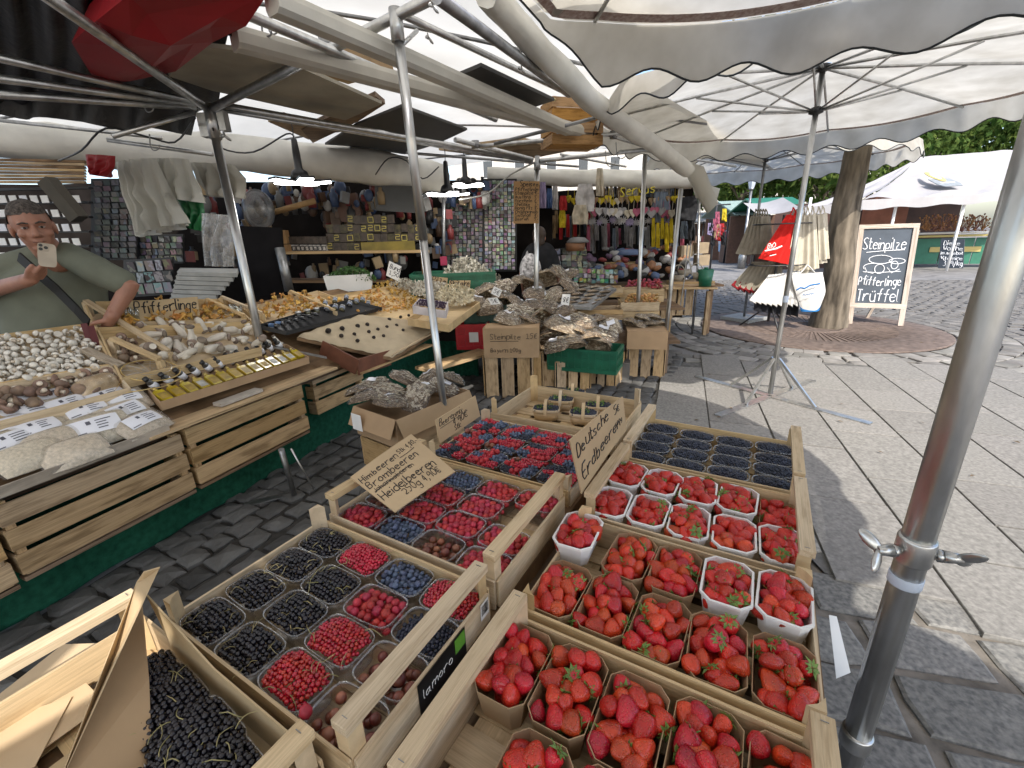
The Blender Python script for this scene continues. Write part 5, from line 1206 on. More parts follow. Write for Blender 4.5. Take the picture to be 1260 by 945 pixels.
# ---- tray with bottles of truffle goods, right of the post
tt = thing('display_tray', 'black tray of jars and dark bottles behind the truffles', 'tray', cp(395, 390)); Tq = [cp(318, 402, .06), cp(352, 410, .05), cp(470, 380, .05), cp(430, 370, .07)]
b = MB()
for p, q_ in zip(Tq, Tq[1:] + Tq[:1]): b.bar(p, q_, .006, .03)
b.add([p - V3((0, 0, .012)) for p in Tq], [(0, 1, 2, 3)]); obj('tray', b, BLACKP, tt)
DG = mat('dark_bottle_glass', (.012, .012, .014), .12, .2, 9, coat=.6)
for k in range(7):
    c = cp(332 + k * 8.5, 400 - k * 2.3, .075); d = (SD * .1 + NL).normalized(); b = MB(); b.tube([c - d * .10, c + d * .04, c + d * .06, c + d * .10], [.014, .014, .007, .007], 10); o = single('truffle_oil_bottle', b, DG, 'slim dark bottle lying on the tray, %s from the left' % ('first second third fourth fifth sixth seventh'.split()[k]), 'bottle', 'slim dark bottles lying on the tray', base=c)
    if k in (0, 1): b = MB(); b.tube([c - d * .06, c + d * .0], .0146, 10, cap=False); obj('label', b, mat('blue_label', (.12, .22, .42), .4), o)
JG = mat('jar_of_olives', (.085, .075, .035), .15, .4, 40, coat=.6)
for k, (x, y) in enumerate(((368, 390), (379, 387), (390, 385), (402, 381), (412, 379), (421, 380), (430, 375), (438, 372), (446, 370), (453, 374), (400, 374), (412, 370), (426, 367))):
    c = cp(x, y, .06); b = MB(); up_ = V3((0, 0, 1)) if k < 3 else (NL * .4 + SD * .6 + V3((0, 0, .25))).normalized(); R = frame(up_.orthogonal(), up_); r = .024 if k < 9 else .02
    b.lathe([(r, -.03), (r, .03), (r * .85, .036)], 12, c, R); o = single('glass_jar', b, JG if k % 3 else DG, 'small glass jar on the black tray, %s' % ['standing at the left', 'standing second', 'standing third', 'lying with a silver lid in front', 'lying in the middle', 'with a big round lid to the viewer', 'right of the big round lid', 'second from the right', 'rightmost lying', 'lowest at the right end', 'back row left', 'back row middle', 'back row right'][k], 'jar', 'glass jars on the black tray', base=c)
    b = MB(); b.lathe([(r * 1.04, .028), (r * 1.04, .046), (0, .046)], 12, c, R); obj('lid', b, METAL if k != 3 else WHITEC, o)
    if k > 2: b = MB(); b.lathe([(r * 1.02, -.018), (r * 1.02, .018)], 12, c, R); obj('label', b, mat('grey_blue_label', (.22, .25, .33), .5, .3, 20), o)
# ---- truffles on a paper lined board
bd = thing('truffle_board', 'sloping board covered with torn kraft paper and black truffles', 'board', cp(455, 415)); K = [cp(364, 411, .03), cp(482, 437, .03), cp(552, 397, .04), cp(440, 384, .05)]
b = MB(); nn = 16
def pap(u, v):
    p = (K[0] * (1 - u) + K[1] * u) * (1 - v) + (K[3] * (1 - u) + K[2] * u) * v
    ed = max(0, abs(v - .5) * 2 - .93) / .07 + max(0, abs(u - .5) * 2 - .93) / .07
    return p + V3((0, 0, -.02 * min(1.5, ed) + .003 * math.sin(u * 40 + v * 20) + .004 * math.sin(v * 31))) + NL * (.006 * math.sin(u * 63) if v < .05 else 0)
b.grid(pap, 30, 16); obj('kraft_paper', b, mat('crumpled_kraft_paper', (.40, .32, .21), .8, .12, 8, bump=.3, bscale=16), bd)
b = MB(); b.add([p - V3((0, 0, .025)) for p in K] + [p - V3((0, 0, .05)) for p in K], [(0, 1, 2, 3), (7, 6, 5, 4), (0, 4, 5, 1), (1, 5, 6, 2), (2, 6, 7, 3), (3, 7, 4, 0)]); obj('board', b, WOOD3, bd)
lip = MB(); lip.bar(cp(480, 437, .012), cp(552, 398, .03), .05, .012); obj('front_lip', lip, PAPER, bd)
for k, (x, y, r) in enumerate(((404, 407, .024), (421, 404, .021), (440, 401, .020), (452, 399, .018), (420, 413, .018), (436, 411, .016), (454, 408, .017), (465, 405, .016), (440, 419, .017), (460, 415, .016), (472, 413, .015), (479, 393, .019), (493, 390, .017), (503, 388, .015), (476, 402, .016), (488, 400, .016), (496, 406, .015), (519, 399, .013), (529, 396, .015), (540, 396, .011))):
    b = MB(); c = cp(x, y, .03 + r * .9); sd = k * 1.3; b.ell((0, 0, 0), (r, r * random.uniform(.85, 1.05), r * .92), 14, 10, fn=lambda p: 1 + .13 * noise.noise(V3(p) * 2.2 + V3((sd, 0, 0))) + .05 * noise.noise(V3(p) * 7))
    b.v = [tuple(V3(p) + c) for p in b.v]; single('truffle', b, M_TR, 'black truffle on kraft paper, %s' % ['the largest, at the far left', 'second in the back left pair', 'above the middle of the board', 'right neighbour of the middle one', 'below the left pair', 'left in the centre row', 'in the centre row', 'right in the centre row', 'nearest the front edge', 'just right of the nearest one', 'at the right of the front row', 'tallest of the far right group', 'second of the far right group', 'third of the far right group', 'below the far right group', 'beside the one below the far group', 'lone one right of the centre', 'left of the steel post', 'half hidden behind the steel post', 'small one right of the steel post'][k], 'truffle', 'black truffles on the paper')
# brown box stand beneath, and crate below
bx = thing('box_stand', 'open reddish brown box standing under the truffle board', 'box', S(1.35, .15, .52), SROT); RB = mat('red_brown_board', (.14, .05, .025), .6, .3, 9)
for p, q_ in (((395, 428), (440, 452)), ((440, 452), (480, 440))): 
    a, c = cp(*p, -.03), cp(*q_, -.03); b = MB(); b.bar(a, c, .012, .13); obj('panel', b, RB, bx)
b = MB(); b.bar(cp(440, 459, -.09), cp(528, 424, -.05), .10, .014); obj('bottom_shelf', b, WOOD2, bx)
b = MB(); b.bar(cp(516, 420, -.10), cp(516, 408, -.0), .02, .03); obj('upright', b, WOOD, bx)
b = MB(); b.bar(cp(292, 418, .0), cp(402, 440, -.02), .05, .008); single('steel_strip', b, METALD, 'dark flat steel strip leading from the corner post to the truffle board', 'strip')
wbox('slatted_crate', 'brown slatted crate standing below the truffle board', S(1.0, .33, .30), (.55, .42, .36), SROT, WOOD2, 3, group='slatted wooden crates along the counter front')
# ================================================================ goods in the middle and at the back
random.seed(77)
def DEP(Y, z): return Y * fw.y + (z - CAMH) * fw.z
def pxw(n, Y, z=.8): return n * DEP(Y, z) / F_PX
def pal(n, c, r=.75, **k): return mat(n, c, r, k.pop('var', .18), k.pop('scale', 9), **k)
# bags of dried mushrooms
def streaky(name, lo, mid, hi):
    m, n, l, b = nmat(name); tc = n.new('ShaderNodeTexCoord'); mp = n.new('ShaderNodeMapping'); mp.inputs['Scale'].default_value = (1, 1.6, 1); oi = n.new('ShaderNodeObjectInfo')
    l.new(tc.outputs['Object'], mp.inputs[0]); vo = n.new('ShaderNodeTexVoronoi'); vo.voronoi_dimensions = '4D'; vo.inputs['Scale'].default_value = 9; nz = n.new('ShaderNodeTexNoise'); nz.inputs['Scale'].default_value = 7; nz.inputs['Detail'].default_value = 4
    l.new(mp.outputs[0], nz.inputs['Vector']); ad = n.new('ShaderNodeVectorMath'); ad.operation = 'MULTIPLY_ADD'; ad.inputs[1].default_value = (.25, .25, .25); l.new(nz.outputs['Color'], ad.inputs[0]); l.new(mp.outputs[0], ad.inputs[2]); l.new(ad.outputs[0], vo.inputs['Vector'])
    w = n.new('ShaderNodeMath'); w.operation = 'MULTIPLY'; w.inputs[1].default_value = 31; l.new(oi.outputs['Random'], w.inputs[0]); l.new(w.outputs[0], vo.inputs['W'])
    mx = n.new('ShaderNodeMath'); mx.operation = 'MULTIPLY_ADD'; mx.inputs[1].default_value = .6; sp = n.new('ShaderNodeSeparateColor'); l.new(vo.outputs['Color'], sp.inputs[0]); l.new(sp.outputs[0], mx.inputs[0]); m2 = n.new('ShaderNodeMath'); m2.operation = 'MULTIPLY'; m2.inputs[1].default_value = .75; l.new(vo.outputs['Distance'], m2.inputs[0]); l.new(m2.outputs[0], mx.inputs[2])
    rp = n.new('ShaderNodeValToRGB'); e = rp.color_ramp.elements; e[0].position = .12; e[0].color = (*hi, 1); e[1].position = .85; e[1].color = (*lo, 1); k = e.new(.45); k.color = (*mid, 1); l.new(mx.outputs[0], rp.inputs[0]); l.new(rp.outputs[0], b.inputs['Base Color']); b.inputs['Roughness'].default_value = .7; b.inputs['Specular IOR Level'].default_value = .2
    bp = n.new('ShaderNodeBump'); bp.inputs['Strength'].default_value = .8; bp.inputs['Distance'].default_value = .02; bp.invert = True; l.new(mx.outputs[0], bp.inputs['Height']); l.new(bp.outputs[0], b.inputs['Normal']); MATS[name] = m; return m
M_DM = streaky('brown_dried_mushrooms', (.13, .085, .05), (.36, .26, .165), (.60, .50, .36)); M_DM2 = streaky('cream_dried_mushrooms', (.22, .155, .095), (.50, .40, .28), (.70, .62, .49))
_bagm = {}
SLM = mat('dried_slice', (.42, .33, .22), .8, .4, 20, rnd=.2, col2=(.66, .58, .45))
def dbag(M, w, d, h, label, kind=0, lab=True, group='cellophane bags of dried mushrooms'):
    v = random.randrange(4); key = (v, kind)
    if key not in _bagm:
        ph = v * 1.9
        def f(u, q, o=0., lump=1.):
            x, y = 2 * u - 1, 2 * q - 1; e = max(0, 1 - x * x) ** .45 * max(0, 1 - y * y) ** .4
            n_ = noise.noise(V3((x * 2.3 + ph, y * 2.3, ph))) * .30 + noise.noise(V3((x * 7, y * 7 + ph, ph))) * .22 * lump
            k_ = .5 * (1 - .16 * y * y - .05 * math.sin(5 * y + ph) * abs(y)); return V3((x * k_, y * .5 * (1 - .14 * x * x), e * (1 + n_) + o))
        b = MB(); b.grid(lambda u, q: f(u, q), 18, 14)
        c = MB(); c.grid(lambda u, q: (lambda p: V3((p.x * 1.10, p.y * 1.06, p.z + .10 + .10 * abs(noise.noise(V3((u * 9 + ph, q * 9, 0)))))))(f(u, q, 0, .4)), 18, 14)
        s = MB()
        for _ in range(60):      # curled slices showing through
            p = f(random.uniform(.08, .92), random.uniform(.08, .92), .03); L, a = random.uniform(.06, .14), random.uniform(0, 6.28); dx = V3((math.cos(a), math.sin(a), 0)) * L; dy = V3((-math.sin(a), math.cos(a), 0)) * L * .45
            s.add([p - dx - dy * .4, p - dy + V3((0, 0, .05)), p + dx - dy * .3, p + dx * .8 + dy, p + V3((0, 0, .045)) + dy * .5, p - dx * .8 + dy], [(0, 1, 4, 5), (1, 2, 3, 4)])
        l_ = MB(); l_.grid(lambda u, q: (lambda p: V3((p.x, p.y, p.z + .2)))(f(.3 + .34 * u, .35 + .3 * q, 0, .2)), 4, 3)
        _bagm[key] = (b.mesh('contents', M_DM2 if kind else M_DM), c.mesh('cellophane', CRINKLE), l_.mesh('paper_label', LABELW), s.mesh('mushroom_slices', SLM))
    t_ = thing('mushroom_bag', label, 'bag', group=group, M=M); D_ = Matrix.Diagonal((w, d, h, 1))
    inst('contents', _bagm[key][0], D_, t_); inst('mushroom_slices', _bagm[key][3], D_, t_)['kind'] = 'stuff'; inst('cellophane', _bagm[key][1], D_, t_)
    if lab: inst('paper_label', _bagm[key][2], D_, t_)
    return t_
def bagat(x, y, Y, w, label, kind=0, lab=True, tilt=.42, asp=.74, h=.34, z=None):
    c = aty(x, y, Y); wd = pxw(w, Y, c.z)
    R = (Euler((-.35 + random.gauss(0, tilt), random.gauss(0, tilt), random.uniform(-.6, .6) - .3))).to_matrix().to_4x4()
    return dbag(Matrix.Translation(c - V3((0, 0, wd * .14))) @ R, wd, wd * asp, wd * h, label, kind, lab)
# carton of bags by the sloping post
C1 = at(452, 545, .40); CB = aty(500, 545, 2.5)
cA, cB, cC = at(434, 500, .62), at(488, 517, .62), at(578, 480, .62)
cx = (cB - cA).normalized(); cyy = (cC - cB).normalized(); W_, L_ = (cB - cA).length, (cC - cB).length
cang = math.atan2(cyy.y, cyy.x)
cc = (cA + cC) / 2; cc.z = .44
cr = carton('cardboard_box', 'cardboard box full of dried mushroom bags behind the Beerenmix sign', cc, (L_, W_, .18), cang, CARD, True)
mb = MB(); write(mb, 'No', cB + cyy * (L_ * .42) + V3((0, 0, -.13)) + V3((cyy.y, -cyy.x, 0)) * .052, cyy, (0, 0, 1), .045, .002); obj('box_writing', mb, INK, cr)
b = MB(); p = cA + cx * (W_ * .25); b.prism([(-.04, -.11), (.05, -.11), (.05, -.01), (-.04, -.01)], p - cyy * .054, cx, V3((0, 0, 1)), -cyy * .002); obj('white_label', b, WHITEC, cr)
for k, (x, y, w) in enumerate(((452, 492, 50), (480, 498, 52), (512, 492, 48), (545, 478, 46), (462, 476, 46), (498, 470, 50), (530, 466, 44), (556, 468, 40), (478, 484, 44), (440, 484, 36), (520, 480, 40))):
    c = at(x, y, .63 + (.03 if k > 3 else 0)); M = Matrix.Translation(c) @ Euler((random.gauss(0, .25), random.gauss(0, .25), random.uniform(0, 6))).to_matrix().to_4x4(); wd = w * 2.35 / F_PX
    dbag(M, wd, wd * .75, wd * .26, 'bag of dried mushrooms in the box by the post, %s' % ['front left with label', 'front middle', 'front right', 'at the right end', 'back left', 'on top in the middle', 'back right of the middle', 'back right corner', 'between the front ones', 'bulging over the left side', 'beside the steel post'][k], 0, k % 3 != 2)
wbox('slatted_crate', 'slatted crate standing upright under the box of mushroom bags', V3((cc.x - .02, cc.y + .0, .0)), (L_ * .92, W_ * .9, .43), cang, WOOD2, 2, group='upright slatted crates under the goods')
# rows of upright crates, cartons, plastic crates
def vcrate(label, x0, y0, x1, y1, Y, dep=.36, rz=-.1, n=3, m=WOOD2):
    """crate stood on end: boards upright towards the viewer"""
    c = aty((x0 + x1) / 2, y1, Y); w = pxw(x1 - x0, Y, c.z); h = aty((x0 + x1) / 2, y0, Y).z - c.z
    t_ = thing('upright_crate', label, 'crate', c, rz, 'upright slatted crates under the goods')
    for k in range(n): x = -w / 2 + w * (k + .5) / n; plank('slat', (x, 0, .002), (x, 0, h - .002), w / n * .78, .012, m, t_, (0, -1, 0))
    for s in (-1, 1):
        for k in range(3): y = dep * (k + .5) / 3; plank('slat', (s * (w / 2 + .004), y, .002), (s * (w / 2 + .004), y, h - .002), dep / 3 * .8, .010, m, t_, (s, 0, 0))
    plank('end_board', (-w / 2, dep / 2, h + .004), (w / 2, dep / 2, h + .004), dep, .010, m, t_)
    plank('end_board', (-w / 2, dep / 2, .008), (w / 2, dep / 2, .008), dep, .010, m, t_)
    return t_
vcrate('upright crate with three wide boards below the written carton', 597, 436, 655, 492, 4.25)
vcrate('upright crate just right of the one below the written carton', 642, 434, 668, 492, 4.45, n=2)
vcrate('upright crate at the left under the front green crate', 668, 446, 700, 482, 4.5, n=2)
vcrate('upright crate with wide boards in the middle under the front green crate', 684, 446, 726, 482, 4.42, n=3)
vcrate('upright crate at the right end under the front green crate', 722, 440, 756, 482, 4.5, n=3, rz=-.5)
vcrate('upright crate of the small stack with the carton of grey packets', 771, 424, 815, 471, 4.75, n=3, rz=-.2)
vcrate('upright crate far behind beside the basket table', 868 - 70, 352, 826, 392, 6.6, n=4)
vcrate('crate stand with upright boards under the right fruit table', 822, 352, 850, 388, 6.8, n=3)
def gcrate(label, x0, y0, x1, y1, Y, dep=.4, rz=-.15, m=GREENP, name='plastic_crate', group='green plastic crates'):
    c = aty((x0 + x1) / 2, y1, Y); w = pxw(x1 - x0, Y, c.z); h = aty((x0 + x1) / 2, y0, Y).z - c.z
    t_ = thing(name, label, 'crate', c, rz, group)
    def wall(a, d, nm='side_wall'):
        a, d = V3(a), V3(d); b = MB(); n = V3((-d.y, d.x, 0)).normalized(); u = V3((0, 0, 1)); L = d.length; e = d.normalized()
        b.bar(a + u * (h - .018), a + d + u * (h - .018), .024, .036, u); b.bar(a + u * .02, a + d + u * .02, .016, .04, u)
        b.bar(a + u * h * .5, a + d + u * h * .5, .008, h * .22, u)
        for k in range(int(L / .07) + 1):
            q = a + e * (L * k / max(1, int(L / .07))); b.bar(q + u * .035, q + u * (h - .034), .014, .016, n)
        b.bar(a + u * h * .5 + n * .006, a + d + u * h * .5 + n * .006, .004, h * .86, u)
        obj(nm, b, m, t_, local=True)
    wall((-w / 2, 0, 0), (w, 0, 0)); wall((w / 2, 0, 0), (0, dep, 0)); wall((w / 2, dep, 0), (-w, 0, 0)); wall((-w / 2, dep, 0), (0, -dep, 0))
    b = MB(); b.box((0, dep / 2, .008), (w, dep, .008)); obj('crate_floor', b, m, t_, local=True); return t_
gcrate('front green plastic crate piled with bags of sliced mushrooms', 672, 430, 757, 458, 4.35, .36, -.42)
gcrate('greyish green plastic crate behind the written carton', 572, 376, 628, 401, 4.9, .4, -.05, pal('grey_green_plastic', (.05, .13, .10), .45))
gcrate('large green plastic crate of sliced mushrooms at the back', 508, 336, 610, 362, 5.2, .55, .1)
gcrate('red plastic crate with a white paper note', 563, 399, 601, 430, 4.75, .3, -.05, REDP, group='red plastic crates')
nt_ = aty(583, 415, 4.73); b = MB(); b.box(nt_, (.10, .003, .11), Matrix.Rotation(-.05, 3, 'Z')); single('paper_note', b, WHITEC, 'white paper note stuck on the red plastic crate', 'note')
kc = aty(631, 436, 4.35); t_ = carton('written_carton', 'brown carton with faded handwriting below the mushroom bags', kc, (pxw(66, 4.35, .4), .28, pxw(36, 4.35, .4)), -.1, CARD)
mb = MB(); ex_ = V3((math.cos(-.1), math.sin(-.1), 0)); o_ = kc + ex_ * -.22 - V3((0, 1, 0)) * .146
write(mb, 'Steinpilze  15\u20ac', o_ + V3((0, 0, .19)), ex_, (0, 0, 1), .055, .0022); mb.tube([o_ + V3((.0, 0, .17)), o_ + ex_ * .28 + V3((0, 0, .17))], .002, 4); write(mb, 'Bayern 100g', o_ + V3((0, 0, .06)), ex_, (0, 0, 1), .04, .002); obj('carton_writing', mb, INK, t_)
carton('grey_packet_carton', 'carton holding grey plastic packets on an upright crate by the paving', aty(794, 426, 4.72), (pxw(47, 4.72, .5), .3, pxw(22, 4.72, .5)), -.2, CARD, False)
for k, (x, y) in enumerate(((775, 396), (786, 399), (798, 398), (809, 399), (790, 391), (803, 391))):
    bagat(x, y, 4.85, 20, 'grey packet with dotted print in the carton by the paving, %s' % 'leftmost;second in front;third in front;rightmost;back left;back right'.split(';')[k], 1, True, .3)
gb = aty(767, 474, 4.65); b = MB(); b.box(gb + V3((0, .08, .13)), (.16, .16, .26), Matrix.Rotation(-.3, 3, 'Z')); single('grey_bin', b, pal('grey_paint', (.13, .125, .12), .6), 'small grey metal bin next to the upright crates', 'bin')
brd = thing('bench_board', 'wooden bench board between the green skirt and the red crate', 'board', aty(560, 445, 4.2)); Mi = WM[brd].inverted(); plank('board', Mi @ aty(520, 455, 3.9), Mi @ aty(598, 432, 4.6), .22, .03, WOOD2, brd)
gs = MB(); gs.grid(lambda u, v: aty(500 + 90 * u, 470, 5.0) * 1 + V3((0, .02 * math.sin(u * 50), -.25 + .75 * v)), 40, 4); single('stall_skirt', gs, GREEN, 'dark green cloth behind the bench board and box of bags', 'cloth')
# table under the middle goods
mt = thing('goods_table', 'low table under the heaped mushroom bags in the middle', 'table', V3((1.0, 5.3, 0)), -.1)
for k in range(4): plank('table_top', (-1.3, -.45 + k * .3, .42), (.9, -.45 + k * .3, .42), .28, .03, WOOD3, mt)
for x in (-1.2, .8):
    for y in (-.4, .4): plank('leg', (x, y, .02), (x, y, .4), .05, .05, WOOD3, mt, (0, 1, 0))
for k in range(3): plank('upper_shelf', (-1.2, .55 + k * .3, .62), (1.2, .55 + k * .3, .62), .28, .03, WOOD3, mt)
# heaps of bags
heapsB = [(585, 372, 4.85, 34), (603, 377, 4.8, 34), (618, 366, 4.9, 32), (597, 358, 5.1, 34), (620, 352, 5.2, 32), (632, 372, 4.8, 30), (608, 366, 4.95, 30), (640, 385, 4.6, 40), (655, 378, 4.7, 38), (625, 392, 4.5, 36), (648, 396, 4.5, 36), (664, 392, 4.5, 34),
 (690, 400, 4.4, 44), (712, 396, 4.45, 42), (680, 414, 4.35, 38), (700, 422, 4.3, 42), (722, 415, 4.35, 42), (742, 410, 4.4, 36), (735, 422, 4.3, 34), (705, 408, 4.4, 40), (686, 424, 4.28, 34), (750, 400, 4.6, 30), (730, 396, 4.6, 34),
 (655, 350, 5.2, 30), (670, 340, 5.5, 30), (688, 336, 5.6, 30), (660, 362, 5.0, 34), (680, 366, 4.95, 36), (700, 352, 5.3, 30), (702, 338, 5.6, 26), (640, 345, 5.4, 26), (672, 378, 4.8, 36), (694, 384, 4.7, 34)]
place = ['greyish', 'pale', 'brown', 'flat', 'bulging', 'crumpled']
for k, (x, y, Y, w) in enumerate(heapsB):
    zone = 'in the grey green crate' if k < 7 else ('over the written carton' if k < 12 else ('in the front green crate' if k < 23 else 'behind on the upper heap'))
    bagat(x, y, Y, w, 'cellophane bag of sliced dried mushrooms %s' % zone, 1 if k % 3 == 0 else 0, k % 3 != 1)
for r in range(5):
    for q in range(5):
        x, y = 672 + q * 15 + r * 4, 366 - r * 5 + q * 1.2 + 4; Y = 4.95 + r * .10
        c = aty(x, y, Y); M = Matrix.Translation(c) @ Euler((-.2, 0, .5 + random.gauss(0, .12))).to_matrix().to_4x4(); pillow(M, .15, .09, .028, 'flat_packet', 'flat packet of pale mushrooms in the overlapping rows on the wire tray', 'packet', M_DM2 if (q + r) % 2 else M_DM, 'flat packets in rows on the tray', q > 3 or r == 0, r * 5 + q, True, False)
b = MB(); q = [aty(655, 374, 4.85), aty(728, 380, 4.75), aty(758, 356, 5.3), aty(690, 350, 5.4)]
for a, c in zip(q, q[1:] + q[:1]): b.bar(a, c, .012, .03)
b.add([p - V3((0, 0, .012)) for p in q], [(0, 1, 2, 3)]); single('shallow_tray', b, METALD, 'shallow metal tray under the rows of flat packets', 'tray')
for k, (x0, y0, x1, y1, Y, lb, m) in enumerate(((700, 378, 768, 394, 4.9, 'long low wooden crate in front of the wire tray', WOOD2), (765, 352, 818, 372, 5.6, 'pale wooden crate of orange dried fruit at the back', WOOD), (766, 366, 812, 394, 5.2, 'pale wooden crate of orange dried fruit nearer the paving', WOOD), (716, 352, 768, 366, 5.6, 'flat wooden crate behind the wire tray', WOOD), (748, 322, 808, 328, 7.0, 'long wooden crate of toys far behind', WOOD), (828, 345, 880, 352, 6.6, 'long low crate of baskets on the right table', WOOD2))):
    c = aty((x0 + x1) / 2, y1, Y); w = pxw(x1 - x0, Y, c.z); h = max(.07, aty((x0 + x1) / 2, y0, Y).z - c.z); wbox('fruit_crate', lb, c + V3((0, .17, 0)), (w, .34, h * .8), -.15, m, 2, group='low wooden crates of goods')
M_OR = mat('dried_apricot', (.50, .27, .10), .6, .25, 20, rnd=.25)
apr = MB(); apr.ell((0, 0, 0), (.03, .026, .014), 8, 5); am = apr.mesh('dried_fruit', M_OR)
M_RG = mat('red_dried_berries', (.30, .04, .06), .6, .3, 30, rnd=.3); rm_ = apr.mesh('dried_fruit', M_RG)
for (poly, Y, dz, me, lb, n) in (([(770, 372), (812, 372), (808, 362), (774, 362)], 5.35, 0, am, 'orange dried fruit in the pale crate nearer the paving', 60), ([(770, 352), (815, 354), (812, 345), (776, 344)], 5.75, 0, rm_, 'dark red dried fruit in the pale crate at the back', 45)):
    for x, y in dart(poly, n, 3.4):
        o = inst('dried_fruit', me, Matrix.Translation(aty(x, y, Y)) @ trot(.6)); tag(o, lb, 'dried fruit', 'dried fruit in the pale crates')
# sliced mushrooms, enoki, parsley, blueberries
def shards(name, lab, poly, Y, n, m, L=.03, mound=0., yk=0.):
    b = MB(); cxm = sum(p[0] for p in poly) / len(poly)
    ys = [p[1] for p in poly]
    for _ in range(n * 3):
        x, y = random.uniform(min(p[0] for p in poly), max(p[0] for p in poly)), random.uniform(min(ys), max(ys))
        if not inpoly(x, y, poly): continue
        c = aty(x, y, Y + yk * (max(ys) - y)); R = rrot().to_3x3(); l_ = L * random.uniform(.6, 1.3)
        b.add([c + R @ V3(p) for p in ((-l_, -l_ * .25, 0), (0, -l_ * .4, l_ * .2), (l_, -l_ * .2, 0), (l_ * .8, l_ * .3, 0), (0, l_ * .3, l_ * .25), (-l_, l_ * .25, 0))], [(0, 1, 4, 5), (1, 2, 3, 4)])
    o = single(name, b, m, lab, 'mushrooms' if 'leaves' not in name else 'leaves', None, 'stuff'); return o
M_SL = mat('pale_sliced_mushroom', (.56, .50, .40), .7, .3, 20, rnd=.1, col2=(.70, .66, .57))
shards('sliced_mushrooms', 'tall pale heap of sliced mushrooms in the large green crate', [(535, 345), (548, 332), (560, 320), (574, 315), (590, 325), (616, 340), (604, 352), (560, 352)], 5.3, 420, M_SL, .032, yk=.008)
shards('sliced_mushrooms', 'speckled heap of small sliced mushrooms beside the chanterelle heap', [(500, 352), (520, 345), (548, 348), (552, 362), (525, 366), (505, 360)], 4.75, 240, M_SL, .022, yk=.008)
shards('enoki_mushrooms', 'cream coloured heap of fine mushrooms right of the steel post', [(534, 366), (545, 352), (565, 350), (584, 358), (582, 370), (556, 377)], 4.6, 380, mat('enoki', (.64, .57, .42), .6, .2, 20), .022, yk=.008)
shards('sliced_mushrooms', 'pale mushroom pieces behind the tall chanterelle heap', [(478, 350), (496, 342), (512, 346), (520, 354), (500, 356)], 4.95, 120, M_SL, .02, yk=.008)
P = [aty(x, y, Y) for x, y, Y in ((502, 392, 4.2), (552, 400, 4.0), (590, 372, 4.7), (545, 366, 4.9))]
b = MB(); q = [p - V3((0, 0, .05)) for p in P]
for a, c in zip(P, P[1:] + P[:1]): b.bar((a - V3((0, 0, .03))), (c - V3((0, 0, .03))), .012, .07)
b.add(q, [(0, 1, 2, 3)]); single('wooden_crate', b, WOOD, 'pale wooden crate under the cream mushrooms right of the post', 'crate')
P = [aty(x, y, Y) for x, y, Y in ((508, 377, 4.05), (548, 383, 4.0), (551, 372, 4.3), (516, 368, 4.35))]; b = MB()
for a, c in zip(P, P[1:] + P[:1]): b.bar(a - V3((0, 0, .03)), c - V3((0, 0, .03)), .008, .07)
single('white_carton', b, pal('pinkish_white_card', (.55, .50, .50), .7), 'small white carton of blueberries half behind the steel post', 'carton')
bb = MB()
for x, y in dart([(510, 374), (547, 380), (549, 372), (517, 368)], 60, 2): bb.ell(aty(x, y, 4.2), (.011, .011, .010), 6, 4)
single('blueberry_heap', bb, mat('dark_violet_berry', (.05, .025, .06), .5), 'dark violet berries heaped in the small white carton', 'blueberries', None, 'stuff')
fb = aty(432, 357, 4.9); b = MB(); w = pxw(54, 4.9, .9); R_ = Matrix.Rotation(.25, 3, 'Z'); rings = [[fb + R_ @ V3((x * w / 2 * k, y * .15 * k, z)) for x, y in ((-1, -1), (1, -1), (1, 1), (-1, 1))] for k, z in ((.9, 0), (1, .17), (.92, .17), (.84, .02))]
shell(b, rings, smooth=False); single('foam_box', b, WHITEC, 'white foam box of parsley on the back counter', 'box')
M_PA = mat('parsley_leaf', (.028, .085, .015), .6, .4, 30, rnd=.1, col2=(.06, .16, .03)); b = MB()
for _ in range(900):
    x = random.uniform(402, 462); y = 342 - 17 * random.random() * (1 - ((x - 432) / 34) ** 2) + 3; c = aty(x, y, 4.9 + random.uniform(-.12, .15)); R = rrot().to_3x3(); l_ = random.uniform(.010, .024)
    b.add([c + R @ V3(p) for p in ((-l_, 0, 0), (0, -l_ * .6, .004), (l_, 0, 0), (0, l_ * .6, .004))], [(0, 1, 2, 3)])
single('parsley', b, M_PA, 'bushy green parsley growing out of the white foam box', 'parsley', None)
def placard(label, pts, Y, lines, m=WHITEC, r=.0035, mm=INK):
    q = [aty(x, y, Y) for x, y in pts]; t_, line, rule = card_sign('price_card', label, 'card', q, .004, m)
    for a in lines: line(*a)
    return t_
placard('white price card leaning on the parsley box', [(479, 321), (494, 328), (490, 346), (475, 339)], 4.7, [('Bund', .15, .42, .045, .003), ('1,50', .2, .8, .045, .003)])
placard('brown card stuck in the front of the large green crate', [(530, 340), (551, 342), (550, 354), (530, 352)], 5.1, [('Pilze', .1, .6, .07, .004)], CARD2)
placard('second brown card on the large green crate', [(553, 345), (579, 345), (578, 356), (552, 354)], 5.05, [('Shiitake', .05, .7, .06, .004)], CARD2)
placard('white note pinned on the bags in the grey green crate', [(608, 352), (618, 357), (614, 366), (604, 361)], 4.75, [('5\u20ac', .2, .8, .05, .003)])
placard('white note lying on the purple grey bags', [(600, 367), (612, 366), (616, 374), (604, 375)], 4.65, [('5\u20ac', .2, .8, .05, .003)])
placard('white note standing before the wire tray', [(692, 362), (702, 362), (700, 376), (690, 374)], 4.6, [('8\u20ac', .2, .8, .05, .003)])
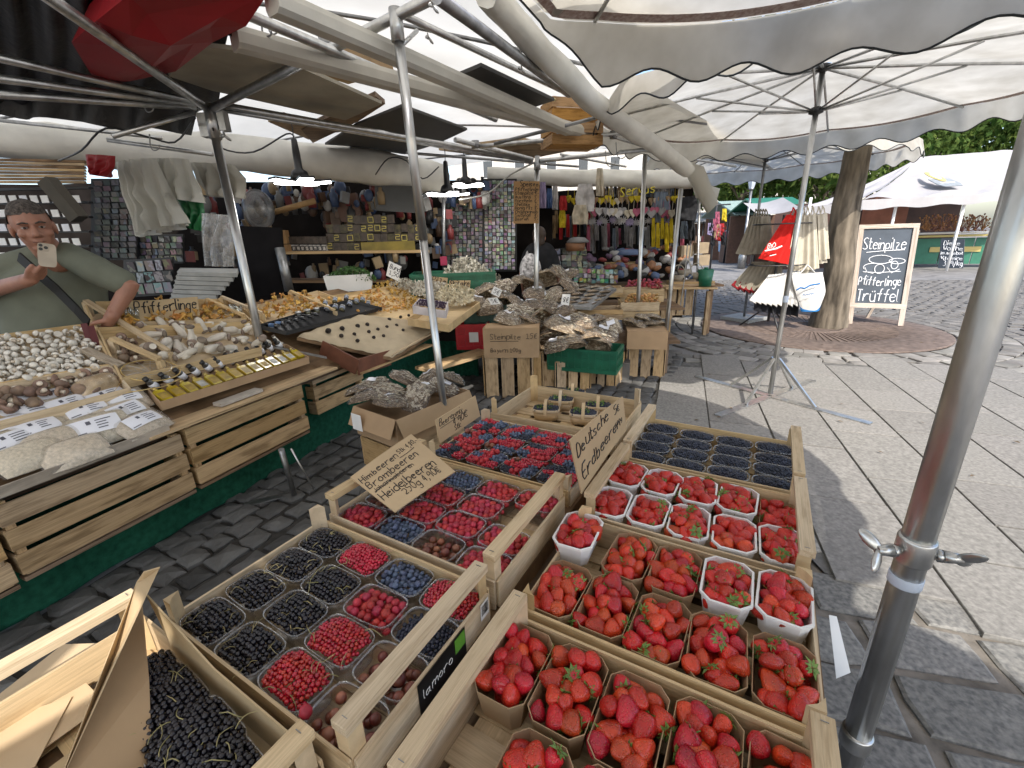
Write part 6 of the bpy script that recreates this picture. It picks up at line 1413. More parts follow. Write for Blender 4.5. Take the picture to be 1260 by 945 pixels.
# wooden menu board hung on the middle post
mn, line, rule = card_sign('menu_board', 'brown handwritten menu board hanging on the middle steel post', 'menu board', [aty(632, 223, 4.92), aty(664, 223, 4.92), aty(663, 275, 4.92), aty(632, 275, 4.92)], .012, mat('brown_menu_card', (.34, .20, .085), .7, .15, 8))
line('Speisen', .25, .12, .05, .0035)
for k, tx in enumerate(('Pfifferlinge', 'Steinpilze', 'Austern', 'Morcheln', 'Shiitake', 'Honig Pilz', 'Champignon', 'Seitlinge', 'Beeren')): line(tx, .06, .225 + k * .088, .034, .0026)
for k in range(9): line('%d,-' % (3 + k % 6), .82, .225 + k * .088, .03, .0024)
# ================================================================ dark back of the left stall
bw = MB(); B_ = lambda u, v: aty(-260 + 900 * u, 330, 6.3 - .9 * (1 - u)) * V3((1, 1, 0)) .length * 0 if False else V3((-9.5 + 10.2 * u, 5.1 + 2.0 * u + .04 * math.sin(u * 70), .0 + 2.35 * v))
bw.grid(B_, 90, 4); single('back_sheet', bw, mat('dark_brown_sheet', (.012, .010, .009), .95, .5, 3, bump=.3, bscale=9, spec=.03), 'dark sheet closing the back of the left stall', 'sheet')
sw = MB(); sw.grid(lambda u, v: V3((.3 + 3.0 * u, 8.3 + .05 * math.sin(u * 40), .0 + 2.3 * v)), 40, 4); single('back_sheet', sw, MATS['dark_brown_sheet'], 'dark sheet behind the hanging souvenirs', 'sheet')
# shelf with boxes
sh = thing('shelf_unit', 'long dark shelf stacked with small patterned boxes', 'shelf', aty(425, 312, 5.2)); Mi = WM[sh].inverted()
plank('shelf_board', Mi @ aty(325, 311, 5.0), Mi @ aty(525, 309, 5.6), .36, .03, WOOD2, sh); plank('shelf_board', Mi @ aty(325, 345, 5.0), Mi @ aty(500, 345, 5.6), .36, .03, WOOD3, sh)
for x, Y in ((332, 5.0), (520, 5.6)): plank('upright', Mi @ aty(x, 311, Y), Mi @ (aty(x, 311, Y) * V3((1, 1, 0)) if False else V3((aty(x, 311, Y).x, aty(x, 311, Y).y, .02))), .05, .05, WOOD3, sh, (0, 1, 0))
PALS = {'gold': pal('gold_black_box', (.05, .04, .014), .5, var=.9, scale=26), 'dark': pal('dark_brown_box', (.05, .035, .025), .5, var=.6, scale=20), 'white': pal('white_black_box', (.42, .40, .38), .5, var=.8, scale=30), 'olive': pal('olive_box', (.20, .15, .02), .5, var=.3), 'wood': pal('tan_wood_box', (.30, .17, .07), .6), 'red': pal('dull_red_box', (.18, .05, .03), .5)}
YB = pal('yellow_print', (.40, .33, .08), .5)
def sbox(x0, y0, x1, y1, Y, key, lab, group, mark=0):
    c = aty((x0 + x1) / 2, y1, Y); w = pxw(x1 - x0, Y, c.z); h = aty((x0 + x1) / 2, y0, Y).z - c.z; b = MB(); b.box((0, 0, h / 2), (w * .96, .14, h * .97)); t_ = bpy.data.objects.new('goods_box', b.mesh('goods_box', PALS[key])); COL.objects.link(t_); t_.matrix_world = Matrix.Translation(c) @ Matrix.Rotation(.2, 4, 'Z'); WM[t_] = t_.matrix_world.copy(); tag(t_, lab, 'box', group)
    if mark:
        f = MB(); 
        if mark == 1: pts = [(-.3, .8), (.3, .8), (.3, .55), (-.3, .55), (-.3, .25), (.3, .25)]
        else: pts = [(-.38, .8), (.38, .8), (.38, .2), (-.38, .2), (-.38, .8)]
        for a, e in zip(pts, pts[1:]): f.bar((a[0] * w, -.0725, a[1] * h), (e[0] * w, -.0725, e[1] * h), .004, h * .10, (0, 0, 1)) if a[0] != e[0] else f.bar((a[0] * w, -.0725, a[1] * h), (e[0] * w, -.0725, e[1] * h), .004, h * .10, (1, 0, 0))
        obj('printed_mark', f, YB if key != 'white' else BLACKP, t_, local=True)
rowsS = [(300, 311, 358, 402, 'white', 7.3, 'white fronted boxes'), (297, 309, 404, 438, 'gold', 8.5, 'yellow printed boxes')]
for r in range(4):
    y1 = 309 - r * 11
    for k in range(14):
        x0 = 404 + k * 8.2; y1 = 309 - r * 11 + random.choice((0, 0, 0, -1))
        if r == 0 and k > 4: continue
        if r == 3 and (k < 3 or k > 9): continue
        sbox(x0, y1 - 10.6, x0 + 8, y1, 5.3 + k * .02, 'gold' if (k * 7 + r * 3) % 5 < 2 else 'dark', 'small dark box with yellow print, %s row of the stack on the shelf' % ('lowest', 'second', 'third', 'topmost')[r], 'patterned boxes on the shelf', random.choice((0, 0, 1, 2, 1)))
for k in range(9):
    for r in range(2): sbox(357 + k * 5.2, 300 - r * 10 + 1, 362 + k * 5.2, 310 - r * 10, 5.2, 'white' if r == 0 else 'dark', 'slim bottle box with a white front on the shelf' if r == 0 else 'slim dark bottle box on the upper row of the shelf', 'slim boxes on the shelf', 2 if r == 0 else 0)
for k in range(5): sbox(331 + k * 5, 283 + (k % 2) * 2, 335.5 + k * 5, 300, 5.1, 'wood', 'amber bottle shaped box in the wooden holder on the shelf', 'amber boxes on the shelf', 0)
sbox(328, 301, 357, 311, 5.0, 'wood', 'shallow tan wooden holder at the left end of the shelf', None); sbox(446, 297, 512, 309, 5.4, 'olive', 'long olive box on the shelf right of the stack', None)
# dark screen, panel, pipe
def flat(name, label, cat, pts, Y, m, th=.02, group=None, wav=0.):
    P = [aty(x, y, Y if not isinstance(Y, (list, tuple)) else Y[i]) for i, (x, y) in enumerate(pts)]; n = (P[1] - P[0]).cross(P[-1] - P[0]).normalized() * th
    b = MB(); k = len(P); b.add(P + [p + n for p in P], [tuple(range(k - 1, -1, -1)), tuple(range(k, 2 * k))] + [(i, (i + 1) % k, k + (i + 1) % k, k + i) for i in range(k)])
    return single(name, b, m, label, cat, group)
flat('dark_screen', 'flat dark grey screen hanging above the shelf boxes', 'screen', [(461, 228), (512, 229), (511, 262), (462, 259)], 5.4, pal('dark_screen_grey', (.035, .037, .038), .4))
flat('dark_partition', 'tall black panel behind the corner post', 'panel', [(294, 278), (345, 280), (352, 362), (296, 366)], 4.6, pal('matt_black_panel', (.010, .009, .010), .8, spec=.1), .04)
b = MB(); b.tube([aty(344, 305, 4.55), aty(356, 358, 4.5)], .045, 12); single('steel_duct', b, METALD, 'short grey steel duct beside the black panel', 'duct')
b = MB(); b.tube([aty(546, 232, 5.9), aty(546, 345, 5.9)], .022, 10); single('thin_post', b, METALD, 'thin grey post with a pink tag behind the sliced mushrooms', 'post')
b = MB(); b.box(aty(546, 321, 5.86), (.085, .012, .11)); single('pink_tag', b, pal('pink_tag', (.42, .03, .09), .5), 'pink tag fixed on the thin grey post', 'tag')
flat('hanging_jacket', 'brown leather jacket hanging above the shelf', 'jacket', [(420, 240), (437, 237), (444, 262), (440, 274), (420, 273), (415, 258)], 5.5, pal('brown_leather', (.12, .06, .04), .5), .08)
b = MB(); b.tube([aty(334, 262, 4.9), aty(388, 247, 5.0)], .03, 10); single('brown_roll', b, pal('tan_paper_roll', (.28, .17, .07), .7), 'tan rolled paper lying over the shelf end', 'roll')
nb = MB(); c = aty(318, 258, 4.7); nb.ell(c, (.15, .12, .19), 14, 10); single('net_bag', nb, film('grey_net', (.6, .6, .6), .05, .3, .15, (.3, .3, .3)), 'grey net bag hanging left of the shelf', 'bag')
# hanging bags behind the vendor
def drape(name, label, cat, pts, Y, m, folds=6, amp=.03, th=.10, group=None):
    """hanging cloth or bag with folds: outline as left and right edges from the top"""
    L, R_ = pts; n = 14; b = MB()
    def f(u, v, s):
        k = v * (len(L) - 1); i = min(int(k), len(L) - 2); q = k - i
        xl = L[i][0] * (1 - q) + L[i + 1][0] * q; yl = L[i][1] * (1 - q) + L[i + 1][1] * q; xr = R_[i][0] * (1 - q) + R_[i + 1][0] * q; yr = R_[i][1] * (1 - q) + R_[i + 1][1] * q
        p = aty(xl * (1 - u) + xr * u, yl * (1 - u) + yr * u, Y); w = math.sin(math.pi * u) ** .6
        return p + V3((0, s * th * .5 * w * (.4 + .6 * v) + amp * (.3 + v) * (math.sin(u * folds * 6.28 + v * 1.5 + 2.5 * noise.noise(V3((u * 3, v * 2, Y * 9)))) + 1.6 * noise.noise(V3((u * 4, v * 5, Y * 7 + L[0][0])))) * w, 0))
    b.grid(lambda u, v: f(u, v, -1), 30, n); b.grid(lambda u, v: f(1 - u, v, 1), 30, n); return single(name, b, m, label, cat, group)
WPL = cloth('white_thin_plastic', (.66, .65, .60), .4, .06, 5); 
drape('plastic_bags', 'long bunch of white plastic bags hanging above the vendor', 'bags', ([(142, 200), (148, 225), (160, 258), (172, 292)], [(192, 195), (206, 225), (222, 255), (232, 274)]), 3.55, WPL, 5, .05, .22, 'white plastic bags hanging in bunches')
drape('plastic_bags', 'second bunch of white plastic bags right of the long one', 'bags', ([(193, 195), (193, 215), (196, 230), (206, 243)], [(232, 196), (240, 218), (248, 236), (252, 250)]), 3.65, WPL, 4, .04, .2, 'white plastic bags hanging in bunches')
drape('plastic_bags', 'grey bunch of plastic bags half behind the corner post', 'bags', ([(234, 200), (242, 222), (258, 242)], [(288, 203), (303, 220), (300, 244)]), 3.9, cloth('grey_thin_plastic', (.42, .40, .35), .4, .1, 5), 4, .04, .2, 'white plastic bags hanging in bunches')
drape('green_bag', 'green plastic bag hanging below the white bags', 'bag', ([(212, 243), (226, 262), (236, 280)], [(250, 248), (252, 262), (246, 284)]), 3.75, pal('green_bag', (.015, .15, .05), .4), 3, .03, .1)
drape('clear_bags', 'bundle of clear plastic bags hanging beside the corner post', 'bags', ([(248, 262), (248, 290), (252, 327)], [(286, 265), (288, 295), (288, 328)]), 3.4, film('clear_bundle', (.9, .9, .9), .12, .2, .35, (.5, .5, .5), 18), 3, .03, .06)
drape('red_bag', 'small red bag hanging over the postcards rack', 'bag', ([(105, 190), (107, 205), (117, 216)], [(142, 192), (141, 205), (130, 218)]), 3.3, MATS['red_vinyl'], 3, .02, .12)
for k in range(7):
    b = MB(); x0, x1, y = 210 + k * 1.5, 262 + k * 5.0, 372 - k * 5.5; p = [aty(x0, y, 4.1), aty(x1, y + 2, 4.0), aty(x1 + 2, y - 4, 4.4), aty(x0 + 4, y - 5, 4.5)]
    b.add(p + [q + V3((0, 0, .035)) for q in p], [(3, 2, 1, 0), (4, 5, 6, 7), (0, 1, 5, 4), (1, 2, 6, 5), (2, 3, 7, 6), (3, 0, 4, 7)]); single('paper_bag_stack', b, pal('grey_white_paper', (.42, .41, .38), .7), 'stack of white paper bags behind the chanterelles, layer %s' % 'one (lowest);two;three;four;five;six;seven (topmost)'.split(';')[k], 'paper bags', 'layers of white paper bags')
# postcards and cards
CARDM = None
def rndcards(name, sat=.6, val=(.05, .5), seedmul=71.):
    m, n, l, b = nmat(name); oi = n.new('ShaderNodeObjectInfo'); tc = n.new('ShaderNodeTexCoord'); nz = n.new('ShaderNodeTexNoise'); nz.noise_dimensions = '4D'; nz.inputs['Scale'].default_value = 22; nz.inputs['Detail'].default_value = 2
    w = n.new('ShaderNodeMath'); w.operation = 'MULTIPLY'; w.inputs[1].default_value = seedmul; l.new(oi.outputs['Random'], w.inputs[0]); l.new(w.outputs[0], nz.inputs['W']); l.new(tc.outputs['Object'], nz.inputs['Vector'])
    cols = []
    for k in range(2):
        wn = n.new('ShaderNodeTexWhiteNoise'); wn.noise_dimensions = '1D'; ad = n.new('ShaderNodeMath'); ad.inputs[1].default_value = 7.3 * k; l.new(w.outputs[0], ad.inputs[0]); l.new(ad.outputs[0], wn.inputs['W'])
        sp = n.new('ShaderNodeSeparateColor'); l.new(wn.outputs['Color'], sp.inputs[0]); cb = n.new('ShaderNodeCombineColor'); cb.mode = 'HSV'; l.new(sp.outputs[0], cb.inputs[0])
        for q, lo, hi in ((1, .03, sat), (2, val[0], val[1])):
            mr = n.new('ShaderNodeMapRange'); mr.inputs[3].default_value = lo; mr.inputs[4].default_value = hi; l.new(sp.outputs[q], mr.inputs[0]); l.new(mr.outputs[0], cb.inputs[q])
        cols.append(cb)
    th = n.new('ShaderNodeValToRGB'); th.color_ramp.elements[0].position = .47; th.color_ramp.elements[1].position = .53; l.new(nz.outputs[0], th.inputs[0]); mx = n.new('ShaderNodeMix'); mx.data_type = 'RGBA'
    l.new(th.outputs[0], mx.inputs['Factor']); l.new(cols[0].outputs[0], mx.inputs['A']); l.new(cols[1].outputs[0], mx.inputs['B']); l.new(mx.outputs['Result'], b.inputs['Base Color']); b.inputs['Roughness'].default_value = .4
    MATS[name] = m; return m
PC1, PC2, PC3 = rndcards('postcard_print', .55, (.03, .36)), rndcards('magnet_print', .55, (.10, .75)), rndcards('brown_tag_print', .4, (.03, .16), 33.)
def cardgrid(name, lab, cat, group, x0, y0, x1, y1, nx, ny, Y, m, fill=.82, skew=0., th=.012, boardm=None, jit=.0):
    if boardm: flat('display_rack', 'rack panel behind the %s' % group, 'rack', [(x0 - 2, y0 - 2), (x1 + 2, y0 - 2 + skew), (x1 + 2, y1 + 2 + skew), (x0 - 2, y1 + 2)], Y + .06, boardm, -.02)
    me = None
    for j in range(ny):
        for i in range(nx):
            x = x0 + (x1 - x0) * (i + .5) / nx + random.gauss(0, jit); y = y0 + (y1 - y0) * (j + .5) / ny + skew * (i + .5) / nx + random.gauss(0, jit); c = aty(x, y, Y)
            w, h = pxw((x1 - x0) / nx * fill, Y, c.z), pxw((y1 - y0) / ny * fill, Y, c.z)
            if me is None: b = MB(); b.box((0, 0, 0), (w, th, h)); me = b.mesh(name, m)
            o = inst(name, me, Matrix.Translation(c) @ Euler((random.gauss(0, .08), random.gauss(0, .03), random.gauss(0, .15))).to_matrix().to_4x4()); tag(o, lab, cat, group)
BRK = pal('dark_rack', (.03, .03, .032), .5)
cardgrid('magnet', 'small colourful souvenir magnet on the far wall left of the menu board', 'magnet', 'souvenir magnets', 596, 222, 634, 332, 8, 24, 6.55, PC2, .84, 0, .02, BRK, .25)
cardgrid('magnet', 'dark souvenir magnet on the wall right of the sloping post', 'magnet', 'dark souvenir magnets', 550, 240, 594, 335, 9, 19, 6.5, PC1, .84, 0, .02, BRK, .25)
cardgrid('postcard', 'postcard in the slanting rack behind the vendor', 'postcard', 'postcards in the slanting rack', 156, 322, 212, 364, 5, 3, 4.3, PC1, .86, -4, .006, BRK)
cardgrid('leather_tag', 'small brown tag on the crowded rack above the vendor', 'tag', 'brown tags on the crowded rack', 116, 222, 168, 318, 5, 14, 4.6, PC3, .8, 0, .012, BRK, .3)
cardgrid('leather_tag', 'small dark tag on the rack behind the white bags', 'tag', 'dark tags on the rack', 172, 290, 225, 322, 7, 4, 4.7, PC1, .8, 0, .012, BRK, .3)
rk = thing('card_rack', 'dark wire rack with rows of white cards at the left edge', 'rack', aty(50, 300, 4.3)); Mi = WM[rk].inverted()
for j in range(6):
    plank('rack_bar', Mi @ aty(-30, 234 + j * 17, 4.35), Mi @ aty(112, 231 + j * 18, 4.4), .05, .02, BLACKM, rk)
    for i in range(9):
        x = -10 + i * 13
        b = MB(); b.box(aty(x, 245 + j * 17.5, 4.32), (.065, .004, .062)); o = single('white_card', b, WHITEC if (i + j) % 3 else LABELW, 'white price card in the wire rack at the left edge', 'card', 'white cards in the wire rack')
for k in range(8):
    b = MB(); b.bar(aty(-20, 196 + k * 4, 4.2), aty(105, 199 + k * 3.6, 4.3), .03, .02); single('wooden_stick', b, (WOOD2 if k % 2 else WOOD3), 'wooden stick in the bundle stored under the rear roll', 'stick', 'wooden sticks stored at the left')
b = MB(); b.bar(aty(58, 222, 4.0), aty(98, 270, 4.0), .10, .10); single('dark_bundle', b, pal('dark_olive_wrap', (.06, .05, .035), .7), 'dark olive wrapped bundle hanging behind the vendor', 'bundle')
# random dark clutter on the back shelves
CLM = [pal('clutter_%s' % n_, c, .5) for n_, c in (('brown', (.09, .05, .03)), ('grey', (.12, .12, .12)), ('tan', (.24, .17, .09)), ('blue', (.05, .08, .16)), ('red', (.18, .03, .03)), ('white', (.4, .39, .37)), ('black', (.015, .015, .016)))]
CLN = ['brown', 'grey', 'tan', 'blue', 'red', 'white', 'black']
for k in range(330):
    zone = random.choice(((300, 235, 460, 262, 5.6), (320, 315, 500, 345, 5.3), (395, 240, 460, 285, 5.6), (512, 240, 560, 310, 6.2), (300, 262, 330, 300, 5.2), (440, 240, 552, 330, 6.1), (230, 232, 300, 330, 4.9), (330, 228, 470, 250, 5.4), (560, 225, 600, 250, 6.2)))
    x, y = random.uniform(zone[0], zone[2]), random.uniform(zone[1], zone[3]); i = random.randrange(7); c = aty(x, y, zone[4] + random.uniform(-.1, .2)); b = MB()
    s = random.uniform(.04, .10)
    if k % 3 == 0: b.lathe([(s * .5, -s), (s * .55, s * .5), (s * .25, s * .8), (s * .25, s * 1.2), (0, s * 1.2)], 10, c)
    elif k % 3 == 1: b.box(c, (s * 1.2, s * .7, s * 1.6), Euler((0, random.gauss(0, .15), random.uniform(0, 1))).to_matrix())
    else: b.ell(c, (s * .8, s * .5, s), 9, 6)
    single(['bottle', 'packet', 'pouch'][k % 3] + '_on_shelf', b, CLM[i], 'small %s %s among the dark clutter at the back' % (CLN[i], ['bottle', 'packet', 'pouch'][k % 3]), ['bottle', 'packet', 'pouch'][k % 3], 'dark clutter at the back of the stall')
# ================================================================ souvenir stall: hanging textiles
CLO = {n_: cloth('cloth_' + n_, c, .15, .25, 12) for n_, c in (('white', (.55, .53, .52)), ('cream', (.50, .44, .34)), ('grey', (.28, .27, .27)), ('pink', (.35, .10, .15)), ('black', (.02, .02, .022)), ('yellow', (.52, .40, .03)), ('blue', (.07, .12, .25)), ('red', (.36, .03, .03)), ('lilac', (.30, .25, .38)), ('tan', (.32, .22, .12)), ('slate', (.16, .19, .23)))}
def strip(x, y, w, h, Y, c, lab, group, fold=2.2):
    drape('hanging_textile', lab, 'textile', ([(x - w * .35, y), (x - w * .5, y + h * .5), (x - w * .45, y + h)], [(x + w * .35, y), (x + w * .5, y + h * .5), (x + w * .45, y + h)]), Y, CLO[c], fold, .02, .06, group)
def heart(x, y, s, Y, c, lab, kind='heart'):
    o = aty(x, y, Y); r = pxw(s, Y, o.z) / 2; pts = []
    for k in range(18):
        t = 2 * math.pi * k / 18
        if kind == 'heart': pts.append((r * .065 * 16 * math.sin(t) ** 3, r * .065 * (13 * math.cos(t) - 5 * math.cos(2 * t) - 2 * math.cos(3 * t) - math.cos(4 * t))))
        else: q = r * (1 if k % 2 else .45); pts.append((q * math.cos(t), q * math.sin(t)))
    b = MB(); R = Matrix.Rotation(random.gauss(0, .4), 3, 'Z'); b.prism(pts, o, R @ V3((1, 0, 0)), (0, 0, 1), R @ V3((0, .025, 0))); b.tube([o + V3((0, .01, r * .4)), o + V3((.004, .01, r * 2.6))], .003, 4)
    single('hanging_' + kind, b, CLO[c], lab, 'ornament', 'hanging ornaments of the souvenir stall')
strip(720, 226, 24, 34, 6.7, 'white', 'white printed apron hanging in front of the souvenirs', None); strip(714, 252, 20, 24, 6.65, 'cream', 'chequered cloth hanging under the white apron', None)
strip(668, 224, 9, 32, 6.8, 'lilac', 'lilac and blue scarf right of the menu board', None); strip(676, 232, 8, 24, 6.9, 'blue', 'blue scarf behind the lilac one', None); strip(683, 228, 8, 30, 7.0, 'white', 'long white scarf between the blue scarf and red doll', None)
strip(693, 241, 10, 18, 6.8, 'red', 'red hooded doll hanging left of the apron', None); strip(692, 258, 9, 22, 6.8, 'yellow', 'orange yellow doll below the red one', None)
strip(814, 236, 22, 36, 6.9, 'slate', 'grey blue long strands hanging beside the far post', None, 4); strip(738, 207, 10, 34, 6.6, 'cream', 'cream tube bag hanging from the front rail', None)
for k in range(26): heart(700 + k * 5.6 + random.uniform(-2, 2), 246 + random.uniform(-3, 3), 9, 6.9, random.choice(('tan', 'cream', 'yellow', 'tan')), 'small tan hanging ornament in the top row')
for k in range(20): heart(728 + k * 5.6 + random.uniform(-2, 2), 261 + random.uniform(-2, 2), 11, 6.8, random.choice(('white', 'grey', 'cream', 'pink')), 'pale fabric heart in the second row')
for k in range(19): heart(726 + k * 5.2 + random.uniform(-2, 2), 272 + random.uniform(-2, 2), 10, 6.9, random.choice(('white', 'grey', 'lilac')), 'pale fabric star in the third row', 'star')
for k in range(34): strip(724 + k * 3.5, 278 + random.uniform(-3, 3), 4.5, 26 + random.uniform(-6, 8), 7.1 + .1 * (k % 3), random.choice(('pink', 'grey', 'white', 'black', 'slate', 'grey')), 'narrow hanging textile in the lower row', 'narrow textiles in the lower row')
for k in range(5): strip(804 + k * 5.5, 268 + (k % 2) * 6, 5, 36 - (k % 3) * 5, 6.85, 'yellow', 'yellow tassel hanging beside the far post', 'yellow tassels')
for k in range(24): strip(664 + k * 2.9, 262 + random.uniform(-3, 5), 4.5, 28, 7.2 + .08 * (k % 3), random.choice(('tan', 'cream', 'grey', 'tan', 'slate', 'black', 'red')), 'small textile hanging behind the woman in black', 'small textiles behind the woman')
for k in range(18): strip(742 + k * 5, 224, 5, 18, 7.0 + .1 * (k % 2), random.choice(('grey', 'cream', 'white', 'tan', 'slate')), 'short textile in the uppermost row under the awning', 'short textiles under the awning')
drape('black_bag', 'black shopping bag hanging at the right end of the souvenir stall', 'bag', ([(832, 244), (830, 258), (832, 270)], [(858, 240), (859, 256), (856, 272)]), 6.6, CLO['black'], 2, .02, .12)
strip(851, 270, 10, 26, 6.7, 'black', 'black cloth hanging under the black bag', None); strip(842, 272, 10, 22, 6.8, 'slate', 'grey shirt hanging beside the far steel post', None)
wb = aty(770, 240, 6.75); mb = MB(); write(mb, 'Servus', wb + V3((-.08, 0, -.02)), (1, 0, .1), (0, 0, 1), .12, .008); single('yellow_lettering', mb, pal('yellow_wire', (.55, .45, .03), .5), 'yellow letter ornament hanging among the hearts', 'ornament')
# counter of toys, tins, bowls
tb2 = thing('souvenir_table', 'long table of toys and tins below the hanging souvenirs', 'table', aty(760, 345, 7.0) * 1); Mi = WM[tb2].inverted()
for k in range(3): plank('table_top', Mi @ V3((.6, 6.75 + k * .3, .78)), Mi @ V3((3.2, 6.75 + k * .3, .78)), .28, .03, WOOD3, tb2)
for x in (.7, 3.1): plank('leg', Mi @ V3((x, 6.8, .02)), Mi @ V3((x, 6.8, .76)), .05, .05, WOOD3, tb2, (0, 1, 0))
cardgrid('tin', 'small patterned tin stacked left of the toys', 'tin', 'stacked patterned tins', 664, 306, 722, 336, 9, 4, 6.6, PC1, .9, 0, .09, None, .4)
cardgrid('jar', 'small jar with yellow lid in rows before the toys', 'jar', 'jars with yellow lids', 706, 330, 760, 347, 10, 3, 5.9, rndcards('yellow_jar_print', .9, (.06, .5), 19.), .85, 2, .06, None, .3)
M_T = [pal('toy_' + n_, c, .6) for n_, c in (('red', (.16, .025, .025)), ('black', (.02, .02, .02)), ('grey', (.16, .155, .15)), ('orange', (.22, .10, .045)), ('violet', (.09, .05, .09)), ('white', (.28, .27, .26)), ('blue', (.06, .09, .17)))]
TN = ['red', 'black', 'grey', 'orange', 'violet', 'white', 'blue']
for k in range(130):
    x, y = random.uniform(700, 850), random.uniform(304, 340); i = random.randrange(7); c = aty(x, y, 6.7 + (340 - y) * .012); s = random.uniform(.035, .085); b = MB(); b.ell(c, (s, s * .8, s * random.uniform(.5, .9)), 10, 7, fn=lambda p: 1 + .2 * math.sin(3 * p.x + k) * p.z); single('plush_toy', b, M_T[i], 'small %s soft toy in the heap on the souvenir table' % TN[i], 'toy', 'soft toys on the souvenir table')
b = MB(); b.lathe([(.0, .06), (.10, .05), (.16, .0), (.15, -.02), (0, -.02)], 16, aty(711, 297, 6.5)); single('grey_hat', b, M_T[2], 'grey felt hat on top of the toys', 'hat')
b = MB(); b.lathe([(.13, -.05), (.14, .05), (.08, .08), (0, .08)], 14, aty(708, 304, 6.5)); single('orange_hat', b, M_T[3], 'orange hat under the grey felt hat', 'hat')
b = MB(); b.lathe([(.0, .04), (.12, .03), (.18, -.03), (.16, -.04), (0, -.04)], 16, aty(775, 310, 6.4)); single('blue_bowl', b, M_T[6], 'blue and white domed lid among the toys', 'lid')
# right end table with baskets
et = thing('basket_table', 'wooden end table with baskets beside the paving', 'table', aty(850, 385, 6.7)); Mi = WM[et].inverted()
for k in range(3): plank('table_top', Mi @ (aty(815, 354, 6.5) + V3((0, k * .2, 0))), Mi @ (aty(878, 354, 6.7) + V3((0, k * .2, 0))), .19, .03, WOOD2, et)
for x in (826, 872): p = aty(x, 358, 6.7); plank('leg', Mi @ p, Mi @ V3((p.x, p.y, .02)), .05, .05, WOOD2, et, (0, 1, 0))
for k, (x, y) in enumerate(((842, 336), (856, 340), (834, 342))):
    b = MB(); c = aty(x, y, 6.7); b.lathe([(.06, -.04), (.11, .05), (.10, .05), (.055, -.03)], 14, c); b.tube([c + V3((.1 * math.cos(a), 0, .05 + .14 * math.sin(a))) for a in [math.pi * i / 8 for i in range(9)]], .007, 5); single('small_basket', b, pal('grey_wicker', (.32, .28, .22), .8), ['grey wicker basket nearest the far post', 'grey wicker basket at the table end', 'grey wicker basket behind the far post'][k], 'basket', 'wicker baskets on the end table')
b = MB(); b.lathe([(.09, -.14), (.11, .10), (.10, .10), (0, -.1)], 16, aty(868, 340, 6.6)); b.lathe([(.03, .1), (.03, .13), (0, .13)], 10, aty(868, 340, 6.6)); single('green_can', b, GREENP, 'dark green can at the end of the basket table', 'can')
for k, (x, y) in enumerate(((843, 309), (862, 305), (863, 320))):
    b = MB(); c = aty(x, y, 7.0); b.box(c, (.2, .12, .16), Matrix.Rotation(.2, 3, 'Z')); single('woven_bag', b, pal('tan_woven', (.26, .20, .13), .8), ['tan woven bag beside the far post', 'upper tan woven bag at the stall corner', 'lower tan woven bag at the stall corner'][k], 'bag', 'tan woven bags at the stall corner')
b = MB(); p = aty(862, 240, 6.9); b.tube([aty(861, 236, 6.9), aty(858, 345, 6.8), V3((aty(858, 345, 6.8).x, aty(858, 345, 6.8).y, .02))], .02, 8); single('stall_post', b, METALD, 'grey post at the far right corner of the souvenir stall', 'post')
b = MB(); b.tube([aty(846, 300, 6.5), aty(842, 345, 6.45), aty(836, 383, 6.4)], .008, 6); b.tube([aty(850, 300, 6.5), aty(848, 322, 6.45), aty(852, 338, 6.4), aty(846, 344, 6.4)], .008, 6); single('hanging_rope', b, pal('grey_rope', (.3, .29, .27), .8), 'grey rope and wire hanging down by the end table', 'rope')
# ================================================================ right side and far background
random.seed(31)
# ---- trees
BARK = mat('furrowed_bark', (.085, .066, .045), .95, .55, 9, bump=1.0, bscale=22, st=(1, 1, .22), col2=(.235, .195, .145))
M_LF = [cloth('leaf_green_%s' % n_, c, .42, .4, 3, dirt=c2, bump=0) for n_, c, c2 in (('deep', (.035, .08, .014), (.07, .13, .026)), ('mid', (.06, .115, .022), (.11, .17, .04)), ('light', (.085, .14, .026), (.15, .20, .045)))]
def leaf_cloud(c, r, n, size, seed, gaps=.45, sq=.8):
    """many small leaf faces clustered in the crown volume"""
    random.seed(seed); b = MB(); cl = []
    for _ in range(int(n / 26)):
        d = V3((random.gauss(0, 1), random.gauss(0, 1), random.gauss(0, 1))).normalized() * (random.random() ** .4)
        cl.append((c + V3((d.x * r[0], d.y * r[1], d.z * r[2] * sq)), random.uniform(.10, .24) * r[0], random.randrange(3)))
    for q, s, mi in cl:
        for _ in range(26):
            p = q + V3((random.gauss(0, 1), random.gauss(0, 1), random.gauss(0, .8))) * s * .7; R = rrot().to_3x3(); l_ = size * random.uniform(.6, 1.3)
            b.add([p + R @ V3((-l_, 0, 0)), p + R @ V3((0, -l_ * .55, l_ * .15)), p + R @ V3((l_, 0, 0)), p + R @ V3((0, l_ * .55, l_ * .15))], [(0, 1, 2, 3)], False, mi if random.random() < .75 else random.randrange(3))
    return b
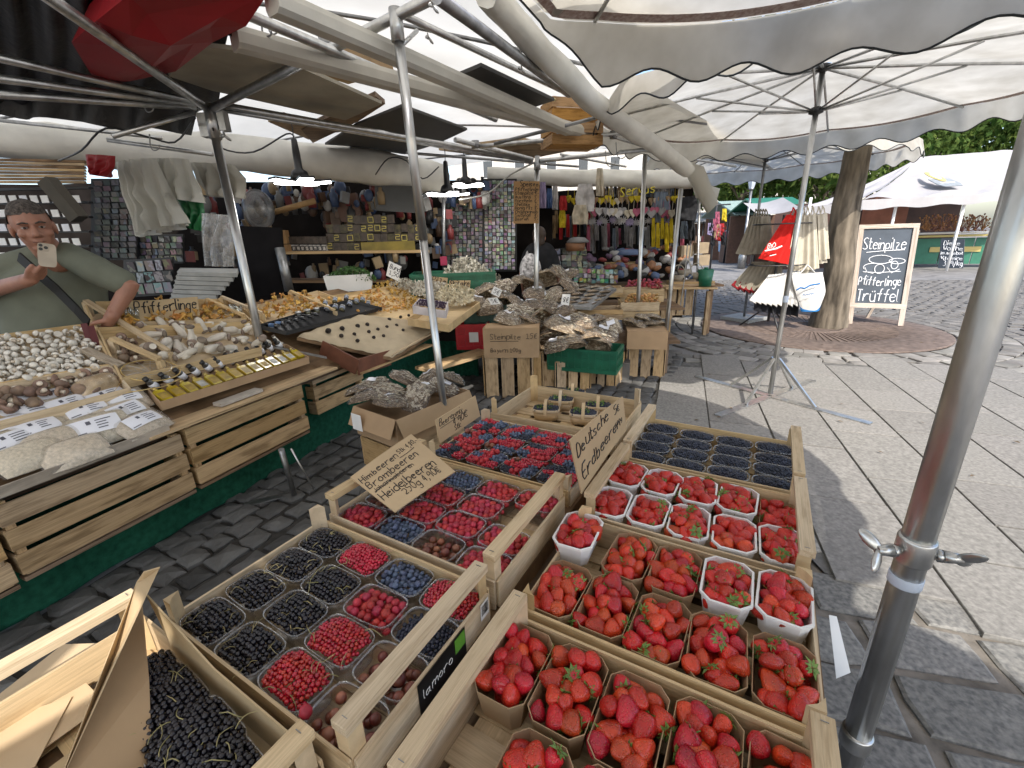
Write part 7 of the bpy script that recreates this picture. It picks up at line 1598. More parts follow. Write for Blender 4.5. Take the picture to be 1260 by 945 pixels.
def tree(label, base, h, r, n, size, seed, tr=.2, lean=V3((0, 0, 0)), group=None, crown_z=None):
    t_ = thing('broadleaf_tree', label, 'tree', base, group=group); base = V3(base); cz = crown_z or h * .68; random.seed(seed)
    b = MB(); nn = 10; pts = [base + lean * (i / nn) ** 1.1 + V3((.02 * math.sin(i * 1.3), .02 * math.cos(i * 1.7), cz * i / nn)) for i in range(nn + 1)]
    rr = [tr * (1.25 if i == 0 else (1 - .045 * i)) for i in range(nn + 1)]; n = n
    m = 60; vs = []
    sub = 8; P = []
    for i in range(nn * sub + 1):
        f = i / sub; k = min(int(f), nn - 1); q = pts[k].lerp(pts[k + 1], f - k); rad_ = rr[k] * (1 - (f - k)) + rr[k + 1] * (f - k)
        for j in range(m):
            a = 2 * math.pi * j / m; k2 = 1 + .06 * noise.noise(V3((math.cos(a) * 3, math.sin(a) * 3, f * .5 + seed))) + .13 * (.35 - abs(noise.noise(V3((math.cos(a) * 6.5, math.sin(a) * 6.5, f * .8))))) + .05 * noise.noise(V3((math.cos(a) * 14, math.sin(a) * 14, f * 3)))
            vs.append(q + V3((math.cos(a), math.sin(a), 0)) * rad_ * k2)
    b.add(vs, [(i * m + j, i * m + (j + 1) % m, (i + 1) * m + (j + 1) % m, (i + 1) * m + j) for i in range(nn * sub) for j in range(m)], True); obj('trunk', b, BARK, t_)
    for k in range(6):
        a = k * 1.05 + seed; s = pts[-1 - k % 3]; e = s + V3((math.cos(a) * r[0] * .6, math.sin(a) * r[1] * .6, r[2] * random.uniform(.2, .7))); l_ = MB(); l_.tube([s, s.lerp(e, .5) + V3((0, 0, .12 * r[2])), e], [tr * .5, tr * .28, tr * .08], 8); obj('limb', l_, BARK, t_)
    obj('crown', leaf_cloud(base + lean + V3((0, 0, cz + r[2] * .55)), r, n, size, seed), M_LF, t_, kind='stuff'); return t_
TB0 = at(1022, 402, 0); TT = aty(1056, 190, TB0.y + .05)
ln_ = (TT - TB0); ln_ = V3((ln_.x, ln_.y, 0)) / ln_.z * 4.6
tree('broad tree trunk with furrowed bark rising through the rusty grate', TB0 + V3((-.04, 0, 0)), 6.4, (2.6, 2.6, 1.7), 2600, .10, 4, .213, ln_, crown_z=4.6)
for k, (x, Y, r, h, lb) in enumerate(((905, 34, 4.5, 9.5, 'leafy tree beyond the lantern at the end of the market lane'), (958, 40, 5, 10, 'leafy tree behind the far parasol pole'), (1005, 31, 4.2, 9, 'leafy tree left of the white tent'), (1085, 34, 5, 12.2, 'tall light green tree above the left half of the white tent'), (1160, 36, 5.5, 13, 'tall light green tree above the crest of the white tent'), (1235, 33, 5, 12.5, 'tall tree above the right end of the white tent'), (868, 44, 4, 9, 'leafy tree over the far end of the souvenir stall'))):
    p = aty(x, 300, Y); tree(lb, (p.x, p.y, 0), h, (r, r, r * .72), 3200, .23, 40 + k, .25, group='leafy trees behind the market', crown_z=h * .42)
# ---- white tent with green counter
TW = cloth('white_tent_roof', (.45, .435, .435), .3, .07, 2, bump=.5)
tn = thing('white_tent', 'large white hipped tent over a green counter across the square', 'tent', aty(1130, 325, 16) * V3((1, 1, 0)) if False else V3((14.4, 16, 0)))
EL, EM, ER = aty(985, 256, 15.5), aty(1062, 246, 14.6), aty(1300, 233, 15.0); AP, AP2 = aty(1132, 193, 18.0), aty(1330, 178, 18.6)
b = MB(); 
def tri(a, c, e, sag=.16): b.grid(lambda u, v: (a * (1 - u) + c * u) * (1 - v) + e * v + V3((0, 0, -sag * math.sin(math.pi * v) + .06 * math.sin(u * 14) * (1 - v) + .05 * noise.noise(V3((u * 6, v * 5, a.x))))), 16, 12)
tri(EL, EM, AP); b.grid(lambda u, v: (EM * (1 - u) + ER * u) * (1 - v) + (AP * (1 - u) + AP2 * u) * v + V3((0, 0, -.15 * math.sin(math.pi * v) + .05 * math.sin(u * 20) * (1 - v) + .06 * noise.noise(V3((u * 9, v * 5, 3))))), 30, 12)
obj('roof', b, TW, tn)
b = MB()
for a, c in ((EL, EM), (EM, ER)): b.grid(lambda u, v: a * (1 - u) + c * u + V3((0, -.03 * v, -.28 * v - .03 * math.sin(u * 26) * v)), 40, 2)
obj('valance', b, TW, tn)
LT = aty(930, 262, 17.0); b = MB(); b.grid(lambda u, v: (LT * (1 - u) + EL * u) + (V3((.3, 1.6, .45)) * v) + V3((0, 0, -.1 * math.sin(math.pi * u))), 14, 6); obj('side_awning', b, TW, tn)
for x0, x1 in ((1105, 1094), (1189, 1172), (1042, 1034), (998, 990)):
    p = aty(x0, 243, 15.0); q = aty(x1, 300, 15.0); b = MB(); b.tube([p, V3((p.x, p.y, .02))], .04, 8); obj('post', b, WHITEC, tn)
GP = mat('green_painted_board', (.03, .16, .10), .5, .12, 6); YP = mat('yellow_trim', (.50, .40, .14), .6, .15, 8)
K0, K1 = at(1078, 328, 0), at(1300, 328, 0)
kd = (K1 - K0).normalized(); kn = V3((-kd.y, kd.x, 0)); kl = (K1 - K0).length
for k in range(int(kl / .9) + 1):
    plank('counter_panel', WM[tn].inverted() @ (K0 + kd * (k * .9 + .01) + V3((0, 0, .56))), WM[tn].inverted() @ (K0 + kd * (k * .9 + .88) + V3((0, 0, .56))), .05, .92, GP, tn)
plank('counter_top', WM[tn].inverted() @ (K0 + V3((0, 0, 1.10))), WM[tn].inverted() @ (K1 + V3((0, 0, 1.10))), .5, .07, YP, tn); plank('counter_ledge', WM[tn].inverted() @ (K0 + kn * .1 + V3((0, 0, 1.20))), WM[tn].inverted() @ (K1 + kn * .1 + V3((0, 0, 1.20))), .4, .06, WHITEC, tn)
q0, q1 = at(1138, 328, 0), at(1200, 328, 0); plank('yellow_sign', WM[tn].inverted() @ (q0 - kn * .05 + V3((0, 0, .62))), WM[tn].inverted() @ (q1 - kn * .05 + V3((0, 0, .62))), .03, .18, YP, tn)
b = MB(); b.grid(lambda u, v: EM + V3((-.6, 3.6, -2.4)) + (ER - EM) * 1.2 * u + V3((0, 0, 2.5 * v)), 12, 3); obj('back_wall', b, mat('dark_red_brown_wall', (.05, .024, .018), .8, .3, 2), tn)
b = MB(); b.grid(lambda u, v: aty(1055, 292, 17.6) + (aty(1110, 292, 17.6) - aty(1055, 292, 17.6)) * u + V3((0, 0, 1.5 * v)), 4, 3); obj('inner_panel', b, mat('brick_red_panel', (.20, .075, .045), .8, .25, 3), tn)
for k in range(9):
    p = aty(1140 + k * 8.5, 284, 16.2); b = MB()
    for _ in range(26): d = V3((random.gauss(0, .16), random.gauss(0, .1), random.uniform(.0, .55))); b.tube([p, p + d * .5, p + d], .008, 3); b.ell(p + d, (.03, .03, .03), 5, 4)
    single('dried_flowers', b, mat('dried_flower_%d' % (k % 2), ((.26, .12, .04), (.16, .07, .05))[k % 2], .8), 'bunch of dried %s flowers on the green counter' % ('orange', 'brown')[k % 2], 'flowers', 'dried flowers on the green counter')
# crest on the tent
_pn = (ER - EM).cross(AP - EM); _dd = ray(1155, 226); c = CP + _dd * ((EM - CP).dot(_pn) / _dd.dot(_pn)); cx_ = (ER - EM).normalized(); cr = thing('crest_sign', 'small crest with a grey banner on the white tent roof', 'sign', c - V3((0, .25, 0))); cy_ = (AP - EM); cy_ = (cy_ - cx_ * cy_.dot(cx_)).normalized(); cn_ = cx_.cross(cy_).normalized()
if cn_.dot(c - CP) > 0: cn_ = -cn_
c = c + cn_ * .10; cy_ = cy_ * 2.6
b = MB(); b.prism([(-.40, -.12), (-.30, -.2), (.30, -.2), (.40, -.12), (.36, .04), (-.36, .04)], c, cx_, cy_, cn_ * .02); obj('banner', b, mat('grey_banner', (.22, .24, .25), .6), cr)
b = MB(); b.prism([(.17 * math.cos(t) * 1.0, .10 + .16 * math.sin(t)) for t in [2 * math.pi * i / 14 for i in range(14)]], c + cn_ * .021, cx_, cy_, cn_ * .02); obj('shield', b, YP, cr)
b = MB(); b.prism([(.09 * math.cos(t), .10 + .09 * math.sin(t)) for t in [2 * math.pi * i / 10 for i in range(10)]], c + cn_ * .042, cx_, cy_, cn_ * .01); b.box(c + cn_ * .03 + cy_ * -.10, (.5, .01, .03), Matrix((cx_, cn_, cy_ / 2.6)).transposed()); obj('emblem', b, WHITEC, cr)
b = MB(); G_ = [aty(1205, 192, 24), aty(1330, 170, 24), aty(1330, 215, 22), aty(1190, 214, 22)]; b.add(G_ + [p + V3((0, 0, -.06)) for p in G_], [(0, 1, 2, 3), (7, 6, 5, 4)]); single('green_awning', b, mat('grey_green_awning', (.20, .27, .24), .7), 'grey green awning roof behind the right end of the white tent', 'awning')
# small chalkboard on the counter front
def chalkboard(label, corners, lines, Y=None, th=.02, frame_=None, cat='chalkboard', m=BLACKB):
    t_, line, rule = card_sign('chalkboard', label, cat, corners, th, m)
    return t_, line, rule
s0, s1 = at(1156, 331, .0), at(1186, 332, .0); o_ = -kn * .12
sc_ = [aty(1158, 293, s0.y - .1), aty(1187, 294, s1.y - .1), aty(1185, 330, s1.y - .3), aty(1154, 330, s0.y - .3)]
t_, line, rule = chalkboard('small chalkboard with prices leaning on the green counter', sc_, 0)
for tx, x, y, s in (('Diese', .14, .22, .15), ('Woche', .14, .40, .15), ('im Angebot', .05, .54, .11), ('Vitamine', .06, .72, .12), ('3,49/kg', .2, .92, .17)): line(tx, x, y, s, .011, 0, CHALK, 'chalk_lettering')
# ---- A-frame chalkboard beside the tree
fl, fr2 = at(1042, 399, 0), at(1111, 402, 0); yl, yr = fl.y, fr2.y
af = thing('a_frame_chalkboard', 'large A-frame chalkboard reading Steinpilze, Pfifferlinge and Trueffel beside the tree', 'chalkboard', (fl + fr2) / 2)
tl, tr_ = aty(1057, 277, yl + .25), aty(1132, 275, yr + .25); Mi = WM[af].inverted(); nn_ = -((tr_ - tl).cross(fl - tl)).normalized()
if nn_.dot(CP - tl) < 0: nn_ = -nn_
FW = wood('bleached_frame_wood', (.50, .42, .35), rnd=.08, dirt=.3)
ex_ = (tr_ - tl).normalized(); wd_ = .07
plank('frame_side', Mi @ (fl + ex_ * wd_ / 2), Mi @ (tl + ex_ * wd_ / 2), wd_, .03, FW, af, Mi.to_3x3() @ nn_); plank('frame_side', Mi @ (fr2 - ex_ * wd_ / 2), Mi @ (tr_ - ex_ * wd_ / 2), wd_, .03, FW, af, Mi.to_3x3() @ nn_)
up_ = (tl - fl).normalized(); plank('frame_top', Mi @ (tl + ex_ * .0 + up_ * -.03), Mi @ (tr_ + up_ * -.03), .065, .034, FW, af, Mi.to_3x3() @ nn_)
L_ = (tl - fl).length; bl, br_ = fl + up_ * (L_ * .20), fr2 + (tr_ - fr2).normalized() * (L_ * .20); plank('frame_bottom', Mi @ (bl + nn_ * .002), Mi @ (br_ + nn_ * .002), .075, .032, WHITEC if False else FW, af, Mi.to_3x3() @ nn_)
b = MB(); Q = [bl + ex_ * .05, br_ - ex_ * .05, tr_ - ex_ * .05 - up_ * .05, tl + ex_ * .05 - up_ * .05]; b.add([p - nn_ * .004 for p in Q] + [p - nn_ * .012 for p in Q], [(0, 1, 2, 3), (7, 6, 5, 4), (0, 4, 5, 1), (1, 5, 6, 2), (2, 6, 7, 3), (3, 7, 4, 0)]); obj('slate', b, BLACKB, af)
for x, p in ((-1, fl), (1, fr2)): plank('rear_leg', Mi @ (p + V3((0, .75, 0))), Mi @ ((tl if x < 0 else tr_) - nn_ * .03 - up_ * .1), .05, .025, FW, af, (0, 1, 0))
bw_, bh_ = (Q[1] - Q[0]).length, (Q[3] - Q[0]).length
def chw(tx, u, v, size, r=.008, slant=0): 
    mb = MB(); write(mb, tx, Q[3] + ex_ * (u * bw_) - up_ * (v * bh_) - nn_ * .0005, ex_, up_, size, r, fit=(.93 - u) * bw_); obj('chalk_lettering', mb, CHALK, af)
chw('Steinpilze', .06, .27, .165); chw('Pfifferlinge', .05, .735, .135); chw('Tr\u00fcffel', .06, .945, .19, .010)
mb = MB(); pq = lambda u, v: Q[3] + ex_ * (u * bw_) - up_ * (v * bh_) - nn_ * .0005
mb.tube([pq(.14, .31), pq(.5, .29), pq(.9, .28)], .007, 4)
def oval(u, v, a, c, a0=0, a1=6.3): mb.tube([pq(u + a * math.cos(t), v + c * math.sin(t)) for t in [a0 + (a1 - a0) * i / 16 for i in range(17)]], .0065, 4)
oval(.45, .40, .24, .055); oval(.74, .47, .07, .05); oval(.32, .50, .20, .05, 2.6, 5.2); oval(.45, .52, .10, .06); oval(.78, .42, .16, .035); mb.tube([pq(.12, .56), pq(.4, .57), pq(.88, .55)], .0065, 4); mb.tube([pq(.15, .5), pq(.2, .56), pq(.34, .58)], .0065, 4); mb.tube([pq(.6, .5), pq(.7, .57), pq(.85, .52)], .0065, 4)
obj('chalk_drawing', mb, CHALK, af)
# ---- dry leaves and specks on the paving
lt = MB()
for _ in range(150):
    p = V3((random.uniform(1.3, 6.5), random.uniform(1.0, 9), 0)) if _ % 2 else GC + V3((random.gauss(0, 1.2), random.gauss(0, 1.0), 0)); R = Matrix.Rotation(random.uniform(0, 6.28), 3, 'Z'); s = random.uniform(.008, .03); z = .024
    lt.add([V3((p.x, p.y, z + random.uniform(0, .004))) + R @ V3(q) for q in ((-s, 0, 0), (0, -s * .4, .004), (s, 0, .002), (0, s * .5, .005))], [(0, 1, 2, 3)])
single('dry_leaves', lt, mat('dry_leaf', (.12, .085, .05), .9, .5, 30), 'dry leaves and specks scattered over the paving and grate', 'leaves', None, 'stuff')
# ---- tote bag rack
YB_ = 7.1
rk = thing('tote_bag_rack', 'black tote bag stand with hooks beside the tree', 'rack', aty(958, 400, YB_))
b = MB(); pc = aty(955, 330, YB_); g0 = V3((pc.x, pc.y, 0)); b.tube([g0 + V3((0, 0, .12)), g0 + V3((0, 0, 1.75))], .02, 8); obj('pole', b, BLACKM, rk)
for k in range(3): a = k * 2.1 + .4; b = MB(); b.tube([g0 + V3((0, 0, .40)), g0 + V3((math.cos(a) * .42, math.sin(a) * .42, .01))], .014, 6); obj('leg', b, BLACKM, rk)
for k, z in enumerate((1.62, 1.02)):
    b = MB(); b.tube([g0 + V3((.42 * math.cos(t), .3 * math.sin(t), z)) for t in [2 * math.pi * i / 20 for i in range(21)]], .010, 6); obj('hook_ring', b, BLACKM, rk)
TT_ = {'red': cloth('red_tote_cloth', (.50, .018, .014), .12, .12, 8), 'cream': cloth('cream_tote_cloth', (.55, .50, .40), .15, .10, 8), 'beige': cloth('beige_tote_cloth', (.30, .27, .21), .12, .15, 8), 'white': cloth('white_tote_cloth', (.62, .61, .58), .12, .06, 8), 'blue': cloth('blue_tote_cloth', (.02, .14, .36), .1, .1, 8), 'dred': cloth('dark_red_tote_cloth', (.20, .015, .02), .1, .15, 8), 'navy': cloth('black_tote_cloth', (.018, .018, .022), .05, .15, 8)}
def tote(pts, Y, key, lab, folds=2, amp=.03, th=.07, straps=True, tip=None):
    L, R_ = pts; t_ = thing('tote_bag', lab, 'tote bag', aty((L[-1][0] + R_[-1][0]) / 2, (L[-1][1] + R_[-1][1]) / 2, Y), group='tote bags on the stand')
    def mk(L, R_, nm, m, o=0.):
        b = MB(); n = 10
        def f(u, v, s):
            k = v * (len(L) - 1); i = min(int(k), len(L) - 2); q = k - i
            xl = L[i][0] * (1 - q) + L[i + 1][0] * q; yl = L[i][1] * (1 - q) + L[i + 1][1] * q; xr = R_[i][0] * (1 - q) + R_[i + 1][0] * q; yr = R_[i][1] * (1 - q) + R_[i + 1][1] * q
            w = math.sin(math.pi * u) ** .6; return aty(xl * (1 - u) + xr * u, yl * (1 - u) + yr * u, Y) + V3((0, s * (th * .5 + o) * w * (.35 + .65 * v) + amp * (.4 + v * .6) * math.sin(u * folds * 6.28 + v) * w, 0))
        b.grid(lambda u, v: f(u, v, -1), 18, n); b.grid(lambda u, v: f(1 - u, v, 1), 18, n); return obj(nm, b, m, t_)
    mk(L, R_, 'bag_body', TT_[key])
    if tip:
        L2 = [(L[-2][0] * .35 + L[-1][0] * .65, L[-2][1] * .35 + L[-1][1] * .65), (L[-1][0] - .3, L[-1][1] + .4)]; R2 = [(R_[-2][0] * .35 + R_[-1][0] * .65, R_[-2][1] * .35 + R_[-1][1] * .65), (R_[-1][0] + .3, R_[-1][1] + .4)]; mk(L2, R2, 'bag_base', TT_[tip], .012)
    if straps:
        for k in (.25, .75):
            p = aty(L[0][0] * (1 - k) + R_[0][0] * k, L[0][1] * (1 - k) + R_[0][1] * k, Y); e = aty((L[0][0] + R_[0][0]) / 2, min(L[0][1], R_[0][1]) - 9, Y + .02); b = MB(); b.tube([p, p.lerp(e, .6) + V3((.01, 0, 0)), e], .010, 4); obj('strap', b, TT_[key], t_)
    return t_
for k in range(5): tote(([(928 + k * 3 - 4, 266), (915 + k * 5, 290), (905 + k * 7, 312)], [(936 + k * 3, 266), (930 + k * 5, 290), (922 + k * 7, 315 - k)]), 7.5 - k * .03, 'beige', 'greyish beige tote bag behind the red one, %s from the left' % 'first second third fourth fifth'.split()[k], 1)
tote(([(968, 264), (948, 295), (933, 318)], [(984, 266), (980, 300), (972, 326)]), 6.95, 'red', 'bright red tote bag hanging at the front of the stand', 3, .035, .12)
tote(([(977, 262), (972, 295), (968, 325)], [(990, 264), (990, 300), (985, 322)]), 7.05, 'red', 'second red tote bag tucked behind the grey pole', 2, .03)
b = MB(); write(b, 'BIO', aty(944, 306, 6.80), (1, -.2, .12), (0, 0, 1), .07, .005); b.tube([aty(941, 309, 6.80), aty(955, 306, 6.80), aty(962, 303, 6.81)], .012, 4); b.tube([aty(947, 315, 6.79), aty(955, 313, 6.79)], .006, 4); single('bag_print', b, WHITEC, 'white printed lettering on the front of the red tote bag', 'print')
for k, (x0, x1, x2, x3, y) in enumerate(((984, 992, 975, 990, 334), (989, 998, 985, 1000, 336), (995, 1004, 994, 1008, 332), (1002, 1012, 1003, 1018, 325), (1006, 1018, 1008, 1021, 320), (980, 988, 968, 984, 328))):
    tote(([(x0, 264 + k % 3), ((x0 + x2) / 2, 295), (x2, y)], [(x1, 262 + k % 2), ((x1 + x3) / 2, 295), (x3, y - 2)]), 7.0 - (k % 3) * .04, 'cream', 'cream tote bag right of the grey pole, %s' % ['leftmost', 'second', 'middle', 'fourth', 'outermost at the tree', 'half behind the red bag'][k], 1.5, .03, .06)
for k in range(8): tote(([(926 + k * 4.5, 322), (914 + k * 5.5, 336), (900 + k * 7, 350 + k * 2)], [(932 + k * 4.5, 322), (924 + k * 5.5, 340), (909 + k * 7, 358 + k * 2)]), 7.35 - k * .03, 'beige', 'folded beige bag with a dark red base in the lower fan, %s from the left' % 'first second third fourth fifth sixth seventh eighth'.split()[k], 1, .02, .05, False, 'dred')
for k in range(9): tote(([(946 + k * 4, 338 - k * .4), (934 + k * 5, 354), (922 + k * 6.5, 369 + min(k, 4))], [(952 + k * 4, 338 - k * .4), (944 + k * 5, 356), (930 + k * 6.5, 374 + min(k, 4))]), 7.0 - k * .012, 'white', 'folded white bag in the front lower fan, %s from the left' % 'first second third fourth fifth sixth seventh eighth ninth'.split()[k], 1, .02, .05, False)
for k in range(6): tote(([(930 + k * 9, 366), (928 + k * 9, 375), (927 + k * 9, 382 + k)], [(938 + k * 9, 368), (938 + k * 9, 377), (937 + k * 9, 385 + k)]), 7.06, 'navy', 'black bag base hanging below the white fan, %s from the left' % 'first second third fourth fifth sixth'.split()[k], 1, .02, .06, False)
tote(([(974, 338), (976, 350), (979, 360), (986, 383)], [(1012, 335), (1015, 350), (1016, 360), (1008, 381)]), 6.85, 'white', 'white tote bag with a blue base at the right of the stand', 1, .02, .14, True, 'blue')
b = MB(); b.tube([aty(980, 357, 6.72), aty(985, 354, 6.72), aty(990, 355, 6.72), aty(997, 351, 6.72), aty(1009, 349, 6.73)], .012, 4); write(b, 'Munchen', aty(988, 364, 6.72), (1, 0, .1), (0, 0, 1), .035, .003); single('bag_print', b, TT_['blue'], 'blue skyline print on the white tote bag', 'print')
# ---- lantern, far stalls, far building
lp = thing('street_lamp', 'old grey street lamp with a glass lantern in the lane', 'street lamp', at(912, 330, 0)); l0 = at(912, 330, 0); tz = aty(923, 232, l0.y).z
b = MB(); b.lathe([(.16, 0), (.16, .5), (.08, .7), (.055, .9), (.05, tz)], 12, l0); obj('post', b, METALD, lp)
b = MB(); c = V3((l0.x, l0.y, tz)); b.lathe([(.10, 0), (.24, .52)], 6, c, smooth=False); obj('lantern_glass', b, mat('lantern_glass', (.45, .5, .55), .2, .1, 5, coat=.5), lp); b = MB(); b.lathe([(.28, .52), (.22, .62), (.06, .68), (.03, .76), (0, .76)], 6, c); b.lathe([(.11, -.04), (.11, .0)], 6, c); obj('lantern_cap', b, METALD, lp)
def farstall(label, x0, x1, Y, rc, wall, hh=2.3):
    a, c = aty(x0, 300, Y), aty(x1, 300, Y); a.z = c.z = 0; t_ = thing('market_stall', label, 'market stall', (a + c) / 2, group='far market stalls in the lane'); w = (c - a).length; d = (c - a).normalized()
    b = MB(); b.prism([(-.6, hh), (1.4, hh + .7), (3.4, hh), (3.4, hh - .06), (1.4, hh + .62), (-.6, hh - .06)], a, V3((0, 1, 0)), (0, 0, 1), c - a); obj('roof', b, rc, t_)
    for k in range(4): p = a + d * (w * k / 3); q = MB(); q.tube([p, p + V3((0, 0, hh))], .04, 6); obj('post', q, BLACKM, t_)
    b = MB(); b.box((a + c) / 2 + V3((0, .3, .45)), (w, .5, .9), frame(d)); obj('counter', b, wall, t_)
    b = MB(); b.box((a + c) / 2 + V3((0, 2.6, 1.1)), (w, .1, 2.2), frame(d)); obj('back_wall', b, wall, t_)
    for k in range(10):
        p = a + d * (w * (k + .5) / 10) + V3((0, .1, 1.0)); b = MB(); b.box(p, (w / 13, .3, random.uniform(.15, .5))); obj('goods', b, random.choice(CLM), t_)
BRW = pal('brown_stall_board', (.10, .05, .03), .8)
farstall('brown far market stall with a grey green roof behind the street lamp', 893, 932, 23, mat('grey_green_awning', (.2, .27, .24), .7), BRW); farstall('far market stall with a dark green roof left of the tent', 930, 990, 20, GREENP, BRW, 2.2); farstall('distant stall with a grey roof at the end of the lane', 850, 890, 36, pal('grey_roof_cloth', (.25, .25, .25), .8), BRW)
bd = thing('far_building', 'pale building front closing the lane behind the trees', 'building', V3((28, 58, 0))); b = MB(); b.box((24, 60, 6.5), (60, 4, 13)); obj('wall', b, pal('pale_plaster', (.46, .43, .38), .9), bd)
for j in range(3):
    for i in range(14):
        b = MB(); b.box((-2 + i * 3.8, 57.98, 2.6 + j * 3.4), (1.3, .12, 2.0)); w_ = obj('window', b, WHITEC, bd); b = MB(); b.box((-2 + i * 3.8, 57.90, 2.6 + j * 3.4), (1.1, .06, 1.8)); obj('pane', b, pal('dark_pane', (.04, .045, .05), .2), w_)
b = MB(); b.prism([(-.6, 13), (4.6, 13), (2, 16)], (-6, 58, 0), V3((0, 1, 0)), (0, 0, 1), (60, 0, 0)); obj('roof', b, pal('red_brown_tiles', (.22, .09, .06), .8), bd)
# colourful scarf rack in the lane
for k in range(16):
    x, y = random.uniform(872, 893), random.uniform(252, 288); strip_c = random.choice(('pink', 'yellow', 'red', 'lilac', 'tan', 'black')); drape('hanging_scarf', 'bright hanging scarf on the rack in the lane', 'scarf', ([(x - 2, y), (x - 3, y + 14)], [(x + 3, y), (x + 3, y + 16)]), 13.5, CLO[strip_c], 1.5, .03, .08, 'bright scarves in the lane')
b = MB(); r0_ = aty(882, 252, 13.6); b.tube([V3((r0_.x, r0_.y, .02)), r0_], .03, 6); b.tube([r0_ + V3((-.4, 0, 0)), r0_ + V3((.4, 0, 0))], .02, 6); single('scarf_rack', b, BLACKM, 'thin stand carrying the bright scarves in the lane', 'rack')
# ================================================================ people
def fuse(name, mb, m, parent, vox, sm=4, kind=None):
    o = obj(name, mb, m, parent); r = o.modifiers.new('fuse', 'REMESH'); r.mode = 'VOXEL'; r.voxel_size = vox; r.use_smooth_shade = True
    s = o.modifiers.new('smooth', 'SMOOTH'); s.factor = .5; s.iterations = sm; return o
def limb(mb, pts, rr, n=14):
    P, R_ = [], []
    for i in range(len(pts) - 1):
        for k in range(5): P.append(V3(pts[i]).lerp(V3(pts[i + 1]), k / 5)); R_.append(rr[i] + (rr[i + 1] - rr[i]) * k / 5)
    P.append(V3(pts[-1])); R_.append(rr[-1]); mb.tube(P, R_, n)
    mb.ell(P[0], (R_[0],) * 3, 12, 8); mb.ell(P[-1], (R_[-1],) * 3, 12, 8)
def hand(mb, w, d, palm_n, side, curl=.9, s=1.):
    """w wrist, d direction to the knuckles, palm_n out of the palm, side towards the thumb"""
    w, d, pn, sd = V3(w), V3(d).normalized(), V3(palm_n).normalized(), V3(side).normalized()
    R = Matrix((sd, pn, d)).transposed(); mb.ell(w + d * .045 * s, (.042 * s, .017 * s, .055 * s), 12, 8, R); limb(mb, [w - d * .03 * s, w + d * .03 * s], [.027 * s, .030 * s])
    for k in range(4):
        b0 = w + d * .085 * s + sd * (.030 - .020 * k) * s; L = (.036, .041, .038, .029)[k] * s; ca = curl * (1 + .12 * k); d1 = (d * math.cos(ca * .5) + pn * math.sin(ca * .5)); d2 = (d * math.cos(ca * 1.3) + pn * math.sin(ca * 1.3)); d3 = (d * math.cos(ca * 1.9) + pn * math.sin(ca * 1.9))
        limb(mb, [b0, b0 + d1 * L, b0 + d1 * L + d2 * L * .75, b0 + d1 * L + d2 * L * .75 + d3 * L * .6], [.0105 * s, .0095 * s, .0085 * s, .0075 * s], 8)
    t0 = w + d * .03 * s + sd * .035 * s; t1 = t0 + (sd * .7 + d * .6 + pn * .3).normalized() * .040 * s; limb(mb, [w + d * .015 * s + sd * .018 * s, t0, t1, t1 + (d * .8 + pn * .6).normalized() * .030 * s], [.016 * s, .0135 * s, .0115 * s, .0095 * s], 8)
def head(mb, c, f, u, s=1.):
    """face looks along f; c centre of the skull"""
    f, u = V3(f).normalized(), V3(u).normalized(); r = f.cross(u).normalized(); u = r.cross(f); R = Matrix((r, f, u)).transposed(); A = lambda x, y, z: c + (r * x + f * y + u * z) * s
    mb.ell(A(0, -.012, .03), (.076 * s, .098 * s, .092 * s), 18, 12, R); mb.ell(A(0, .012, -.035), (.064 * s, .080 * s, .082 * s), 16, 12, R); mb.ell(A(0, .045, -.092), (.036 * s, .036 * s, .028 * s), 12, 8, R)
    mb.ell(A(0, .078, .022), (.055 * s, .018 * s, .013 * s), 12, 8, R)
    limb(mb, [A(0, .086, .012), A(0, .106, -.028)], [.009 * s, .015 * s]); mb.ell(A(.012, .094, -.034), (.010 * s,) * 3, 8, 6); mb.ell(A(-.012, .094, -.034), (.010 * s,) * 3, 8, 6)
    mb.ell(A(0, .084, -.060), (.025 * s, .012 * s, .007 * s), 10, 6, R); mb.ell(A(0, .082, -.071), (.021 * s, .012 * s, .007 * s), 10, 6, R)
    for k in (-1, 1):
        mb.ell(A(k * .078, -.012, -.012), (.010 * s, .019 * s, .034 * s), 10, 8, R); mb.ell(A(k * .046, .060, -.028), (.020 * s, .022 * s, .020 * s), 10, 8, R)
    return A, R
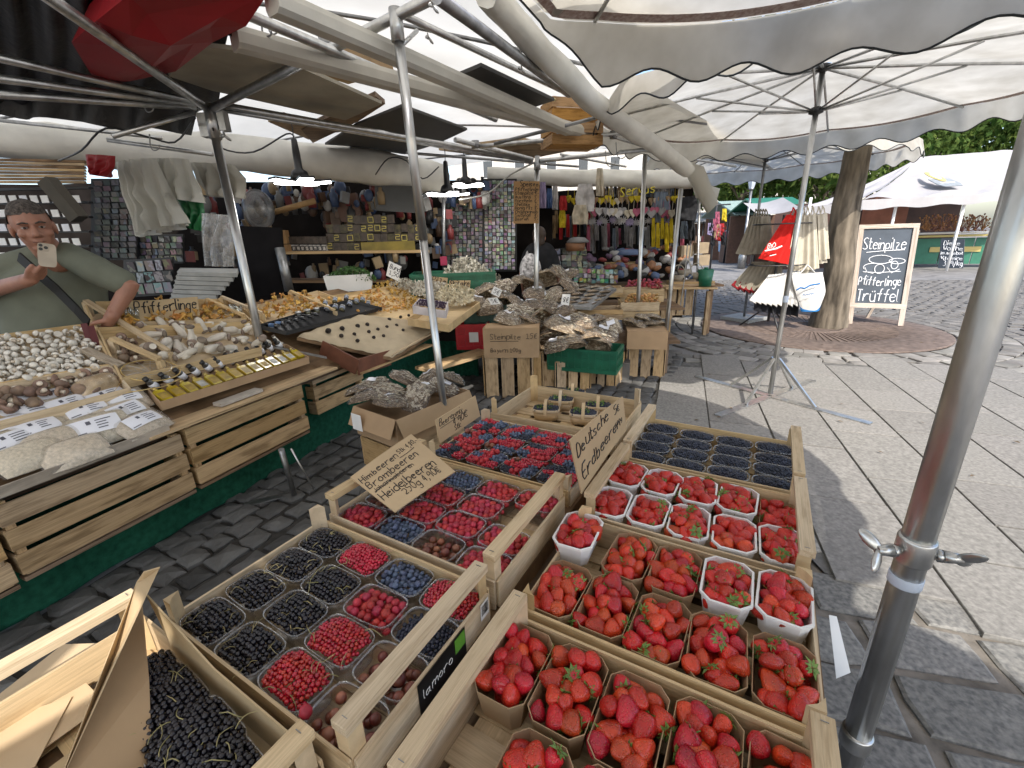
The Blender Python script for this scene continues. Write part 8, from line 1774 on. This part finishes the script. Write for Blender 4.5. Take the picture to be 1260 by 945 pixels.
# vendor
def vendor():
    Y0 = 2.62; p = lambda x, y, dy=0.: aty(x, y, Y0 + dy)
    hc = p(40, 279, .02); ft = aty(70, 420, Y0); t_ = thing('person', 'man in an olive polo shirt holding a phone to his mouth behind the mushrooms', 'person', (ft.x, ft.y + .1, 0))
    f = (V3((.3, -1.5, -.1)) - V3((hc.x, hc.y, 0)) * .35).normalized(); f = V3((.72, -.69, -.10)).normalized(); u = V3((-.12, 0, 1)); s = 1.13
    body = MB(); A, R = head(body, hc, f, u, s)
    neck0, neck1 = A(0, -.03, -.06), p(72, 322, .12); limb(body, [neck0, neck1], [.058 * s, .066 * s])
    rsh, lsh = p(12, 328, .10), p(120, 332, .08)      # picture-left shoulder is his right
    relb, rwr = p(-42, 366, -.02), p(33, 345, -.235); lelb, lwr = p(160, 352, .06), p(136, 392, -.02)
    limb(body, [rsh, relb, rwr], [.062, .048, .034]); hdir = (p(70, 328, -.28) - rwr).normalized()
    hand(body, rwr, hdir, V3((.25, .35, 1)), V3((.5, -.75, .5)), 1.0, 1.10)
    limb(body, [lsh, lelb, lwr], [.064, .047, .034]); hand(body, lwr, (p(128, 408, .02) - lwr).normalized(), V3((-.8, .3, .1)), V3((.1, -.9, .3)), .7, 1.1)
    limb(body, [p(62, 345, .18), p(66, 390, .18)], [.15, .17]); limb(body, [p(45, 440, .2), V3((ft.x - .12, ft.y + .22, .08))], [.09, .06]); limb(body, [p(95, 440, .2), V3((ft.x + .12, ft.y + .22, .08))], [.09, .06])
    fuse('body', body, SKIN, t_, .0055, 3)
    SH = cloth('olive_polo_fabric', (.15, .16, .125), .0, .14, 7, bump=.25)
    sh = MB(); ch = p(66, 352, .16); bl = p(74, 402, .12)
    def ring(cx, cy, dy, w, d): return p(cx, cy, dy), w, d
    secs = [(p(69, 318, .15), .075, .07), (p(67, 325, .15), .15, .095), (p(66, 337, .15), .225, .12), (p(66, 352, .14), .25, .145), (p(70, 380, .12), .245, .165), (p(74, 405, .10), .255, .18), (p(78, 440, .10), .25, .175), (p(80, 470, .12), .22, .15)]
    xr = V3((.80, .60, 0)); yr = V3((-.60, .80, 0)); vs = []; n = 22
    for c, w, d in secs:
        for j in range(n): a = 2 * math.pi * j / n; vs.append(c + xr * (w * math.cos(a)) + yr * (d * math.sin(a) * (1.0)))
    sh.add(vs, [(i * n + j, i * n + (j + 1) % n, (i + 1) * n + (j + 1) % n, (i + 1) * n + j) for i in range(len(secs) - 1) for j in range(n)] + [tuple(range(n - 1, -1, -1)), tuple((len(secs) - 1) * n + j for j in range(n))], True)
    limb(sh, [rsh + V3((0, 0, -.01)), rsh.lerp(relb, .62)], [.084, .076]); limb(sh, [lsh + V3((0, 0, -.01)), lsh.lerp(lelb, .72)], [.084, .076])
    limb(sh, [p(84, 314, .13), lsh + V3((0, 0, -.005))], [.075, .084]); limb(sh, [p(56, 314, .14), rsh + V3((0, 0, -.005))], [.07, .082]); fuse('polo_shirt', sh, SH, t_, .010, 5)
    co = MB(); ncq = p(70, 316, .13)
    for k, (rr_, z) in enumerate(((.084, 0),)): co.lathe([(.088, -.02), (.094, .012), (.082, .026), (.078, .01)], 18, ncq + V3((0, 0, .005)), None, 0, 1, .95)
    obj('collar', co, SH, t_)
    st = MB(); P = [p(22, 316, -.02), p(40, 332, -.055), p(68, 356, -.075), p(92, 380, -.085), p(108, 398, -.07)]
    vs = []
    for q in P: vs += [q + V3((.014, 0, .022)), q - V3((.014, 0, .022)), q - V3((.014, -.012, .022)), q + V3((.014, .012, .022))]
    st.add(vs, [(i * 4 + j, i * 4 + (j + 1) % 4, i * 4 + 4 + (j + 1) % 4, i * 4 + 4 + j) for i in range(4) for j in range(4)]); obj('bag_strap', st, mat('black_webbing', (.012, .012, .012), .7), t_)
    b = MB(); b.grid(lambda a, v: A(*( .0825 * math.cos(6.283 * a) * math.cos(v * 1.45 + .12) , -.018 + .104 * math.sin(6.283 * a) * math.cos(v * 1.45 + .12) * (1 if math.sin(6.283 * a) < 0 else .93), .026 + .078 * math.sin(v * 1.45 + .12) + (.024 + .004 * noise.noise(V3((a * 30, v * 3, 1))) if math.sin(6.283 * a) > .35 else -.03 * (1 - v) * (1 if math.sin(6.283 * a) < .2 else .3)))), 28, 10)
    obj('hair', b, mat('short_dark_grey_hair', (.07, .055, .046), .85, .6, 90, bump=1, bscale=220, col2=(.15, .125, .11)), t_)
    for k in (-1, 1):
        e = MB(); e.ell(A(k * .030, .078, .002), (.013 * s, .010 * s, .0065 * s), 10, 7, R); eo = obj('eye', e, mat('eye_white', (.42, .38, .36), .3), t_); i_ = MB(); i_.ell(A(k * .030, .0865, .0015), (.0055 * s, .003 * s, .0055 * s), 8, 6, R); obj('iris', i_, mat('dark_iris', (.02, .015, .012), .2), eo)
        w = MB(); w.tube([A(k * .012, .094, .020), A(k * .030, .097, .026), A(k * .050, .084, .020)], [.0035, .005, .003], 6); obj('eyebrow', w, mat('short_dark_grey_hair', (.045, .038, .034), .8), t_)
        w = MB(); w.tube([A(k * .016, .088, .0085), A(k * .030, .0925, .0105), A(k * .046, .080, .006)], .0026, 6); obj('eyelid', w, SKIN, t_)
    m_ = MB(); m_.tube([A(-.024, .090, -.064), A(-.01, .0965, -.0655), A(.01, .0965, -.0655), A(.024, .090, -.064)], [.001, .0018, .0018, .001], 5); obj('mouth_line', m_, mat('dark_lip', (.12, .04, .035), .6), t_)
    pc = p(58, 314, -.30); ex = (p(66, 318, -.28) - p(50, 312, -.32)).normalized(); pn = (CP - pc).normalized(); ph = thing('smartphone', 'pale smartphone held up to the mouth of the man behind the mushrooms', 'phone', pc)
    upv = (V3((.35, -.1, .8)) - pn * V3((.35, -.1, .8)).dot(pn)).normalized(); rx = upv.cross(pn).normalized(); Rp = Matrix((rx, pn, upv)).transposed()
    b = MB(); b.prism([(x * .95, y) for x, y in rrect(.070, .115, .35, 20)], pc - pn * .005, rx, upv, pn * .010); obj('phone_body', b, pal('sand_phone', (.40, .34, .27), .35), ph)
    cb_ = MB(); cb_.prism(rrect(.040, .040, .4, 16), pc + pn * .005 + rx * -.012 + upv * .036, rx, upv, pn * .003); mo = obj('camera_bump', cb_, pal('sand_phone2', (.34, .29, .23), .3), ph)
    for dx, dy in ((-.009, .009), (-.009, -.009), (.009, 0)): l_ = MB(); l_.prism([(.0075 * math.cos(t), .0075 * math.sin(t)) for t in [2 * math.pi * i / 12 for i in range(12)]], pc + pn * .008 + rx * (-.012 + dx) + upv * (.036 + dy), rx, upv, pn * .002); obj('lens', l_, BLACKP, mo)
vendor()
# people seen from behind: simple but continuous bodies
def back_person(label, gx, gy, hgt, top, bottom, hair, skin=SKIN, face=(0, 1, 0), long_trousers=False, stride=.1, group=None):
    s = hgt / 1.72; g0 = V3((gx, gy, 0)); t_ = thing('person', label, 'person', g0, group=group); f = V3(face).normalized(); r = f.cross(V3((0, 0, 1))).normalized(); Q = lambda x, y, z: g0 + r * (x * s) + f * (y * s) + V3((0, 0, z * s))
    b = MB(); head(b, Q(0, 0, 1.60), f, (0, 0, 1), s); limb(b, [Q(0, -.02, 1.52), Q(0, -.02, 1.40)], [.055 * s, .06 * s])
    for k in (-1, 1):
        limb(b, [Q(k * .09, 0, .92), Q(k * .10, k * stride * .6, .50), Q(k * .10, k * stride, .08)], [.085 * s, .058 * s, .038 * s]); limb(b, [Q(k * .10, k * stride - .05, .04), Q(k * .11, k * stride + .14, .03)], [.036 * s, .03 * s])
        limb(b, [Q(k * .19, 0, 1.38), Q(k * .25, -.02, 1.12), Q(k * .25, .10, .90)], [.05 * s, .04 * s, .03 * s]); hand(b, Q(k * .25, .11, .88), V3((0, 0, -1)) + f * .2, r * -k, f, .5, s)
    limb(b, [Q(0, 0, 1.3), Q(0, 0, .95)], [.13 * s, .13 * s]); fuse('body', b, skin, t_, .012, 2)
    sh = MB()
    for z0, z1, w0, w1 in ((1.40, 1.15, .16, .155), (1.15, .92, .155, .165)): limb(sh, [Q(-.06, 0, z0 - .02), Q(-.06, 0, z1)], [w0 * s, w1 * s]); limb(sh, [Q(.06, 0, z0 - .02), Q(.06, 0, z1)], [w0 * s, w1 * s])
    for k in (-1, 1): limb(sh, [Q(k * .17, 0, 1.38), Q(k * .235, -.01, 1.20)], [.072 * s, .062 * s])
    fuse('shirt', sh, top, t_, .016, 3)
    tr = MB(); limb(tr, [Q(-.05, 0, .95), Q(-.08, 0, .85)], [.15 * s, .13 * s]); limb(tr, [Q(.05, 0, .95), Q(.08, 0, .85)], [.15 * s, .13 * s]); ze = .12 if long_trousers else .52
    for k in (-1, 1): limb(tr, [Q(k * .09, 0, .88), Q(k * .10, k * stride * .6, max(ze, .5)), Q(k * .10, k * stride, ze)], [.115 * s, .095 * s, .075 * s])
    fuse('trousers' if long_trousers else 'shorts', tr, bottom, t_, .016, 3)
    h = MB(); h.ell(Q(0, -.03, 1.645), (.092 * s, .112 * s, .10 * s), 16, 10); h.ell(Q(0, -.06, 1.56), (.080 * s, .07 * s, .10 * s), 14, 9); fuse('hair', h, hair, t_, .014, 2); return t_, Q, s
w0 = aty(664, 300, 6.0); bt_, Q, s = back_person('woman in a black shirt with a white patterned rucksack, seen from behind', w0.x, w0.y, 1.66, CLO['black'], CLO['slate'], pal('dark_brown_hair', (.035, .02, .012), .6), face=(.2, 1, 0), long_trousers=True)
b = MB(); b.ell(Q(-.10, -.21, 1.18), (.14, .09, .22), 16, 12); bg_ = single('rucksack', b, mat('white_patterned_cloth', (.45, .43, .43), .8, .7, 30), 'white and black patterned rucksack on the back of the woman', 'rucksack')
b = MB(); b.tube([Q(-.16, -.17, 1.36), Q(-.14, -.06, 1.46), Q(-.14, .08, 1.42)], .018, 6); obj('strap', b, MATS['white_patterned_cloth'], bg_)
p1 = at(887, 321, 0); t_, Q, s = back_person('red haired woman with a red rucksack and pale blue shorts walking away', p1.x, p1.y, 1.78, pal('white_shirt', (.6, .55, .55), .8), pal('pale_blue_shorts', (.35, .45, .58), .8), pal('red_hair', (.38, .06, .02), .6), face=(.3, 1, 0), stride=.16)
b = MB(); b.ell(Q(0, -.24, 1.22), (.19, .13, .26), 16, 12); single('rucksack', b, pal('bright_red_nylon', (.55, .02, .04), .6), 'bright red rucksack carried by the red haired woman', 'rucksack')
p2 = at(870, 318, 0); back_person('person in a grey blue top and jeans at the left of the lane', p2.x, p2.y, 1.66, pal('grey_blue_top', (.22, .26, .32), .8), pal('blue_jeans', (.05, .08, .14), .8), pal('dark_brown_hair', (.035, .02, .012), .6), long_trousers=True)
p3 = at(880, 317, 0); t_, Q, s = back_person('person in a yellow skirt beside the red haired woman', p3.x, p3.y, 1.64, pal('pale_lilac_top', (.4, .36, .42), .8), pal('mustard_skirt', (.36, .30, .05), .8), pal('blond_hair', (.3, .2, .08), .6))
b = MB(); b.box(Q(.35, -.15, .62), (.34, .14, .40)); b.tube([Q(.27, -.15, .82), Q(.35, -.15, .98), Q(.43, -.15, .82)], .012, 5); single('shopping_bag', b, pal('pink_red_bag', (.5, .06, .10), .7), 'pink red shopping bag between the two walkers', 'bag')
